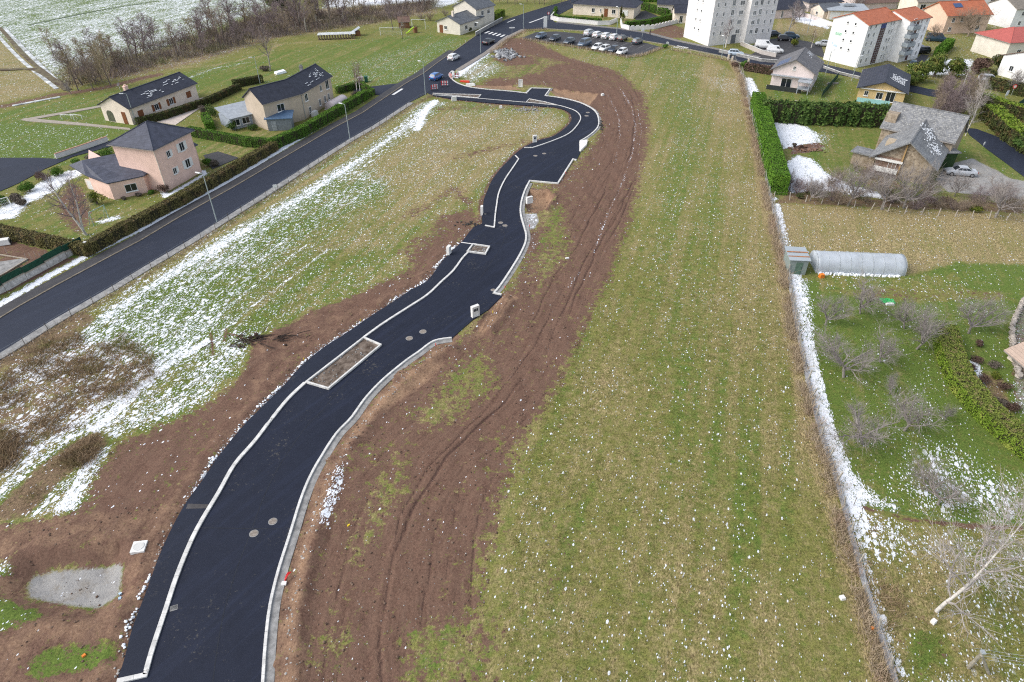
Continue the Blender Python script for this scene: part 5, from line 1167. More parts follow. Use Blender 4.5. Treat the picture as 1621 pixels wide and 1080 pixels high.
def gable(root, path, W, h, hr, wm, rm, oe=.35, og=.3, th=.16, wall='wall', roof='roof'):
    """walls and two-slope roof along a ridge line (local xy); returns roof object"""
    L = offset(path, W/2); Rr = offset(path, -W/2); n = len(path); sl = (hr-h)/(W/2)
    b = MB(); vs = []
    for i in range(n): vs += [(*Rr[i], -.2), (*Rr[i], h), (*path[i], hr), (*L[i], h), (*L[i], -.2)]
    fs = []
    for i in range(n-1):
        a, c = 5*i, 5*i+5
        fs += [(a, c, c+1, a+1), (a+1, c+1, c+2, a+2), (a+2, c+2, c+3, a+3), (a+3, c+3, c+4, a+4)]
    fs += [(0, 1, 2, 3, 4), (5*n-1, 5*n-2, 5*n-3, 5*n-4, 5*n-5)]
    b.add(vs, fs); b.build(wall, wm, root)
    ex = [tuple(p) for p in path]
    def ext(p, q, d): l = math.hypot(p[0]-q[0], p[1]-q[1]); return (p[0]+(p[0]-q[0])/l*d, p[1]+(p[1]-q[1])/l*d)
    ex[0] = ext(path[0], path[1], og); ex[-1] = ext(path[-1], path[-2], og)
    Lo = offset(ex, W/2+oe); Ro = offset(ex, -W/2-oe); ze = h-oe*sl+.02; b = MB()
    for side, O in ((0, Ro), (1, Lo)):
        vs = []
        for i in range(n): vs += [(*O[i], ze), (*O[i], ze+th), (*ex[i], hr+th+.02), (*ex[i], hr+.02)]
        fs = []
        for i in range(n-1):
            a, c = 4*i, 4*i+4; q = [(a, c, c+1, a+1), (a+1, c+1, c+2, a+2), (a+3, a, c, c+3)]
            fs += q if side == 0 else [f[::-1] for f in q]
        q = [(0, 1, 2, 3), (4*n-1, 4*n-2, 4*n-3, 4*n-4)]; fs += q if side == 0 else [f[::-1] for f in q]
        b.add(vs, fs)
    ro = b.build(roof, rm, root)
    g = MB()
    for O in (Ro, Lo): g.strip(O, .05, .05, ze-.02, ze+.09)
    g.build('gutter', M('gutter', (.30, .27, .25), .6, .2), ro)
    rc = MB(); rc.strip(ex, .11, .11, hr+th-.04, hr+th+.07); rc.build('ridge_cap', rm, ro)
    return ro
def hip(root, L, W, h, hr, rl, wm, rm, oe=.4, th=.15, c=(0, 0), wall='wall', roof='roof'):
    x0, y0 = c; b = MB(); b.prism([(x0-L/2, y0-W/2), (x0+L/2, y0-W/2), (x0+L/2, y0+W/2), (x0-L/2, y0+W/2)], -.2, h); b.build(wall, wm, root)
    E_ = [(x0-L/2-oe, y0-W/2-oe), (x0+L/2+oe, y0-W/2-oe), (x0+L/2+oe, y0+W/2+oe), (x0-L/2-oe, y0+W/2+oe)]; ze = h-.1
    b = MB(); vs = [(*p, ze) for p in E_]+[(*p, ze+th) for p in E_]+[(x0-rl/2, y0, hr+th), (x0+rl/2, y0, hr+th)]
    b.add(vs, [(3,2,1,0),(0,1,5,4),(1,2,6,5),(2,3,7,6),(3,0,4,7),(4,5,9,8),(6,7,8,9),(5,6,9),(7,4,8)])
    ro = b.build(roof, rm, root); g = MB()
    for i in range(4):
        a_, c_ = (8 if E_[i][0] < x0 else 9), 0; p = vs[4+i]; q = vs[a_]; g.tube([(p[0], p[1], p[2]+.03), (q[0], q[1], q[2]+.03)], .09, 5)
    g.build('ridge_cap', rm, ro); g = MB(); g.strip(E_+[E_[0]], .05, .05, ze-.03, ze+.07); g.build('gutter', M('gutter', (.30, .27, .25)), ro); return ro
def side(L, W, k, c=(0, 0)):
    x, y = c
    return {'y-': ((x-L/2, y-W/2), (1, 0), (0, -1), L), 'y+': ((x+L/2, y+W/2), (-1, 0), (0, 1), L), 'x-': ((x-L/2, y+W/2), (0, -1), (-1, 0), W), 'x+': ((x+L/2, y-W/2), (0, 1), (1, 0), W)}[k]
GLASSL = M('curtained window glass', (.17, .18, .195), .15, .5, .35, 0, c2=(.42, .43, .44))
def window(root, S, s, z, w_, h, shut=None, kind='pair', frame=None, t=.07, panes=2, name='window', gl=None):
    o, d, n, l = S; fm = frame or FRAMEW; b = MB(); f = .07
    b.face(o, d, n, s-w_/2, s+w_/2, z, z+f, -.02, t); b.face(o, d, n, s-w_/2, s+w_/2, z+h-f, z+h, -.02, t)
    for a in (s-w_/2, s+w_/2-f): b.face(o, d, n, a, a+f, z+f, z+h-f, -.02, t)
    for k in range(1, panes): b.face(o, d, n, s-w_/2+w_*k/panes-.025, s-w_/2+w_*k/panes+.025, z+f, z+h-f, -.02, t-.01)
    fr = b.build(name, fm, root)
    g = MB(); g.face(o, d, n, s-w_/2+f, s+w_/2-f, z+f, z+h-f, -.02, .022); g.build('pane', gl or GLASS, fr)
    q = MB(); q.face(o, d, n, s-w_/2-.08, s+w_/2+.08, z-.09, z-.002, -.02, .16); q.build('sill', fm, fr)
    if shut:
        if kind == 'closed':
            c = MB(); c.face(o, d, n, s-w_/2, s+w_/2, z+.0, z+h, t+.005, t+.05); c.build('shutter', shut, fr)
        else:
            for sg in ((-1, 1) if kind == 'pair' else (1,)):
                c = MB(); a = s+sg*(w_/2+.03); e = a+sg*w_*.52; c.face(o, d, n, min(a, e), max(a, e), z, z+h, .01, .06); c.build('shutter', shut, fr)
    return fr
def door(root, S, s, w_, h, m=SHUT_BR, name='door', z=0.0):
    o, d, n, l = S; b = MB(); b.face(o, d, n, s-w_/2, s+w_/2, z, z+h, -.02, .05)
    for k in range(3): b.face(o, d, n, s-w_/2+.08, s+w_/2-.08, z+.12+k*h*.31, z+h*.28+k*h*.31, .05, .065)
    r = b.build(name, m, root); c = MB(); c.face(o, d, n, s+w_*.34, s+w_*.40, z+.95, z+1.08, .065, .11); c.build('handle', DARKM, r); return r
def chimney(ro, x, y, z0, z1, w_, m):
    b = MB(); b.box((x, y, (z0+z1)/2), (w_, w_*.8, z1-z0)); b.box((x, y, z1+.04), (w_+.14, w_*.8+.14, .08)); b.box((x-w_*.2, y, z1+.2), (.2, .2, .26)); b.box((x+w_*.2, y, z1+.2), (.2, .2, .26)); return b.build('chimney', m, ro)
def snow_rows(root, o, d, up, n, rows, L, seed, fill=.6):
    """snow left in rows between the tiles of a slope; o/d/up 3-D vectors"""
    rg = random.Random(seed); b = MB(); o, d, up, n = Vector(o), Vector(d), Vector(up), Vector(n)
    for i in range(rows):
        s = 0; ph = rg.random()
        env = 1-abs((i+.5)/rows-.5)*1.2
        while s < L:
            l = rg.uniform(.3, 1.0); e2 = math.sin(PI*min(1, max(0, s/L)))
            if rg.random() < fill*env*(.3+e2*.7)*1.4:
                p = o+d*s+up*(i*.30)+n*.03; q = p+d*l; wv = up*rg.uniform(.05, .13)
                b.hexa([p, q, q+wv, p+wv, p+n*.035, q+n*.035, q+wv+n*.035, p+wv+n*.035])
            s += l*rg.uniform(.8, 1.3)
    return tag(b.build('snow_patch', SNOW, root), None, None, None, 'stuff')
def slope(W, h, hr, sgn):
    """unit up-slope vector and normal of the y- (sgn=-1) or y+ slope in house coordinates"""
    v = Vector((0, -sgn*W/2, hr-h)).normalized(); return v, Vector((0, sgn*(hr-h), W/2)).normalized()

def house(label, x, y, ang, L, W, h, hr, wm, rm, wins=(), oe=.4, og=.35, cat='house', name='house', hipr=None, group=None):
    r = thing(name, label, cat, (x, y, 0), R(ang), group)
    ro = hip(r, L, W, h, hr, hipr, wm, rm, oe) if hipr is not None else gable(r, [(-L/2, 0), (L/2, 0)], W, h, hr, wm, rm, oe, og)
    for q in wins:
        S = side(L, W, q[0])
        if q[1] == 'door': door(r, S, q[2], q[3], q[4], q[5] if len(q) > 5 else SHUT_BR)
        else: window(r, S, *q[1:])
    return r, ro

# long cream bungalow
r, ro = house('long cream bungalow with brown shutters and snow-streaked slate roof', -74.0, 137.6, 70, 18.2, 7.1, 3.2, 4.9, W_CREAM, SLATE, [
    ('y-', 2.4, .9, 1.3, 1.25, SHUT_BR, 'closed'), ('y-', 6.6, .9, 1.1, 1.25, SHUT_BR), ('y-', 10.6, .9, 1.1, 1.25, SHUT_BR), ('y-', 15.6, .9, 1.3, 1.25, SHUT_BR, 'closed'), ('x-', 'door', 5.4, 1.0, 2.3), ('x+', 3, .9, 1.2, 1.2)], .45, .3)
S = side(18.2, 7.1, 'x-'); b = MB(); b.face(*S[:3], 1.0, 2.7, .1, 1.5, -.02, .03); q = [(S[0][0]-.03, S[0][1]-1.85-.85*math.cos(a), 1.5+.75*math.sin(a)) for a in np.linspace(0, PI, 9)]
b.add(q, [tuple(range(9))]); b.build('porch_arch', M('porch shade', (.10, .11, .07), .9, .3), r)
chimney(ro, -4.6, .6, 4.2, 5.7, .75, W_PINK); b = MB(); b.tube([(-5.6, 1.0, 4.6), (-5.6, 1.0, 6.6)], .03, 5)
for k in range(4): b.tube([(-5.9, 1.0, 6.2+k*.12), (-5.3, 1.0, 6.2+k*.12)], .02, 4)
b.build('antenna', GALV, ro)
v, n = slope(7.1, 3.2, 4.9, -1); snow_rows(ro, (-4.5, -3.2, 3.60), (1, 0, 0), v, n, 6, 5.5, 3, .6); snow_rows(ro, (1.5, -2.6, 3.85), (1, 0, 0), v, n, 8, 6.5, 4, .25)
b = MB(); b.prism([(-7.2, 3.6), (-3.2, 3.6), (-3.2, 5.4), (-7.2, 5.4)], -.1, 3.0); b.build('rear_wing', W_PALE, r)
# beige two-wing house
r = thing('house', 'beige two-storey house with two angled wings and slate roof', 'house', (-44.6, 132.6, 0), 0)
pth = [(-48.9-(-44.6), 126.6-132.6), (-43.9+44.6, 132.6-132.6), (-41.0+44.6, 144.0-132.6)]
ro = gable(r, pth, 6.2, 5.1, 7.1, W_TAN, SLATE, .35, .3)
def seg_side(path, W, i, right=True):
    (x0, y0), (x1, y1) = offset(path, -W/2)[i:i+2]; l = math.hypot(x1-x0, y1-y0); d = ((x1-x0)/l, (y1-y0)/l); return ((x0, y0), d, (d[1], -d[0]), l)
S0, S1 = seg_side(pth, 6.2, 0), seg_side(pth, 6.2, 1)
window(r, S0, S0[3]*.42, 2.8, 1.6, 1.4); 
for s_, z, w_, h_ in ((.13, 3.1, 1.1, 1.4), (.62, 3.3, .8, 1.2), (.84, 3.0, 1.3, 1.9), (.18, .5, .9, 1.3), (.52, .8, .8, 1.3), (.70, .8, .8, 1.3), (.83, .8, .8, 1.3)): window(r, S1, S1[3]*s_, z, w_, h_)
chimney(ro, 1.9, 7.0, 6.3, 7.9, .6, CONC_G)
b = MB(); b.tube([(S1[0][0]+S1[2][0]*.08, S1[0][1]+S1[2][1]*.08, .1), (S1[0][0]+S1[2][0]*.08, S1[0][1]+S1[2][1]*.08, 5.0)], .06, 6); b.build('downpipe', GALV, r)
dv = Vector((S1[1][0], S1[1][1], 0)); nv = Vector((S1[2][0], S1[2][1], 0)); up = (-nv*3.1+Vector((0, 0, 2.0))).normalized(); nn = up.cross(dv)*-1
if nn.z < 0: nn = -nn
snow_rows(ro, Vector((*S1[0], 5.33))+dv*3.4+nv*.05, dv, up, nn, 4, 4, 6, .3); snow_rows(ro, Vector((*S1[0], 5.33))+dv*6.4+up*.5, dv, up, nn, 8, 4.6, 7, .5)
r = thing('annexe', 'low annexe with pale grey lean-to roof beside the beige house', 'annexe', (*at(383, 196), 0), R(45))
b = MB(); b.prism([(-3, -2.2), (3.2, -2.2), (3.2, 2.6), (-3, 2.6)], -.1, 2.1); b.build('wall', M('annexe glazing', (.36, .40, .46), .4, .2), r); b = MB(); b.hexa([(-3.4, -2.8, 2.15), (3.5, -2.8, 2.15), (3.5, 2.9, 3.1), (-3.4, 2.9, 3.1), (-3.4, -2.8, 2.27), (3.5, -2.8, 2.27), (3.5, 2.9, 3.22), (-3.4, 2.9, 3.22)]); b.build('roof', METALG, r)
S = ((-3, -2.2), (1, 0), (0, -1), 6.2); 
for k in range(3): window(r, S, 1.0+k*2.0, .6, 1.5, 1.2)
r = thing('garden_shed', 'grey garden shed with blue-grey mono-pitch roof', 'shed', (*at(446, 203), 0), R(8))
b = MB(); b.box((0, 0, 1.05), (4.4, 2.6, 2.3)); b.build('wall', M('grey shed boards', (.20, .225, .25), .8, .2, 3), r); b = MB(); b.hexa([(-2.6, -1.6, 2.2), (2.6, -1.6, 2.2), (2.6, 1.7, 2.75), (-2.6, 1.7, 2.75), (-2.6, -1.6, 2.32), (2.6, -1.6, 2.32), (2.6, 1.7, 2.87), (-2.6, 1.7, 2.87)]); b.build('roof', METALB, r)
door(r, ((-2.2, -1.3), (1, 0), (0, -1), 4.4), 1.2, .9, 1.8, M('grey door', (.30, .33, .36), .7))
def half_tunnel(r, L, rad, h, m, name, a0=0.0, ends=True, seg=12, rings=14):
    b = MB(); vs = []
    for i in range(rings+1):
        x = -L/2+L*i/rings; bul = .012*(1 if i % 2 else -1)
        for k in range(seg+1):
            a = PI*k/seg; vs.append((x, -math.cos(a)*(rad+bul), math.sin(a)**.7*(h+bul)))
    fs = [(i*(seg+1)+k, (i+1)*(seg+1)+k, (i+1)*(seg+1)+k+1, i*(seg+1)+k+1) for i in range(rings) for k in range(seg)]
    if ends: fs += [tuple(range(seg+1)), tuple(range(rings*(seg+1)+seg, rings*(seg+1)-1, -1))]
    b.add(vs, fs); return b.build(name, m, r, True)
r = thing('covered_pool', 'pale pink snow-dusted vaulted cover beside the beige house', 'cover', (*at(534, 169), 0), R(72)); half_tunnel(r, 5.4, 1.3, 1.75, M('pale cover', (.66, .57, .56), .6, .1), 'cover', ends=True); b = MB(); b.box((0, 0, .05), (5.5, 2.8, .2)); b.build('base', CONC_W, r)
chunk(499, 184, (1.4, .9, 1.0), 70, CONC_W, 'garden_chest', 'white garden chest beside the hedge of the beige house', 'chest')
chunk(444, 116, (2.6, 1.6, .5), 40, SNOW, 'covered_trampoline', 'white snow-covered oval cover behind the beige house', 'cover')
# pink house
r, ro = house('pink two-storey house with blue-grey hipped roof and white shutters', -56.5, 101.6, 73.3, 8.4, 7.6, 6.9, 9.2, W_PINK, SLATE2, [
    ('y-', 2.6, 4.7, .8, 1.0, SHUT_W, 'right'), ('y-', 5.7, 4.6, 1.05, 1.35, SHUT_W), ('y-', 5.9, 1.8, 1.05, 1.35, SHUT_W), ('y-', 2.8, 1.9, .8, 1.0, SHUT_W, 'right'), ('x+', 3.5, 4.6, 1.0, 1.3)], .5, hipr=.3)
b = MB(); b.tube([(-4.2-.06, -3.86, .1), (-4.2-.06, -3.86, 6.7)], .06, 6); b.build('downpipe', W_CREAM, r)
b = MB(); b.prism([(4.15, -1.2), (7.2, -1.2), (7.2, 3.4), (4.15, 3.4)], -.1, 3.1); b.build('side_wing', W_PINK, r); b = MB(); b.hexa([(4.0, -1.6, 3.15), (7.6, -1.6, 3.15), (7.6, 3.8, 3.15), (4.0, 3.8, 3.15), (4.0, -.2, 4.6), (6.6, -.2, 4.6), (6.6, 2.6, 4.6), (4.0, 2.6, 4.6)]); b.build('side_roof', SLATE2, r)
ca, sa = math.cos(R(-73.3)), math.sin(R(-73.3))
def loc(px, py, z=0): x, y = at(px, py, z); x += 56.5; y -= 101.6; return (x*ca-y*sa, x*sa+y*ca)
EV = [loc(135.5, 278, 2.75), loc(170, 291, 2.75), loc(229, 278.5, 2.75), loc(246.6, 259.5, 2.75)]; RG = [loc(129, 254, 3.9), loc(206, 239, 4.3)]
cen = (sum(p[0] for p in EV)/4, sum(p[1] for p in EV)/4+1)
base = [(p[0]*.93+cen[0]*.07, p[1]*.93+cen[1]*.07) for p in EV]+[(-4.0, -1.5), (-4.0, 3.2), loc(150, 262, 0)]
b = MB(); b.prism(base, -.1, 2.72); b.build('wing_wall', W_PINK, r)
b = MB(); far = [(RG[1][0], RG[1][1]+3.2), (RG[0][0], RG[0][1]+3.0)]
vs = [(*EV[0], 2.8), (*EV[1], 2.8), (*EV[2], 2.8), (*EV[3], 2.9), (*RG[1], 4.35), (*RG[0], 3.9), (*far[0], 2.8), (*far[1], 2.8)]; nb_ = len(vs); vs += [(x, y, z-.14) for x, y, z in vs]
b.add(vs, [(0, 1, 2), (0, 2, 4, 5), (2, 3, 4), (5, 4, 6, 7), (0, 5, 7), (8, 9, 1, 0), (9, 10, 2, 1), (10, 11, 3, 2), (8, 0, 7, 15), (15, 14, 13, 12, 11, 10, 9, 8)]); b.build('wing_roof', SLATE2, r)
x0, y0 = base[1]; x1, y1 = base[2]; l = math.hypot(x1-x0, y1-y0); d = ((x1-x0)/l, (y1-y0)/l)
window(r, ((x0, y0), d, (d[1], -d[0]), l), l*.56, .75, 1.7, 1.2, None)
b = MB(); b.box((RG[1][0]+.3, RG[1][1]-.5, 4.5), (.3, .3, .6)); b.build('vent_pipe', CONC_W, r)
r = thing('terrace_wall', 'low pale wall with white gate at the left end of the pink house', 'wall', (*at(150, 300), 0), R(-20)); b = MB(); b.box((0, 0, .7), (2.6, .2, 1.7)); b.build('wall', W_CREAM, r); b = MB(); b.box((0, -.14, .7), (1.8, .06, 1.4)); b.build('gate', FRAMEW, r)
# grey-roofed house at the top
r, ro = house('cream bungalow with grey roof and chimney at the top of the picture', -15.3, 212.6, 60, 12.5, 8.0, 2.9, 4.5, W_LITE, GREYM, [('y-', 3.2, .9, 1.3, 1.2), ('y-', 8.2, .9, 1.3, 1.2), ('x-', 3.0, 1.0, 1.0, 1.0), ('x-', 'door', 1.4, 1.2, 2.1)], .4)
chimney(ro, -4.6, -.6, 4.0, 5.6, .7, W_CREAM)
r2 = thing('house', 'two-storey cream house block with grey gable roof behind the bungalow', 'house', (-11.5, 220.0, 0), R(55)); gable(r2, [(-4.5, 0), (4.5, 0)], 8.5, 5.2, 7.2, W_LITE, GREYM, .4, .3)
for s_ in (3.0, 6.0): window(r2, side(9, 8.5, 'y-'), s_, 3.2, 1.2, 1.2)
# villa at the top with white wall
ux, uy = at(905, 24); r = thing('house', 'cream villa with dark hipped roof, arcade and brown door', 'house', (31.0, 236.5, 0), R(-21))
b = MB(); 
ro = hip(r, 20.0, 10.5, 3.2, 5.6, 11, W_CREAM, SLATE, .5)
S = side(20, 10.5, 'y-')
door(r, S, 11.0, 1.2, 2.4); window(r, S, 6.8, 1.0, 1.0, 1.3); window(r, S, 13.5, 1.0, 1.2, 1.3); window(r, S, 9.2, 1.3, .5, .9); window(r, S, 17.2, .9, 1.8, 1.4, SHUT_W, 'closed'); S = side(20, 10.5, 'x-')
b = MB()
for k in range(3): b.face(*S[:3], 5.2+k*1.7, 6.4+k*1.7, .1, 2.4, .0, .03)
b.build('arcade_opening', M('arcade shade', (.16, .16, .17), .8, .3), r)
for s_ in (2, 5, 8): 
    pass
def wall_thing(line, label, h, m, w_=.22, cap=None, name='garden_wall', steps=False):
    L = pts(line); x0, y0 = L[0]; L = [(x-x0, y-y0) for x, y in L]; r = thing(name, label, 'wall', (x0, y0, 0)); b = MB()
    b.strip(L, w_/2, w_/2, -.2, h)
    if steps:
        for k, (x, y, a) in enumerate(walk(L, 1.6, .8)): b.box((x, y, h+.12), (.8, w_*.98, .3), a)
    b.build('wall', m, r); c = MB(); c.strip(L, w_/2+.05, w_/2+.05, h+.003, h+.07); 
    if not steps: c.build('coping', cap or CONC, r)
    return r
WW = wall_m('white garden wall', (.74, .72, .70))
wall_thing([(877,25),(872,31),(884,34),(946,40),(965,39.5),(976,35)], 'curved white garden wall in front of the cream villa', 1.1, WW)
wall_thing([(982,36),(984,45),(996,48)], 'short white wall at the villa driveway', 1.2, WW)
wall_thing([(997,48),(1035,46),(1072,37)], 'white wall with stepped top below the hedge', 1.0, WW, steps=True)
wall_thing([(753,57),(772,46),(795,33)], 'grey roadside wall below the grey-roofed house', 1.0, CONC_G)
wall_thing([(89,251),(125,239),(171,223)], 'white lane wall with terracotta coping behind the pink house', .8, WW, cap=M('terracotta coping', (.42, .24, .17), .9, .2))
wall_thing([(1138,83),(1205,98),(1230,100),(1262,103)], 'low wall along the street below the solar-roofed house', .7, CONC_G)
wall_thing([(1172,72),(1205,86),(1228,91)], 'pale wall below the white vans', 1.0, M('pale retaining wall', (.46, .42, .39), .9, .15))
wall_thing([(1255,21),(1285,30),(1318,42)], 'long pinkish wall between yard and back gardens', 1.0, W_PALE)
wall_thing([(1303,108),(1330,118),(1360,125)], 'low kerb wall beside the street under the white gable', .5, CONC_G)
# apartment blocks
def flats(label, x, y, ang, L, W, h, hr, rm, wm, cols, wins_g, x2, L2, off, extra=None, fl=2.35, plain=False):
    r = thing('apartment_block', label, 'apartment block', (x, y, 0), R(ang))
    ro = gable(r, [(-L/2, 0), (L/2, 0)], W, h, hr, wm, rm, .35, .3)
    c2 = (L/2+L2/2, -off); nb2 = [(L/2+.01, -off), (L/2+L2, -off)]
    ro2 = gable(r, nb2, W, h, hr-.25, wm, rm, .35, .3)
    S, S2, SX = side(L, W, 'y-'), ((L/2, -off-W/2), (1, 0), (0, -1), L2), side(L, W, 'x-')
    for f in range(4 if plain else 5):
        z = .9+f*fl*(h/(5*fl))
        if plain: z = .9+1.6+f*fl
        for s_, w_, hh in cols[0]: window(r, S, s_, z, w_*.86, hh*.85, None, panes=2 if w_ > .9 else 1, gl=GLASSL)
        for s_, w_, hh in cols[1]: window(r, S2, s_, z, w_*.86, hh*.85, None, panes=2 if w_ > .9 else 1, gl=GLASSL)
        if f >= 1 or plain:
            for s_ in wins_g: window(r, SX, s_, z+.4, .55, .6, None, panes=1)
    return r, S, S2, SX
STW = M('dark red stair glazing', (.075, .030, .032), .4, .3, 5); STB = M('blue stair panel', (.03, .05, .20), .4)
r, S, S2, SX = flats('white five-storey apartment block with orange-red roof and green lettering', 87.6, 177.3, 32.4, 12.8, 9.6, 9.6, 11.4, REDT, W_WHITE,
   [[(1.0, .8, 1.2), (3.1, .8, 1.2), (9.2, .7, 1.2), (10.3, .7, 1.2)], [(2.0, 1.4, 1.6), (4.9, .8, 1.2), (7.2, .8, 1.2)]], (4.1, 6.2), 0, 8.6, 2.6)
b = MB(); b.face(*S[:3], 5.3, 7.3, .2, 8.3, -.02, .06); b.build('stair_glazing', STW, r); b = MB(); b.face(*S[:3], 5.3, 7.3, 8.32, 9.4, -.02, .07); b.build('stair_panel', STB, r)
b = MB(); 
for k in range(14): b.face(*S[:3], 5.3, 7.3, .5+k*.56, .56+k*.56, .062, .09)
b.face(*S[:3], 5.95, 6.0, .2, 8.3, .062, .09); b.face(*S[:3], 6.65, 6.7, .2, 8.3, .062, .09); b.build('glazing_bars', GALV, r)
b = MB(); b.face(*S2[:3], 3.0, 4.0, .2, 9.2, -.02, .05); b.build('stair_glazing', STW, r)
for f in range(1, 5):
    z = f*1.92; b = MB(); b.face(*S2[:3], -.6, 2.8, z, z+.14, -.02, 1.5); b.build('balcony_slab', CONC_G, r)
    b = MB(); b.face(*S2[:3], -.6, 2.8, z+.14, z+1.0, 1.42, 1.48); b.face(*S2[:3], -.6, -.54, z+.14, z+1.0, .0, 1.42); b.face(*S2[:3], 2.74, 2.8, z+.14, z+1.0, .0, 1.42); b.build('balcony_rail', M('grey balcony panels', (.30, .34, .37), .4, .2), r)
GRN = M('faded green lettering', (.22, .55, .33), .8, .1)
b = MB(); s0 = 1.5
for k in range(5):
    s_ = s0+k*.36; b.face(*SX[:3], s_, s_+.08, 6.1, 6.75, -.01, .03); b.face(*SX[:3], s_+.2, s_+.28, 6.1, 6.75, -.01, .03); b.face(*SX[:3], s_+.09, s_+.19, 6.62-(k % 2)*.28, 6.72-(k % 2)*.28, -.01, .03)
b.build('wall_lettering', GRN, r); b = MB(); b.face(*SX[:3], 1.2, 1.55, 3.9, 4.5, -.01, .03); b.face(*SX[:3], 1.8, 2.9, 3.5, 4.0, -.01, .025); b.build('wall_emblem', M('faded blue emblem', (.50, .62, .72), .8, .15), r)
r, S, S2, SX = flats('pale five-storey apartment block, left one of the two blocks', 56.1, 199.3, 22, 10.4, 11.8, 11.8, 14.2, BROWNT, W_APT,
   [[(1.2, .7, 1.2), (3.4, .7, 1.2), (6.2, 1.2, 1.7), (9.0, 1.7, 1.3)], [(1.6, 1.3, 1.3), (3.4, 1.1, 1.7), (5.6, .7, 1.2), (7.6, .7, 1.2)]], (4.6, 6.6), 0, 8.8, 1.9, plain=True, fl=2.35)
b = MB(); b.face(*S[:3], 7.3, 8.8, .1, 2.3, -.02, .06); b.build('entrance', M('entrance glazing', (.14, .15, .17), .3), r)
# houses on the right of the field
SOLAR = M('solar panel', (.055, .095, .20), .2, .2, 4); 
r, ro = house('white house with grey roof and solar panels, gable towards the field', 64.7, 156.4, 62, 11.4, 8.6, 4.0, 6.3, W_PALE, GREYT, [('x-', 4.3, 4.2, .6, .8), ('x-', 3.3, .3, 2.2, 2.0), ('y-', 2.5, 1.2, 1.0, 1.2), ('y-', 7, 1.2, 1.0, 1.2)], .55, .6)
v, n = slope(8.6, 4.0, 6.3, 1); b = MB(); o = Vector((-5.0, 3.9, 4.27)); d = Vector((1, 0, 0)); p = [o, o+d*4.4, o+d*4.4+v*2.6, o+v*2.6]; b.hexa([q+n*.06 for q in p]+[q+n*.14 for q in p]); b.build('solar_panel', SOLAR, ro)
v, n = slope(8.6, 4.0, 6.3, -1); snow_rows(ro, (2.3, -2.2, 5.25), (1, 0, 0), v, n, 5, 3.2, 9, .9)
b = MB(); b.box((-7.2, -3.0, 1.1), (2.6, 2.4, .12)); b.box((-7.2, -3.0, 2.6), (3.0, 2.8, .14)); 
for q in ((-8.4, -4.1), (-8.4, -1.9)): b.box((q[0], q[1], 1.3), (.14, .14, 2.6))
b.build('porch', METALG, r); b = MB(); b.face(*side(11.4, 8.6, 'x-')[:3], -.2, 8.4, 2.75, 2.9, 0, .8); b.build('canopy', METALG, r)
b = MB(); b.face(*side(11.4, 8.6, 'x-')[:3], -.4, 7.0, .05, 1.0, 2.0, 2.05); b.build('terrace_fence', DARKM, r)
r, ro = house('yellow house with dark slate roof and striped snow on it', 81.2, 148.6, 62.7, 14.5, 8.9, 2.6, 4.2, W_YEL, SLATE, [('x-', 1.6, 1.0, .8, 1.0), ('x-', 4.2, .6, 1.3, 1.4), ('x-', 6.3, .3, 1.7, 2.0)], .5, .9)
v, n = slope(8.9, 2.6, 4.2, -1)
b = MB()
for k in range(11):
    o = Vector((-3.8+k*.52, -4.35, 2.83)); d = Vector((.2, 0, 0))
    for j in range(9):
        if 1 <= j+k*.12 < 8.2 and random.random() < .8: a = o+v*(.42*j+.1*(k % 2)); c = a+v*.3; b.hexa([a+n*.05, a+d+n*.05, c+d+n*.05, c+n*.05, a+n*.09, a+d+n*.09, c+d+n*.09, c+n*.09])
tag(b.build('snow_patch', SNOW, ro), None, None, None, 'stuff')
b = MB(); b.face(*side(14.5, 8.9, 'x-')[:3], 0, 8.9, 2.45, 2.62, 0, .5); b.build('bargeboard', FRAMEW, r); b = MB(); b.face(*side(14.5, 8.9, 'x-')[:3], .2, 6.5, .02, .9, 1.6, 1.66); b.build('terrace_screen', M('turquoise screen', (.30, .55, .55), .5, .1), r)
# stone house
r = thing('stone_house', 'old rubble-stone house with grey stone-slate roof and snow on the cross gable', 'house', (71.1, 112.9, 0), R(-42))
ro = gable(r, [(-5.65, 0), (5.65, 0)], 6.6, 4.5, 7.6, STONEW, LAUZE, .5, .3, .2)
ca2, sa2 = math.cos(R(42)), math.sin(R(42))
def sl(x, y): x -= 71.1; y -= 112.9; return (x*ca2-y*sa2, x*sa2+y*ca2)
F0, F1 = sl(62.9, 101.6), sl(71.5, 113.4)
ro2 = gable(r, [F0, F1], 8.2, 3.3, 6.1, STONEW, LAUZE, .9, .9, .2)
dx, dy = F1[0]-F0[0], F1[1]-F0[1]; l = math.hypot(dx, dy); d = Vector((dx/l, dy/l, 0)); rt = Vector((d.y, -d.x, 0)); up = (-rt*4.1+Vector((0, 0, 2.8))).normalized(); nn = d.cross(up); nn = nn if nn.z > 0 else -nn
rg = random.Random(5); b = MB()
for (cs, cu, ss, su, n_) in ((8.6, 3.4, 1.0, .7, 60), (5.2, .9, 1.2, .8, 60), (7.0, 2.4, 1.2, .6, 25)):
    for k in range(n_):
        a = Vector((*F0, 3.3+.24))+rt*4.1+d*(cs+rg.gauss(0, ss))+up*(cu+rg.gauss(0, su))+nn*.04; w1 = rg.uniform(.12, .4); w2 = rg.uniform(.08, .25); q = [a, a+d*w1, a+d*w1+up*w2, a+up*w2]; b.hexa(q+[p+nn*.05 for p in q])
tag(b.build('snow_patch', SNOW, ro2), None, None, None, 'stuff')
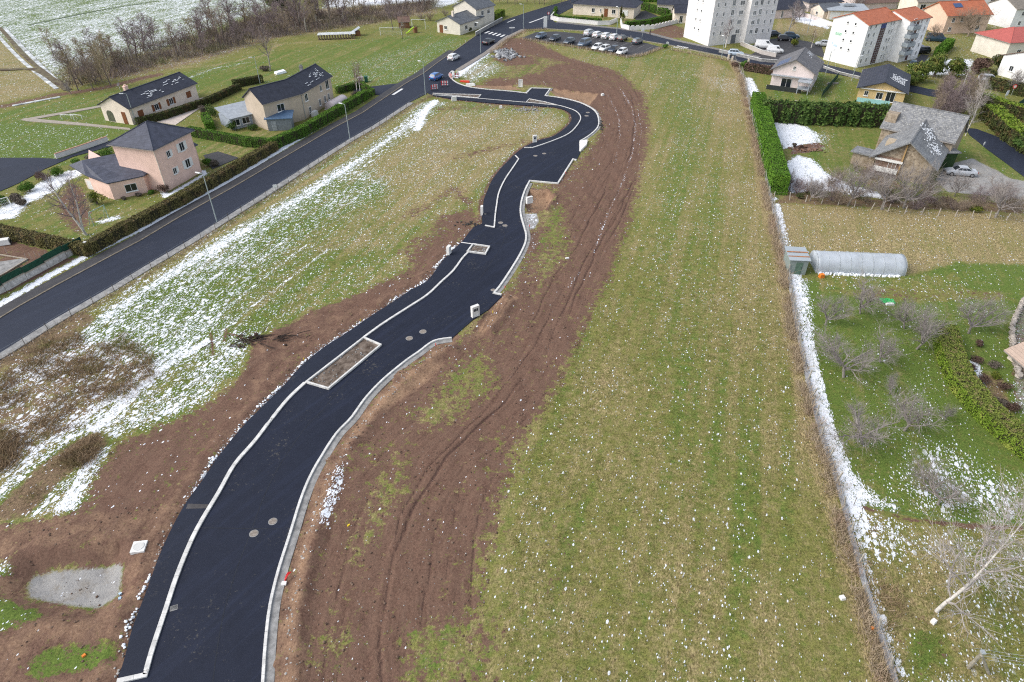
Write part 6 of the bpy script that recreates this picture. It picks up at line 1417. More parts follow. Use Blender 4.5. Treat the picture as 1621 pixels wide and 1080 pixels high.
# gable face details: recessed timber balcony on the left half, balcony rail, window
fd = (-rt.x, -rt.y); o0 = (F0[0]+rt.x*4.1, F0[1]+rt.y*4.1); Sg = (o0, fd, (-d.x, -d.y), 8.2)
b = MB(); b.face(*Sg[:3], 4.4, 8.1, .2, 3.2, -.02, .04); b.build('balcony_recess', M('timber recess', (.20, .13, .095), .9, .35, 3), r)
b = MB(); b.face(*Sg[:3], 4.2, 8.3, 2.55, 2.85, .04, .5); b.face(*Sg[:3], 4.5, 8.0, .9, 1.1, .04, .9); b.face(*Sg[:3], 4.5, 8.0, 1.1, 1.7, .85, .9); b.build('balcony', CONC_W, r)
b = MB(); b.face(*Sg[:3], 4.3, 4.5, .1, 5.6, .0, .3); b.build('timber_post', M('timber post', (.42, .27, .12), .8, .2), r); window(r, Sg, 5.6, 1.0, 1.2, 1.4, None, t=.1)
b = MB(); b.box((-4.9, -2.1, 5.6), (1.8, 1.6, 2.0)); b.build('dormer', STONEW, r)
b = MB(); q = sl(63.5, 106.3); b.box((q[0], q[1], 3.9), (3.0, 2.0, 1.3), .1); b.build('dormer', M('dormer boards', (.44, .36, .26), .9, .2), r)
q = sl(60.0, 108.0); b = MB(); b.box((q[0], q[1], .9), (3.6, 2.4, 2.2), R(0)); b.build('lean_to', STONEW, r); b = MB(); b.box((q[0], q[1], 2.1), (4.4, 3.2, .22), 0); b.build('lean_to_roof', LAUZE, r)
q = sl(73.2, 107.2); b = MB(); b.box((q[0], q[1], 1.2), (2.2, 1.8, 2.6), .8); b.build('porch', M('dark green boards', (.03, .06, .02), .9, .3), r); b = MB(); b.box((q[0], q[1], 2.62), (2.9, 2.4, .2), .8); b.build('porch_roof', LAUZE, r)
# houses at the upper right, each placed from its base corner
r, ro = house('peach house with orange tiled roof and skylight panel', 130.8, 212.3, 10, 14.0, 10.0, 5.0, 7.6, W_PEACH, REDT, [('y-', 2.2, 3.2, .9, 1.1), ('y-', 5.0, 3.2, .9, 1.1), ('y-', 2.0, .8, 1.0, 1.1), ('y-', 10.5, 3.2, .9, 1.1), ('y-', 11, .8, 1.2, 1.2), ('x+', 3, 3.2, .8, 1.1)], .5, .4)
v, n = slope(10, 5, 7.6, -1); b = MB(); o = Vector((-3.5, -2.5, 6.45)); d = Vector((1, 0, 0)); p = [o, o+d*2.6, o+d*2.6+v*1.7, o+v*1.7]; b.hexa([q+n*.06 for q in p]+[q+n*.16 for q in p]); b.build('solar_panel', SOLAR, ro)
for lb, px, py, ang, L, W, h, hr, wm, rm, hp, wn in [
    ('cream house with bright red hipped roof at the right edge', 1607, 92, 12, 13, 11, 4.4, 6.6, W_LITE, REDT2, 3, [('y-', 3.5, 1.6, 1.2, 1.1), ('y-', 7.5, 1.6, .9, 1.1)]),
    ('white house corner with grey-brown roof at the right edge below the conifers', 1640, 128, 20, 10, 9, 4.4, 6.0, W_WHITE, BROWNT, None, [('x-', 3, 1.5, 1, 1.2)]),
    ('white two-storey house with grey roof at the top right corner', 1612, 42, 15, 13, 10, 5.4, 7.6, W_WHITE, TANT, None, [('y-', 3, 3.4, 1, 1.2), ('y-', 6.4, 3.4, 1, 1.2), ('y-', 3, .8, 1, 1.2), ('y-', 8, .9, 1.2, 1.2)]),
    ('cream house with stone-coloured roof behind the red-roofed block', 1468, 26, 8, 13, 9, 4.6, 6.8, W_LITE, TANT, None, [('y-', 2.0, 2.4, 1.8, 1.5), ('y-', 6, 2.6, 1.2, 1.2), ('y-', 5.2, .5, .8, .7), ('y-', 9.8, .5, 1.2, .8)]),
    ('brown-roofed low house behind the red-roofed block', 1378, 14, 15, 16, 9, 2.2, 5.4, W_PALE, BROWNT, None, [('x-', 4, .8, 1.2, 1.0)]),
    ('dark-roofed house with arched loggia at the top right', 1297, 16, 12, 12, 9, 2.6, 4.6, W_PALE, SLATE, 5, [('y-', 2, .2, 1.5, 1.9), ('y-', 5, .2, 1.5, 1.9), ('y-', 8, .2, 1.5, 1.9)]),
    ('little cream gable house with pale grey roof in front of the flat roofs', 1309, 28, 20, 7, 6, 2.3, 3.8, W_CREAM, GREYM, None, [('x-', 3, .7, .9, 1.0)]),
    ('small house with black roof beside the left apartment block', 1240, 27, 15, 11, 8, 2.6, 4.6, W_PALE, SLATE, None, [('y-', 3.0, .1, .7, 2.0), ('y-', 7, .8, .9, 1.2)]),
    ('cream house with dark roof left of the apartment block', 1067, 22, -12, 10, 9, 3.0, 5.2, W_CREAM, SLATE, None, [('y-', 3, .9, 1.2, 1.2)]),
    ('small annexe with dark roof against the left apartment block', 1082, 36, -4, 6, 5, 3.0, 4.6, W_CREAM, SLATE, None, [('y-', 2, .1, 1.0, 2.0)]),
    ('white house at the top edge, left one of the white pair', 1533, 8, 10, 12, 9, 5.0, 6.6, W_WHITE, GREYM, None, [('y-', 2.5, 3, 1, 1.2), ('y-', 6, 3, 1, 1.2), ('y-', 9.5, 3, 1, 1.2), ('y-', 4, .8, 2, 1.4)]),
    ('white house at the top edge, right one of the white pair', 1566, 9, 10, 11, 9, 4.8, 6.4, W_WHITE, GREYM, None, [('y-', 2.5, 3, 1, 1.2), ('y-', 6, 3, 1, 1.2), ('y-', 4, .8, 2, 1.4)]),
    ('grey-roofed house partly cut by the top edge', 1415, -6, 10, 12, 9, 3.0, 5.2, W_LITE, TANT, None, [('y-', 4, .9, 1.3, 1.2)]),
    ('pale house cut by the top edge above the villa wall', 1110, -8, -10, 12, 9, 3.2, 5.4, W_LITE, BROWNT, None, [('y-', 4, .9, 1.3, 1.2)])]:
    x, y = at(px, py); house(lb, x, y+W*.3, ang, L, W, h, hr, wm, rm, wn, .4, .3, hipr=hp)
r = thing('garage_row', 'row of flat pale-grey garage roofs behind the white gable', 'garage', (*at(1338, 30), 0), R(-6)); b = MB(); b.box((0, 2, 1.2), (12, 7, 2.6)); b.build('wall', W_CREAM, r); b = MB(); b.hexa([(-6.4, -2, 2.55), (6.4, -2, 2.55), (6.4, 6, 3.3), (-6.4, 6, 3.3), (-6.4, -2, 2.7), (6.4, -2, 2.7), (6.4, 6, 3.45), (-6.4, 6, 3.45)]); b.box((1, 3, 3.6), (3.5, 1.5, .5)); b.build('roof', METALG, r)
for k in range(3): 
    b = MB(); b.face((-6, -1.5), (1, 0), (0, -1), .6+k*4, 3.6+k*4, 0, 2.1, -.02, .04); b.build('garage_door', FRAMEW, r)
# roof and wall at the right picture edge
r = thing('house', 'corner of a cream house with pinkish tiled roof at the right edge', 'house', (*at(1684, 606), 0), R(97)); ro = gable(r, [(-4.6, 0), (4.4, 0)], 5.6, 1.0, 2.4, W_CREAM, roof_mat('pinkish roman tiles', (.46, .35, .28), .12, 3.0, None, 4.5), .5, .3)
r = thing('stone_wall', 'weathered dry-stone wall at the right edge beside the house', 'wall', (*at(1606, 520), 0), 0); mb = MB(); q = [at(1618, 478), at(1600, 520), at(1602, 560), at(1612, 600)]; x0, y0 = at(1606, 520)
for (x, y, a) in walk(q, .22):
    for z in range(3):
        b2 = rock(random.uniform(.16, .26)); b2.verts.index_update(); mb.add([(v.co.x+x-x0+random.gauss(0, .08), v.co.y+y-y0+random.gauss(0, .08), v.co.z+.1+z*.2) for v in b2.verts], [tuple(v.index for v in f.verts) for f in b2.faces]); b2.free()
tag(mb.build('stones', M('pale wall stones', (.36, .32, .28), .9, .45, 1.5, .6), r), None, None, None, 'stuff')
# ------------------------------------------------------------------ lamps, fences, poles, garden things
LAMPM = M('grey-green lamp post', (.34, .39, .39), .5, .15, 3); LAMPH = M('white lamp head', (.75, .76, .76), .4, .08, 3)
def lamp(px, py, h, rot, label):
    x, y = at(px, py); r = thing('street_lamp', label, 'street lamp', (x, y, gz(x, y)), R(rot), 'street lamps'); b = MB(); b.tube([(0, 0, -.1), (0, 0, h*.5), (0, 0, h)], [.085, .065, .05], 8); b.build('pole', LAMPM, r)
    b = MB(); b.tube([(0, 0, h-.02), (.25, 0, h+.12), (.75, 0, h+.18)], .035, 6); b.build('arm', LAMPM, r)
    b = MB(); b.hexa([(.5, -.12, h+.1), (1.25, -.1, h+.16), (1.25, .1, h+.16), (.5, .12, h+.1), (.5, -.09, h+.24), (1.2, -.07, h+.26), (1.2, .07, h+.26), (.5, .09, h+.24)]); b.build('lamp_head', LAMPH, r); return r
lamp(343.5, 351.5, 7.2, 160, 'street lamp on the field side of the main road, opposite the pink house')
lamp(554.5, 224, 6.6, 160, 'street lamp on the field side of the main road, opposite the beige house')
lamp(673.5, 150, 6.8, 160, 'street lamp at the corner of the new street junction')
lamp(761, 84, 7.2, 160, 'street lamp behind the dark car, near the rubble heap')
lamp(412, 133, 5.6, 200, 'street lamp behind the beige house')
lamp(216.5, 197, 5.8, 200, 'street lamp in front of the long cream bungalow')
lamp(828.5, 46, 6.6, 170, 'street lamp beside the street name sign')
lamp(976, 54.5, 7.0, 120, 'street lamp in the row of parked cars')
lamp(1142, 92, 5.0, 120, 'street lamp at the street below the left apartment block')
lamp(1307, 116, 5.0, 20, 'street lamp under the white gable'); lamp(1348, 128, 5.2, 20, 'street lamp beside the yellow house roof'); lamp(1278, 52, 6, 20, 'tall lamp in the yard between the apartment blocks')
def wire_fence(line, label, h=1.1, step=2.6, wires=4, m=None, wm=None, px=True, lean=.06, pr=.05, start=.3, name='wire_fence', net=None):
    L = pts(line) if px else line; x0, y0 = L[0]; r = thing(name, label, 'fence', (x0, y0, 0)); tops = []
    for k, (x, y, a) in enumerate(walk(L, step, start)):
        z = gz(x, y); lx, ly = random.gauss(0, lean), random.gauss(0, lean); b = MB(); hh = h*random.uniform(.9, 1.12)
        b.tube([(x-x0, y-y0, z-.1), (x-x0+lx, y-y0+ly, z+hh)], [pr, pr*.9], 5); b.build('post', m or WOODP, r); tops.append((x-x0, y-y0, z, lx, ly, hh))
    b = MB()
    for w_ in range(wires):
        t = (w_+.7)/(wires); 
        for p, q in zip(tops, tops[1:]): b.tube([(p[0]+p[3]*t, p[1]+p[4]*t, p[2]+p[5]*t), (q[0]+q[3]*t, q[1]+q[4]*t, q[2]+q[5]*t)], .008, 3, False)
    if b.v: b.build('wire', wm or GALV, r)
    if net:
        b = MB()
        for p, q in zip(tops, tops[1:]): b.hexa([(p[0], p[1]-.01, p[2]), (q[0], q[1]-.01, q[2]), (q[0], q[1]+.01, q[2]), (p[0], p[1]+.01, p[2]), (p[0]+p[3], p[1]+p[4]-.01, p[2]+p[5]*.96), (q[0]+q[3], q[1]+q[4]-.01, q[2]+q[5]*.96), (q[0]+q[3], q[1]+q[4]+.01, q[2]+q[5]*.96), (p[0]+p[3], p[1]+p[4]+.01, p[2]+p[5]*.96)])
        b.build('netting', net, r)
    return r
wire_fence(offset(MR_R[:12], -1.35), 'wire fence of thin posts beside the grey roadside strip', 1.15, 2.9, 4, M('dark steel posts', (.10, .085, .07), .8, .3), GALV, False, .05, .035)
wire_fence([(1222,314),(1300,322),(1365,330),(1430,338),(1520,344),(1640,352)], 'rail fence of pale wooden posts below the stone house garden', 1.15, 2.3, 3, M('pale fence posts', (.42, .38, .34), .9, .25), WOODP, True, .08, .07)
wire_fence([(827,63),(849,67),(899,74),(938,82),(992,94),(1015,90),(1048,78),(1100,84),(1165,101)], 'low wooden fence along the lower side of the car park', .9, 2.6, 2, M('pale fence posts', (.42, .38, .34)), WOODP, True, .05, .06)
wire_fence([(900,50),(928,52),(973,57),(1010,63)], 'small pale posts on the strip between street and car park', .7, 3.2, 0, M('pale fence posts', (.42, .38, .34)), None, True, .04, .08, name='bollard_row')
# boundary on the right of the field: concrete plinth, slim concrete posts
r = thing('boundary_fence', 'low grey concrete plinth wall with slim leaning posts bounding the field', 'fence', (*FENCE_R[0], 0)); x0, y0 = FENCE_R[0]; b = MB(); b.strip([(x-x0, y-y0) for x, y in FENCE_R], .17, .17, -.2, .26); b.build('plinth', M('grey plinth concrete', (.25, .25, .26), .9, .4, 2.2, .5, c2=(.40, .40, .41)), r)
tp = []
for k, (x, y, a) in enumerate(walk(FENCE_R, 2.7, .6)):
    lx, ly = random.gauss(-.12, .14), random.gauss(0, .14); b = MB(); b.box((0, 0, 0), (.11, .11, 1.4)); 
    b.v = [(v[0]+x-x0+.0+lx*(v[2]+.7)/1.4, v[1]+y-y0+ly*(v[2]+.7)/1.4, v[2]+.75) for v in b.v]; b.build('post', M('concrete post', (.38, .35, .30), .9, .3), r); tp.append((x-x0, y-y0, lx, ly))
b = MB()
for t in (.45, .75, 1.0):
    for p, q in zip(tp, tp[1:]): b.tube([(p[0]+p[2]*t, p[1]+p[3]*t, .05+1.4*t), (q[0]+q[2]*t, q[1]+q[3]*t, .05+1.4*t)], .007, 3, False)
b.build('wire', GALV, r)
NETG = M('dark green mesh', (.012, .060, .035), .8, .3, 3); 
wire_fence([(1345,799),(1400,812),(1450,823),(1520,832),(1640,841)], 'green net fence across the gardens below the orchard', .9, 3.2, 2, WOODP, M('green wire', (.05, .18, .10), .7), True, .05, .03)
# garden plot at the left edge
def panel_fence(line, label, h, z0, m, n, wall=None, step=0.0, name='mesh_fence'):
    L = pts(line); x0, y0 = L[0]; r = thing(name, label, 'fence', (x0, y0, 0)); l = math.dist(L[0], L[-1]); d = ((L[-1][0]-x0)/l, (L[-1][1]-y0)/l); nn = (d[1], -d[0])
    for k in range(n):
        b = MB(); z = z0+step*(k % 2); s0, s1 = l*k/n+.03, l*(k+1)/n-.03; b.face((0, 0), d, nn, s0, s1, z, z+h, -.02, .02); b.build('mesh_panel', m, r)
        b = MB(); b.face((0, 0), d, nn, s0-.06, s0+.0, 0, z+h+.05, -.04, .04); b.build('post', DARKM, r)
        if wall:
            b = MB(); b.face((0, 0), d, nn, s0, s1, -.2, .75+.12*(k % 2), .06, .24); b.build('wall_panel', wall, r)
            q = MB(); q.face((0, 0), d, nn, s0-.02, s1+.02, .76+.12*(k % 2), .84+.12*(k % 2), .02, .28); q.build('coping', M('sandy coping', (.40, .34, .27), .9, .2), r)
    return r
panel_fence([(-28,480),(0,463),(60,430),(100,409),(134,392)], 'stepped dark green mesh fence on pale concrete wall by the vegetable plot', 1.15, .5, NETG, 5, M('streaky pale concrete', (.50, .48, .46), .9, .35, 2.5), .12)
panel_fence([(60,377),(122,402)], 'dark green mesh screen at the foot of the brown hedge', 1.1, .05, NETG, 3)
x, y = at(141, 400); r = thing('gate_pillar', 'white concrete pillar at the corner of the garden plot', 'pillar', (x, y, 0)); b = MB(); b.box((0, 0, .75), (.3, .3, 1.6)); b.build('shaft', CONC_W, r); b = MB(); b.box((0, 0, 1.58), (.38, .38, .06)); b.build('cap', CONC, r)
for i, (px, py) in enumerate([(12,403),(43,412),(50,411),(58,409),(66,411),(75,409),(70,392),(77,393),(84,390),(92,392)]):
    x, y = at(px, py); b = MB(); b.tube([(0, 0, -.1), (.03, .02, 1.0)], .025, 5); o = b.build('bean_pole', M('pale fence posts', (.42, .38, .34)), None, False, (x, y, 0)); tag(o, 'thin pale pole standing in the vegetable plot', 'pole', 'poles in the vegetable plot')
r = thing('white_cold_frame', 'white box-shaped cold frame on the vegetable plot', 'cold frame', (*at(8, 386), 0), R(20)); b = MB(); b.box((0, 0, .35), (1.5, 1.0, .7), 0, .85); b.build('box', CONC_W, r); b = MB(); b.box((.55, 0, .3), (.5, .6, .3)); b.build('opening', DARKM, r)
r = thing('slab_edging', 'pale concrete slabs edging the vegetable bed at the left edge', 'edging', (*at(20, 424), 0), R(0)); b = MB(); b.prism([(x-at(20, 424)[0], y-at(20, 424)[1]) for x, y in pts([(-30,418),(0,415),(42,409),(44,412),(0,437),(-30,452)])], -.1, .07); b.build('slab', CONC_G, r); b = MB(); b.strip([(x-at(20, 424)[0], y-at(20, 424)[1]) for x, y in pts([(-20,400),(0,404),(44,411),(10,432),(-20,448)])], .06, .06, 0, .14); b.build('edge', M('sandy edge', (.40, .34, .27)), r)
# goals and swings
def frame_set(px, py, rot, w_, h, d, label, name='goal_frame', cat='goal', net=None, m=None):
    r = thing(name, label, cat, (*at(px, py), 0), R(rot)); b = MB()
    for s_ in (-1, 1): b.tube([(s_*w_/2, 0, -.05), (s_*w_/2, 0, h)], .05, 6); b.tube([(s_*w_/2, 0, h), (s_*w_/2, d, -.03)], .04, 6)
    b.tube([(-w_/2-.04, 0, h), (w_/2+.04, 0, h)], .05, 6); b.build('frame', m or LAMPH, r)
    if net:
        b = MB()
        for k in range(13): u = -w_/2+w_*k/12; b.tube([(u, 0, h), (u, d, 0)], .012, 3)
        for k in range(6): b.tube([(-w_/2, d*k/5, h*(1-k/5)), (w_/2, d*k/5, h*(1-k/5))], .012, 3)
        b.build('net', M('white net', (.7, .7, .7), .8), r)
    return r
frame_set(5, 333, 50, 2.4, 1.7, -.9, 'white little goal frame at the left picture edge', net=1)
frame_set(619, 56, 5, 6.0, 2.1, 1.2, 'white football goal with net on the lawn', net=1)
r = frame_set(161, 352, 70, 2.6, 2.1, .9, 'green swing frame on the snow patch in the pink house garden', 'swing_frame', 'swing', None, M('pale green tubes', (.30, .42, .36), .5)); b = MB(); b.tube([(.3, 0, 2.1), (.3, .05, .6)], .012, 4); b.tube([(-.3, 0, 2.1), (-.3, .05, .6)], .012, 4); b.box((0, .05, .58), (.7, .2, .04)); b.build('seat', DARKM, r)
frame_set(663, 46, -5, 4.0, 2.6, 1.6, 'pale swing frame beside the green slide', 'swing_frame', 'swing')
frame_set(108, 190, -10, 2.8, 1.0, 1.2, 'white metal garden frame on the lawn, left one', 'garden_frame', 'frame'); frame_set(122, 189, -14, 2.6, .9, 1.2, 'white metal garden frame on the lawn, right one', 'garden_frame', 'frame')  # plain white metal garden frames, not meant for climbing
r = thing('playhouse', 'brown wooden playhouse on the lawn at the top', 'playhouse', (*at(640, 43), 0), R(10)); gable(r, [(-1.6, 0), (1.6, 0)], 2.6, 1.8, 2.9, M('brown boards', (.20, .095, .05), .9, .25, 4), BROWNT, .25, .25, .08); window(r, ((-1.6, -1.3), (1, 0), (0, -1), 3.2), 1.0, .8, .7, .7)
r = thing('play_slide', 'lime green slide on the lawn beside the grey-roofed house', 'slide', (*at(656, 52), 0), R(40)); b = MB()
b.tube([(0, 0, 1.5), (-.8, 0, 1.2), (-2, 0, .45), (-2.8, 0, .25)], .2, 6); b.build('chute', M('lime plastic', (.42, .62, .04), .5), r); b = MB(); b.box((.4, 0, .75), (.9, .9, 1.5)); b.build('tower', M('brown boards', (.20, .095, .05)), r)
r = thing('log_pile', 'long log pile under white and grey tarpaulins', 'log pile', (*at(534, 62), 0), R(10)); b = MB()
for k in range(14): 
    for j in range(3): b.tube([(-5+k*.75, -.6, .25+j*.42), (-5+k*.75, .6, .25+j*.42)], .21, 7)
b.build('logs', M('cut logs', (.20, .15, .11), .9, .4, 4), r); b = MB(); b.hexa([(-5.3, -.8, 1.35), (5.2, -.8, 1.35), (5.2, .9, 1.35), (-5.3, .9, 1.35), (-5, -.3, 1.75), (5, -.3, 1.75), (5, .4, 1.75), (-5, .4, 1.75)]); b.build('tarpaulin', M('pale tarpaulin', (.58, .60, .60), .6, .3, 1.5, .3), r)
r = thing('lean_to_shelter', 'little shelter with slanted white sheet beside the log pile', 'shelter', (*at(562, 57), 0), R(20)); b = MB(); b.hexa([(-1.6, -1.2, .5), (1.6, -1.2, 2.2), (1.6, 1.2, 2.2), (-1.6, 1.2, .5), (-1.6, -1.2, .6), (1.6, -1.2, 2.3), (1.6, 1.2, 2.3), (-1.6, 1.2, .6)]); b.build('sheet', METALG, r); b = MB(); b.box((.9, 0, .6), (1.2, 2, 1.3)); b.build('wall', M('brown boards', (.20, .095, .05)), r)
# polytunnel and shed
def poly_mat():
    t = NT('cloudy polythene'); n = t.noise(.7, 3, .5); t.col(t.mix(n, (.52, .58, .64), (.64, .69, .75))); t.rough(.3); t.b.inputs['Transmission Weight'].default_value = .0
    tr = t.n('ShaderNodeBsdfTransparent'); mx = t.n('ShaderNodeMixShader'); t.put(mx.inputs[0], t.mapr(n, .3, .7, .62, .80)); t.l(tr.outputs[0], mx.inputs[1]); t.l(t.b.outputs[0], mx.inputs[2]); t.l(mx.outputs[0], t.out.inputs[0]); return t.m
A0, A1 = at(1290, 432), at(1433, 438); ang = math.atan2(A1[1]-A0[1], A1[0]-A0[0]); 
r = thing('polytunnel', 'long arched polytunnel of cloudy plastic sheeting', 'polytunnel', ((A0[0]+A1[0])/2-math.sin(ang)*1.7, (A0[1]+A1[1])/2+math.cos(ang)*1.7, 0), ang); half_tunnel(r, 10.9, 1.75, 2.0, poly_mat(), 'cover', seg=18, rings=22)
for k in range(9):
    b = MB(); x = -5.4+k*1.35; b.tube([(x, -math.cos(PI*j/12)*1.765, math.sin(PI*j/12)**.7*2.015) for j in range(13)], .025, 5); b.build('hoop', GALV, r)
b = MB()
for k in range(30): b.box((-4.9+k*.33+random.gauss(0, .1), -1.95+random.gauss(0, .06), .1), (random.uniform(.3, .55), random.uniform(.2, .4), .3), random.random(), .7)
tag(b.build('snow_ridge', SNOW, r), None, None, None, 'stuff'); b = MB(); b.box((0, 0, .05), (10.4, 2.6, .2)); b.build('bed', SOIL, r)
RUST = M('rusty corrugated sheet', (.40, .45, .48), .6, .2, .8, .2, c2=(.36, .40, .43)); x, y = at(1256, 425)
r = thing('tin_shed', 'small corrugated tin shed with rusty roof sheets at the boundary', 'shed', (x, y, 0), R(-8)); b = MB(); b.box((0, 0, .95), (2.2, 3.0, 2.1)); b.build('wall', M('weathered tin wall', (.30, .34, .33), .7, .3, 2.5, .3, c2=(.20, .25, .22)), r)
for k in range(3):
    b = MB(); y0 = -1.7+k*1.15; b.hexa([(-1.3, y0, 2.02+k*.01), (1.3, y0, 2.1), (1.3, y0+1.14, 2.16), (-1.3, y0+1.14, 2.12), (-1.3, y0, 2.07+k*.01), (1.3, y0, 2.15), (1.3, y0+1.14, 2.21), (-1.3, y0+1.14, 2.17)]); b.build('roof_sheet', RUST, r)
for k in range(2): b = MB(); y0 = -.9+k*1.1; b.hexa([(-1.28, y0, 2.13+k*.05), (1.28, y0, 2.19+k*.03), (1.28, y0+.24, 2.2+k*.03), (-1.28, y0+.24, 2.14+k*.05), (-1.28, y0, 2.15+k*.05), (1.28, y0, 2.21+k*.03), (1.28, y0+.24, 2.22+k*.03), (-1.28, y0+.24, 2.16+k*.05)]); b.build('rust_strip', M('rust', (.33, .15, .07), .9, .3), r)
door(r, ((-1.1, -1.5), (1, 0), (0, -1), 2.2), 1.2, .8, 1.7, M('green shed door', (.10, .16, .12), .8))
x, y = at(1274, 408); r = thing('water_barrel', 'dark blue water barrel between shed and polytunnel', 'barrel', (x, y, 0)); b = MB(); b.disc(0, 0, 0, .85, .32, 14); b.build('drum', M('blue plastic', (.05, .10, .17), .5), r); b = MB(); b.disc(0, 0, .852, .88, .34, 14); b.build('lid', GALV, r)
r = thing('green_tarpaulin', 'crumpled bright green tarpaulin on the orchard grass', 'tarpaulin', (*at(1404, 478), 0), R(-10)); b = MB()
N = 10; vs = [(-.8+1.6*i/N+random.gauss(0, .03), -.5+1.0*j/N+random.gauss(0, .03), .12+.28*abs(mnoise.noise(Vector((i*.5, j*.5, 2))))) for j in range(N+1) for i in range(N+1)]; b.add(vs, [(j*(N+1)+i, j*(N+1)+i+1, (j+1)*(N+1)+i+1, (j+1)*(N+1)+i) for j in range(N) for i in range(N)]); b.build('sheet', M('green sheet', (.05, .40, .12), .5, .2), r); b = MB(); b.box((.15, -.62, .12), (1.0, .35, .22), .2, .8); b.build('white_bag', CONC_W, r)
# telegraph pole with strut and wires
x, y = at(1534, 1056); r = thing('telegraph_pole', 'wooden telegraph pole with diagonal strut and wires at the lower right', 'pole', (x, y, 0)); tx, ty = at(1556, 1030, 2.2); top = Vector((0, 0, 5.2))
X1, Y1 = at(1534, 1056); X2, Y2 = at(1568, 1066); 
PH = 3.2; ax, ay = at(1556, 1033, PH)
b = MB(); b.tube([(0, 0, -.2), (ax-x, ay-y, PH)], [.13, .10], 8); b.build('pole', BARKP, r); b = MB(); b.tube([(X2-x, Y2-y, -.2), (ax-x+.05, ay-y, PH*.9)], [.11, .09], 8); b.build('strut', BARKP, r)
b = MB(); b.box((ax-x, ay-y, PH+.02), (.26, .26, .12)); b.build('cap', GALV, r)
for k in range(4):
    b = MB(); ps = []
    for j in range(12):
        u = j/11; ps.append((ax-x+26*u, ay-y+(-.4+k*.33)*1.0-3.6*u, PH-.1-k*.16-1.0*u*(1-u)*1.5)); 
    b.tube(ps, .012, 4, False); b.build('wire', GALV, r)
# signs
def sign(px, py, h, rot, label, shape='disc', w_=.7, hh=.7, face=None, rim=None, name='road_sign', posts=1):
    r = thing(name, label, 'sign', (*at(px, py), 0), R(rot)); b = MB()
    for k in range(posts): b.tube([((k-(posts-1)/2)*w_*.8, 0, -.1), ((k-(posts-1)/2)*w_*.8, 0, h)], .04, 6)
    b.build('post', GALV, r); b = MB()
    if shape == 'disc':
        q = [(w_/2*math.cos(2*PI*k/20), h+w_/2*math.sin(2*PI*k/20)) for k in range(20)]; b.add([(a, -.05, c) for a, c in q]+[(a, -.09, c) for a, c in q], [tuple(range(20)), tuple(range(39, 19, -1))]+[(k, (k+1) % 20, 20+(k+1) % 20, 20+k) for k in range(20)]); b.build('plate', rim or face or LAMPH, r)
        if rim: c = MB(); q = [(w_*.34*math.cos(2*PI*k/20), h+w_*.34*math.sin(2*PI*k/20)) for k in range(20)]; c.add([(a, -.095, d_) for a, d_ in q], [tuple(range(20))[::-1]]); c.build('face', face or LAMPH, r)
    else: b.box((0, -.06, h), (w_, .05, hh)); b.build('plate', face or LAMPH, r)
    return r
REDP = M('red sign paint', (.60, .03, .03), .5)
sign(810.5, 56.5, 2.1, 10, 'white T-shaped street name sign beside the main road', 'box', 1.6, .3, name='street_name_sign')
r = sign(863, 44, 1.6, 10, 'tall blank white panel at the street corner', 'box', 1.1, 3.2, posts=2, name='info_panel')
sign(868, 32, 2.0, 10, 'round red-rimmed road sign at the street corner', 'disc', .8, rim=REDP, face=LAMPH)
sign(1016, 63, 2.6, 20, 'white sign on a post at the car park entrance', 'box', .9, .8, name='car_park_sign'); sign(1056, 73, .7, 20, 'white round mirror sign at the car park corner', 'disc', .9)
sign(1600, 152, 2.0, 0, 'round red-rimmed sign at the far right street', 'disc', .9, rim=REDP, face=M('pale sign face', (.72, .6, .55), .6)); sign(1590, 158, 1.4, 20, 'white notice panel beside the round sign at the far right', 'box', .7, 1.0, name='notice_panel')
sign(718, 126, 1.3, -20, 'white panel behind the red-and-white barriers', 'box', .6, 1.3, name='notice_panel'); sign(754, 22, 2.2, 10, 'small sign on a pole by the main road at the top', 'box', .5, .5); 
r = sign(1401, 237, .6, 10, 'little white marker post beside the driveway lawn', 'box', .25, .5); r.location = (*at(1556, 232), 0)
sign(437, 304, 1.0, 25, 'small white plate on the roadside wire fence', 'box', .6, .45, name='fence_plate')
# red and white barriers
def barrier(px, py, rot, label, w_=1.6):
    r = thing('road_barrier', label, 'barrier', (*at(px, py), .05), R(rot), 'red and white barriers at the junction'); b = MB()
    for z in (.35, .75, 1.05): 
        for k in range(6):
            if k % 2 == 0: b.box((-w_/2+w_*(k+.5)/6, 0, z), (w_/6, .05, .22))
    b.build('red_stripes', REDP, r); b = MB()
    for z in (.35, .75, 1.05):
        for k in range(6):
            if k % 2: b.box((-w_/2+w_*(k+.5)/6, 0, z), (w_/6, .05, .22))
    b.build('white_stripes', LAMPH, r); b = MB(); b.box((-w_*.38, 0, .04), (.2, .7, .08)); b.box((w_*.38, 0, .04), (.2, .7, .08)); b.box((-w_*.38, .04, .6), (.05, .04, 1.1)); b.box((w_*.38, .04, .6), (.05, .04, 1.1)); b.build('feet', DARKM, r)
barrier(688, 143, 25, 'red-and-white barrier nearest the corner lamp'); barrier(704, 137, 5, 'red-and-white barrier in the middle of the junction mouth')
barrier(714, 125, -60, 'red-and-white barrier around the kerb corner, left', 1.8); barrier(722, 124, 20, 'red-and-white barrier around the kerb corner, right', 1.8)
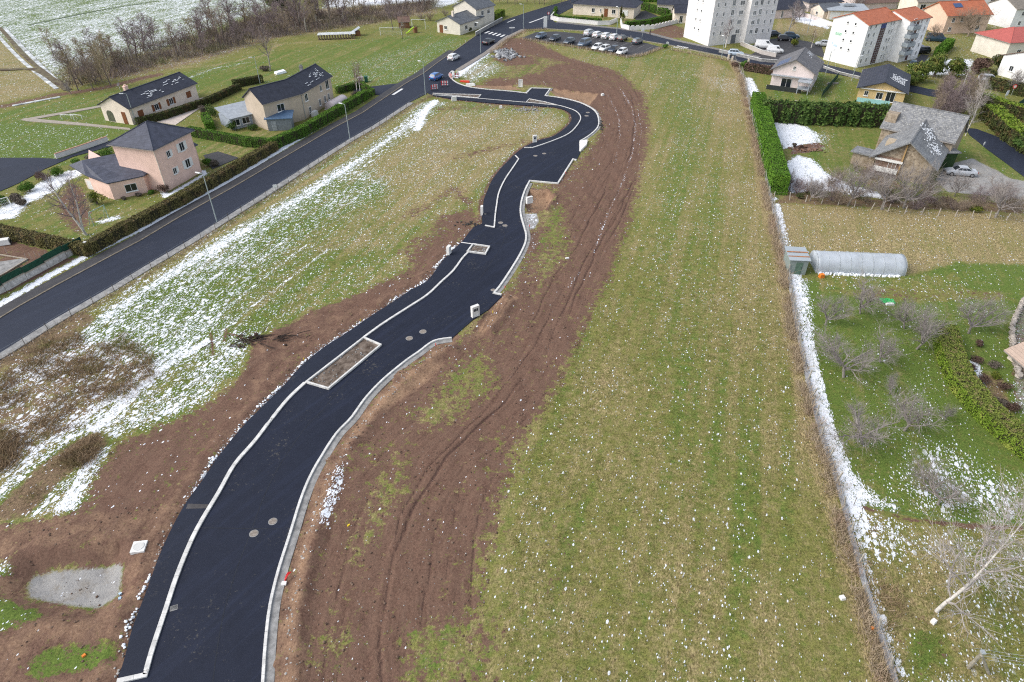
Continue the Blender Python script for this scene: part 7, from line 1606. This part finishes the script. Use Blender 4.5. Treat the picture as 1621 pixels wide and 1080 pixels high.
for px, py, mm, w_, lb in [(571.5, 131, M('pinkish grey bin', (.42, .36, .37), .6), 1.1, 'large pinkish-grey wheeled bin at the side lane'), (580, 129.5, M('green bin', (.03, .12, .07), .6), .75, 'dark green wheeled bin at the side lane')]:
    r = thing('wheeled_bin', lb, 'bin', (*at(px, py), 0), R(10)); b = MB(); b.box((0, 0, .6), (w_, .85, 1.1), 0, 1.08); b.build('body', mm, r); b = MB(); b.box((0, 0, 1.2), (w_*1.14, .98, .1)); b.build('lid', mm, r)
for px, py, lb in [(1152.5, 95, 'pale gate post, left one by the silver car'), (1158.5, 98, 'pale gate post, right one by the silver car'), (1184, 101, 'pale gate post beside the brown hedge')]:
    r = thing('gate_post', lb, 'post', (*at(px, py), 0)); b = MB(); b.box((0, 0, .6), (.35, .35, 1.4)); b.build('shaft', W_CREAM, r); b = MB(); b.box((0, 0, 1.33), (.45, .45, .08)); b.build('cap', CONC, r)
r = thing('rockery', 'little rockery of brown stones on the snowy lawn', 'rockery', (*at(1278, 238), 0)); mb = MB()
for k in range(26):
    b2 = rock(random.uniform(.15, .4)); b2.verts.index_update(); x, y = random.gauss(0, 1.3), random.gauss(0, .5); mb.add([(v.co.x+x, v.co.y+y, v.co.z+.1) for v in b2.verts], [tuple(v.index for v in f.verts) for f in b2.faces]); b2.free()
tag(mb.build('stones', M('brown rockery stones', (.20, .12, .085), .9, .4, 2), r), None, None, None, 'stuff')
panel_fence([(1300,155),(1326,124)], 'slanting dark green mesh fence between white and yellow houses', 1.3, .1, NETG, 6)
panel_fence([(1600,178),(1640,150)], 'green mesh fence at the far right street', 1.2, .1, NETG, 5)
chunk(1318, 134, (3.0, .3, .4), 12, CONC_G, 'concrete_edging', 'pale slanting edging on the lawn left of the yellow house', 'edging')

# ------------------------------------------------------------------ vehicles
TYRE = M('tyre rubber', (.015, .015, .016), .9, .2); RIM = M('alloy rim', (.42, .43, .45), .35, .15, metal=.6); HEADL = M('headlamp lens', (.62, .66, .70), .15, .05); TAILL = M('tail lamp lens', (.35, .015, .015), .2, .1); BUMP = M('black trim', (.02, .02, .022), .6, .1); CARGLASS = glass_mat()
CARP = {n: paint('car paint '+n, c) for n, c in dict(white=(.78, .78, .78), silver=(.45, .47, .50), grey=(.14, .16, .19), blue=(.02, .14, .42), navy=(.022, .035, .06), black=(.015, .016, .02), bluegrey=(.09, .13, .19), brown=(.06, .052, .05), slate=(.055, .075, .10), petrol=(.015, .05, .085), pale=(.50, .58, .66)).items()}
CK = dict(hatch=dict(L=4.0, W=1.75, zb=.92, zt=1.48, x=(-1.95, -1.55, .35, 1.15), hood=.86, tail=.95), sedan=dict(L=4.7, W=1.82, zb=.92, zt=1.42, x=(-1.75, -.85, .45, 1.25), hood=.84, tail=.93), suv=dict(L=4.4, W=1.85, zb=1.05, zt=1.68, x=(-2.1, -1.75, .45, 1.15), hood=.98, tail=1.05), mpv=dict(L=4.9, W=1.92, zb=1.1, zt=1.9, x=(-2.4, -2.15, .8, 1.7), hood=1.05, tail=1.1), van=dict(L=5.4, W=2.0, zb=1.2, zt=2.15, x=(-2.65, -2.55, 1.0, 1.85), hood=1.12, tail=1.2))
def car_build(kind, label, cat, colr, group):
    k = CK[kind]; L, W = k['L'], k['W']; r = thing('parked_car' if kind != 'van' else 'parked_van', label, cat, (0, 0, 0), 0, group); hw = W/2; zb = k['zb']; x0, x1, x2, x3 = k['x']
    bm_ = bmesh.new(); secs = [(-L/2, .80, .42, k['tail']*.82), (-L/2+.12, .95, .26, k['tail']), (x0, 1.0, .2, zb), (0, 1.0, .2, zb), (x3, .99, .2, zb-.02), (L/2-.55, .95, .22, k['hood']), (L/2-.12, .86, .28, k['hood']*.84), (L/2, .72, .40, k['hood']*.68)]
    rings = []
    for x, f, zl, zh in secs:
        w_ = hw*f; zm = zl+(zh-zl)*.55; rings.append([bm_.verts.new(p) for p in ((x, -w_*.92, zl), (x, -w_, zm), (x, -w_*.93, zh-.06), (x, -w_*.80, zh), (x, w_*.80, zh), (x, w_*.93, zh-.06), (x, w_, zm), (x, w_*.92, zl))])
    for a, b in zip(rings, rings[1:]):
        for i in range(8): j = (i+1) % 8; bm_.faces.new((a[i], b[i], b[j], a[j]))
    bm_.faces.new(rings[0]); bm_.faces.new(rings[-1][::-1])
    wb, wt = hw*.88, hw*.66; C = [bm_.verts.new(p) for p in ((x0, -wb, zb-.03), (x3, -wb, zb-.05), (x3, wb, zb-.05), (x0, wb, zb-.03), (x1, -wt, k['zt']-.05), (x2, -wt, k['zt']-.03), (x2, wt, k['zt']-.03), (x1, wt, k['zt']-.05))]
    mid = [bm_.verts.new(p) for p in (((x1+x2)/2, -wt*.97, k['zt']), ((x1+x2)/2, wt*.97, k['zt']))]
    for f in ((0,1,5,4),(1,2,6,5),(2,3,7,6),(3,0,4,7)): bm_.faces.new([C[i] for i in f])
    bm_.faces.new((C[4], C[5], mid[0])); bm_.faces.new((C[7], mid[1], C[6])); bm_.faces.new((C[4], mid[0], mid[1], C[7])); bm_.faces.new((mid[0], C[5], C[6], mid[1]))
    bmesh.ops.recalc_face_normals(bm_, faces=bm_.faces[:]); V = [v.co.copy() for v in C]
    bmesh.ops.bevel(bm_, geom=[e for e in bm_.edges], offset=.03, segments=2, affect='EDGES', profile=.6)
    m_ = bpy.data.meshes.new('body'); bm_.to_mesh(m_); bm_.free(); m_.polygons.foreach_set('use_smooth', [True]*len(m_.polygons)); m_.materials.append(CARP[colr]); body = bpy.data.objects.new('body', m_); COL.objects.link(body); body.parent = r
    def pane(q, s0, s1, t0, t1, nm):
        A_, B_, C_, D_ = q; P = lambda s, t: (A_*(1-s)+B_*s)*(1-t)+(D_*(1-s)+C_*s)*t
        n = (B_-A_).cross(D_-A_).normalized(); c = [P(s0, t0), P(s1, t0), P(s1, t1), P(s0, t1)]; b = MB(); b.hexa([p-n*.02 for p in c]+[p+n*.014 for p in c]); b.build(nm, CARGLASS, r)
    pane((V[1], V[2], V[6], V[5]), .06, .94, .12, .92, 'windscreen'); pane((V[3], V[0], V[4], V[7]), .1, .9, .2, .88, 'rear_window')
    for q in ((V[0], V[1], V[5], V[4]), (V[2], V[3], V[7], V[6])):
        if kind == 'van': pane(q, *((.74, .95) if q[0] is V[0] else (.05, .26)), .25, .88, 'side_window')
        else:
            for s0, s1 in ((.07, .33), (.36, .62), (.65, .92)): pane(q, s0, s1, .22, .86, 'side_window')
    for sx in (-1, 1):
        for sy in (-1, 1):
            x = (L/2-.85) if sx > 0 else (-L/2+.8); rr = .32 if kind != 'van' else .35; b = MB(); b.tube([(x, sy*(hw-.22), rr), (x, sy*(hw+.01), rr)], rr, 16); wv = b.build('wheel', TYRE, r); b = MB(); b.tube([(x, sy*(hw-.05), rr), (x, sy*(hw+.025), rr)], rr*.62, 12); b.build('rim', RIM, wv)
    for sy in (-1, 1):
        b = MB(); b.box((L/2-.16, sy*hw*.62, k['hood']*.72), (.22, .34, .14), 0); b.build('headlight', HEADL, r); b = MB(); b.box((-L/2+.07, sy*hw*.72, k['tail']*.80), (.14, .26, .2)); b.build('tail_light', TAILL, r)
        b = MB(); b.box((x2+.25, sy*(hw+.06), zb+.02), (.16, .2, .13)); b.build('wing_mirror', CARP[colr], r)
    b = MB(); b.box((L/2-.06, 0, .36), (.14, W*.66, .2)); b.box((-L/2+.04, 0, .42), (.12, W*.7, .16)); b.build('bumper', BUMP, r); return r
CPROTO = {}
def car(kind, colr, px, py, rot, label, cat='car', group=None, sc=1.0, world=None):
    x, y = world or at(px, py); z = .05
    if kind not in CPROTO: CPROTO[kind] = car_build(kind, label, cat, colr, group); r = CPROTO[kind]; r.location = (x, y, z); r.rotation_euler = (0, 0, R(rot)); r.scale = (sc,)*3
    else:
        r = dup(CPROTO[kind], (x, y, z), R(rot), label, sc, group, {'body': CARP[colr], 'wing_mirror': CARP[colr]}); r['category'] = cat
        if not group and 'group' in r: del r['group']
    r.name = 'parked_van' if kind in ('van',) else 'parked_car'; return r
car('hatch', 'blue', 691, 125.5, 64, 'bright blue car driving on the main road near the junction'); car('hatch', 'white', 718.5, 94.5, 64, 'white car driving on the main road behind the blue one'); car('sedan', 'black', 773.5, 69.5, 64, 'black car on the main road next to the zebra crossing')
G = 'cars in the car park'
q = lambda x, y: (820+x/8.105, 20+y/8.105)
for kd, cl, x, y, rot, lb in [('hatch','bluegrey',293,330,235,'blue-grey car at the left end of the lower parking row'), ('hatch','navy',472,360,235,'navy car, second in the lower parking row'), ('hatch','slate',655,400,235,'slate-blue car, third in the lower parking row'), ('mpv','bluegrey',850,430,235,'large blue-grey people carrier in the lower parking row'), ('hatch','white',1013,475,235,'white car next to the people carrier in the lower parking row'), ('hatch','white',1108,492,235,'white car left of the navy one in the lower parking row'), ('hatch','navy',1225,505,235,'navy car between two white ones in the lower parking row'), ('hatch','white',1328,535,235,'white car at the right end of the lower parking row'),
    ('suv','silver',915,293,55,'silver-white tall car, first of the upper parking row'), ('hatch','white',1022,312,55,'white car with dark roof glass, second of the upper parking row'), ('hatch','white',1135,328,55,'white car, third of the upper parking row'), ('hatch','white',1240,345,55,'white car, fourth of the upper parking row, beside a brown car'), ('hatch','brown',1338,360,55,'dark brown car at the end of the upper parking row'), ('hatch','slate',1532,400,50,'slate-blue car parked alone by the car park entrance')]:
    car(kd, cl, *q(x, y), rot, lb, 'car', G)
car('hatch', 'pale', 1164, 88, -14, 'pale silver car on the street by the gate posts'); car('sedan', 'silver', 1518.5, 277, 167, 'silver saloon parked on gravel beside the stone house')
car('van', 'white', 1209, 76, -14, 'white van in the yard, left and larger one', 'van', None, .92); car('van', 'white', 1226, 83.5, -14, 'white van in the yard, right and smaller one', 'van', None, .8)
car('hatch', 'navy', 1224, 57, 20, 'navy car half behind the left apartment block'); car('hatch', 'black', 1242, 64.5, -12, 'black car in the yard between the blocks'); car('suv', 'petrol', 1252, 61, -10, 'blue car beside the black one in the yard between the blocks'); car('hatch', 'silver', 1302, 73, 160, 'silver car against the gable with green lettering')
car('van', 'petrol', 1481, 65.5, -18, 'dark blue van in front of the peach house', 'van', None, 1.0); car('suv', 'black', 1457, 84.5, 185, 'black car behind the red-roofed block, in front of the blue one'); car('hatch', 'blue', 1449, 81, 185, 'blue car behind the red-roofed block'); car('hatch', 'petrol', 1444, 105, 60, 'dark petrol-blue car in the yard behind the conifers'); car('suv', 'silver', 1563, 130, -5, 'silver car in a paved bay among the gardens')
r = thing('moped', 'dark moped standing between cars of the lower parking row', 'moped', (*q(403, 330), .05), R(235)); b = MB()
for x in (-.55, .55): b.tube([(x, -.05, .25), (x, .05, .25)], .25, 12)
b.build('wheel', TYRE, r); b = MB(); b.hexa([(-.5, -.14, .3), (.35, -.12, .25), (.35, .12, .25), (-.5, .14, .3), (-.55, -.16, .72), (.1, -.12, .65), (.1, .12, .65), (-.55, .16, .72)]); b.tube([(.5, 0, .3), (.35, 0, .95)], .05, 6); b.tube([(.35, -.3, .98), (.35, .3, .98)], .025, 6); b.hexa([(.3, -.2, .3), (.5, -.15, .3), (.5, .15, .3), (.3, .2, .3), (.3, -.2, .85), (.42, -.15, .85), (.42, .15, .85), (.3, .2, .85)]); b.build('body', BUMP, r); b = MB(); b.box((-.2, 0, .76), (.7, .26, .1)); b.build('seat', DARKM, r)

# ------------------------------------------------------------------ the pedestrian
def person(px, py, rot, label):
    r = thing('person', label, 'person', (*at(px, py), .12), R(rot)); V = []; E_ = []; Rd = []
    def ch(start, l):
        p = start
        for co, rad in l:
            V.append(co); Rd.append(rad); i = len(V)-1
            if p is not None: E_.append((p, i))
            p = i
        return p
    pel = ch(None, [((0, 0, .92), .15)]); che = ch(pel, [((.0, 0, 1.12), .13), ((.02, 0, 1.34), .16)]); nk = ch(che, [((.02, 0, 1.47), .07), ((.035, 0, 1.53), .055)]); ch(nk, [((.04, 0, 1.60), .09), ((.045, 0, 1.69), .095), ((.04, 0, 1.75), .06)])
    for s, f in ((-1, 1), (1, -1)):
        ch(pel, [((.0, s*.1, .84), .105), ((.10*f+.03, s*.11, .47), .065), ((.20*f-.04, s*.11, .09), .042), ((.20*f+.10, s*.11, .035), .035)])
        h = ch(che, [((.0, s*.19, 1.38), .07), ((-.07*f, s*.24, 1.12), .048), ((-.06*f+.10, s*.23, .90), .034), ((-.06*f+.14, s*.225, .83), .03)])
        for k in range(4): ch(h, [((-.06*f+.15+.012*k, s*(.20+.012*k), .76), .010), ((-.06*f+.15+.01*k, s*(.195+.012*k), .715-.006*abs(k-1)), .008)])
        ch(h, [((-.06*f+.175, s*.215, .79), .010)])
    me_ = bpy.data.meshes.new('person_body'); me_.from_pydata(V, E_, []); o = bpy.data.objects.new('body', me_); COL.objects.link(o)
    md = o.modifiers.new('skin', 'SKIN'); 
    for i, sv in enumerate(me_.skin_vertices[0].data): sv.radius = (Rd[i], Rd[i]*(1.15 if i < 3 else 1)); sv.use_root = (i == 0)
    o.modifiers.new('sub', 'SUBSURF').levels = 1
    dg = bpy.context.evaluated_depsgraph_get(); m2 = bpy.data.meshes.new_from_object(o.evaluated_get(dg)); bpy.data.objects.remove(o)
    m2.materials.clear(); m2.materials.append(M('dark winter clothes', (.022, .022, .027), .9, .3, 6)); m2.materials.append(M('skin', (.45, .27, .2), .6, .1))
    for p in m2.polygons: p.material_index = 1 if (p.center.z > 1.5 or (p.center.z < .87 and abs(p.center.y) > .17)) else 0; p.use_smooth = True
    o = bpy.data.objects.new('body', m2); COL.objects.link(o); o.parent = r
    b = MB(); vs = []
    for i in range(7):
        for k in range(12):
            t = PI*.52*i/6; a = 2*PI*k/12; vs.append((.025+.112*math.sin(t)*math.cos(a), .105*math.sin(t)*math.sin(a), 1.69+.115*math.cos(t)))
    b.add(vs, [(i*12+k, (i+1)*12+k, (i+1)*12+(k+1) % 12, i*12+(k+1) % 12) for i in range(6) for k in range(12)]); b.build('hair', M('dark hair', (.03, .02, .015), .8, .2), r, True)
    return r
person(1028.5, 57.5, 200, 'person in dark clothes walking along the street by the car park')
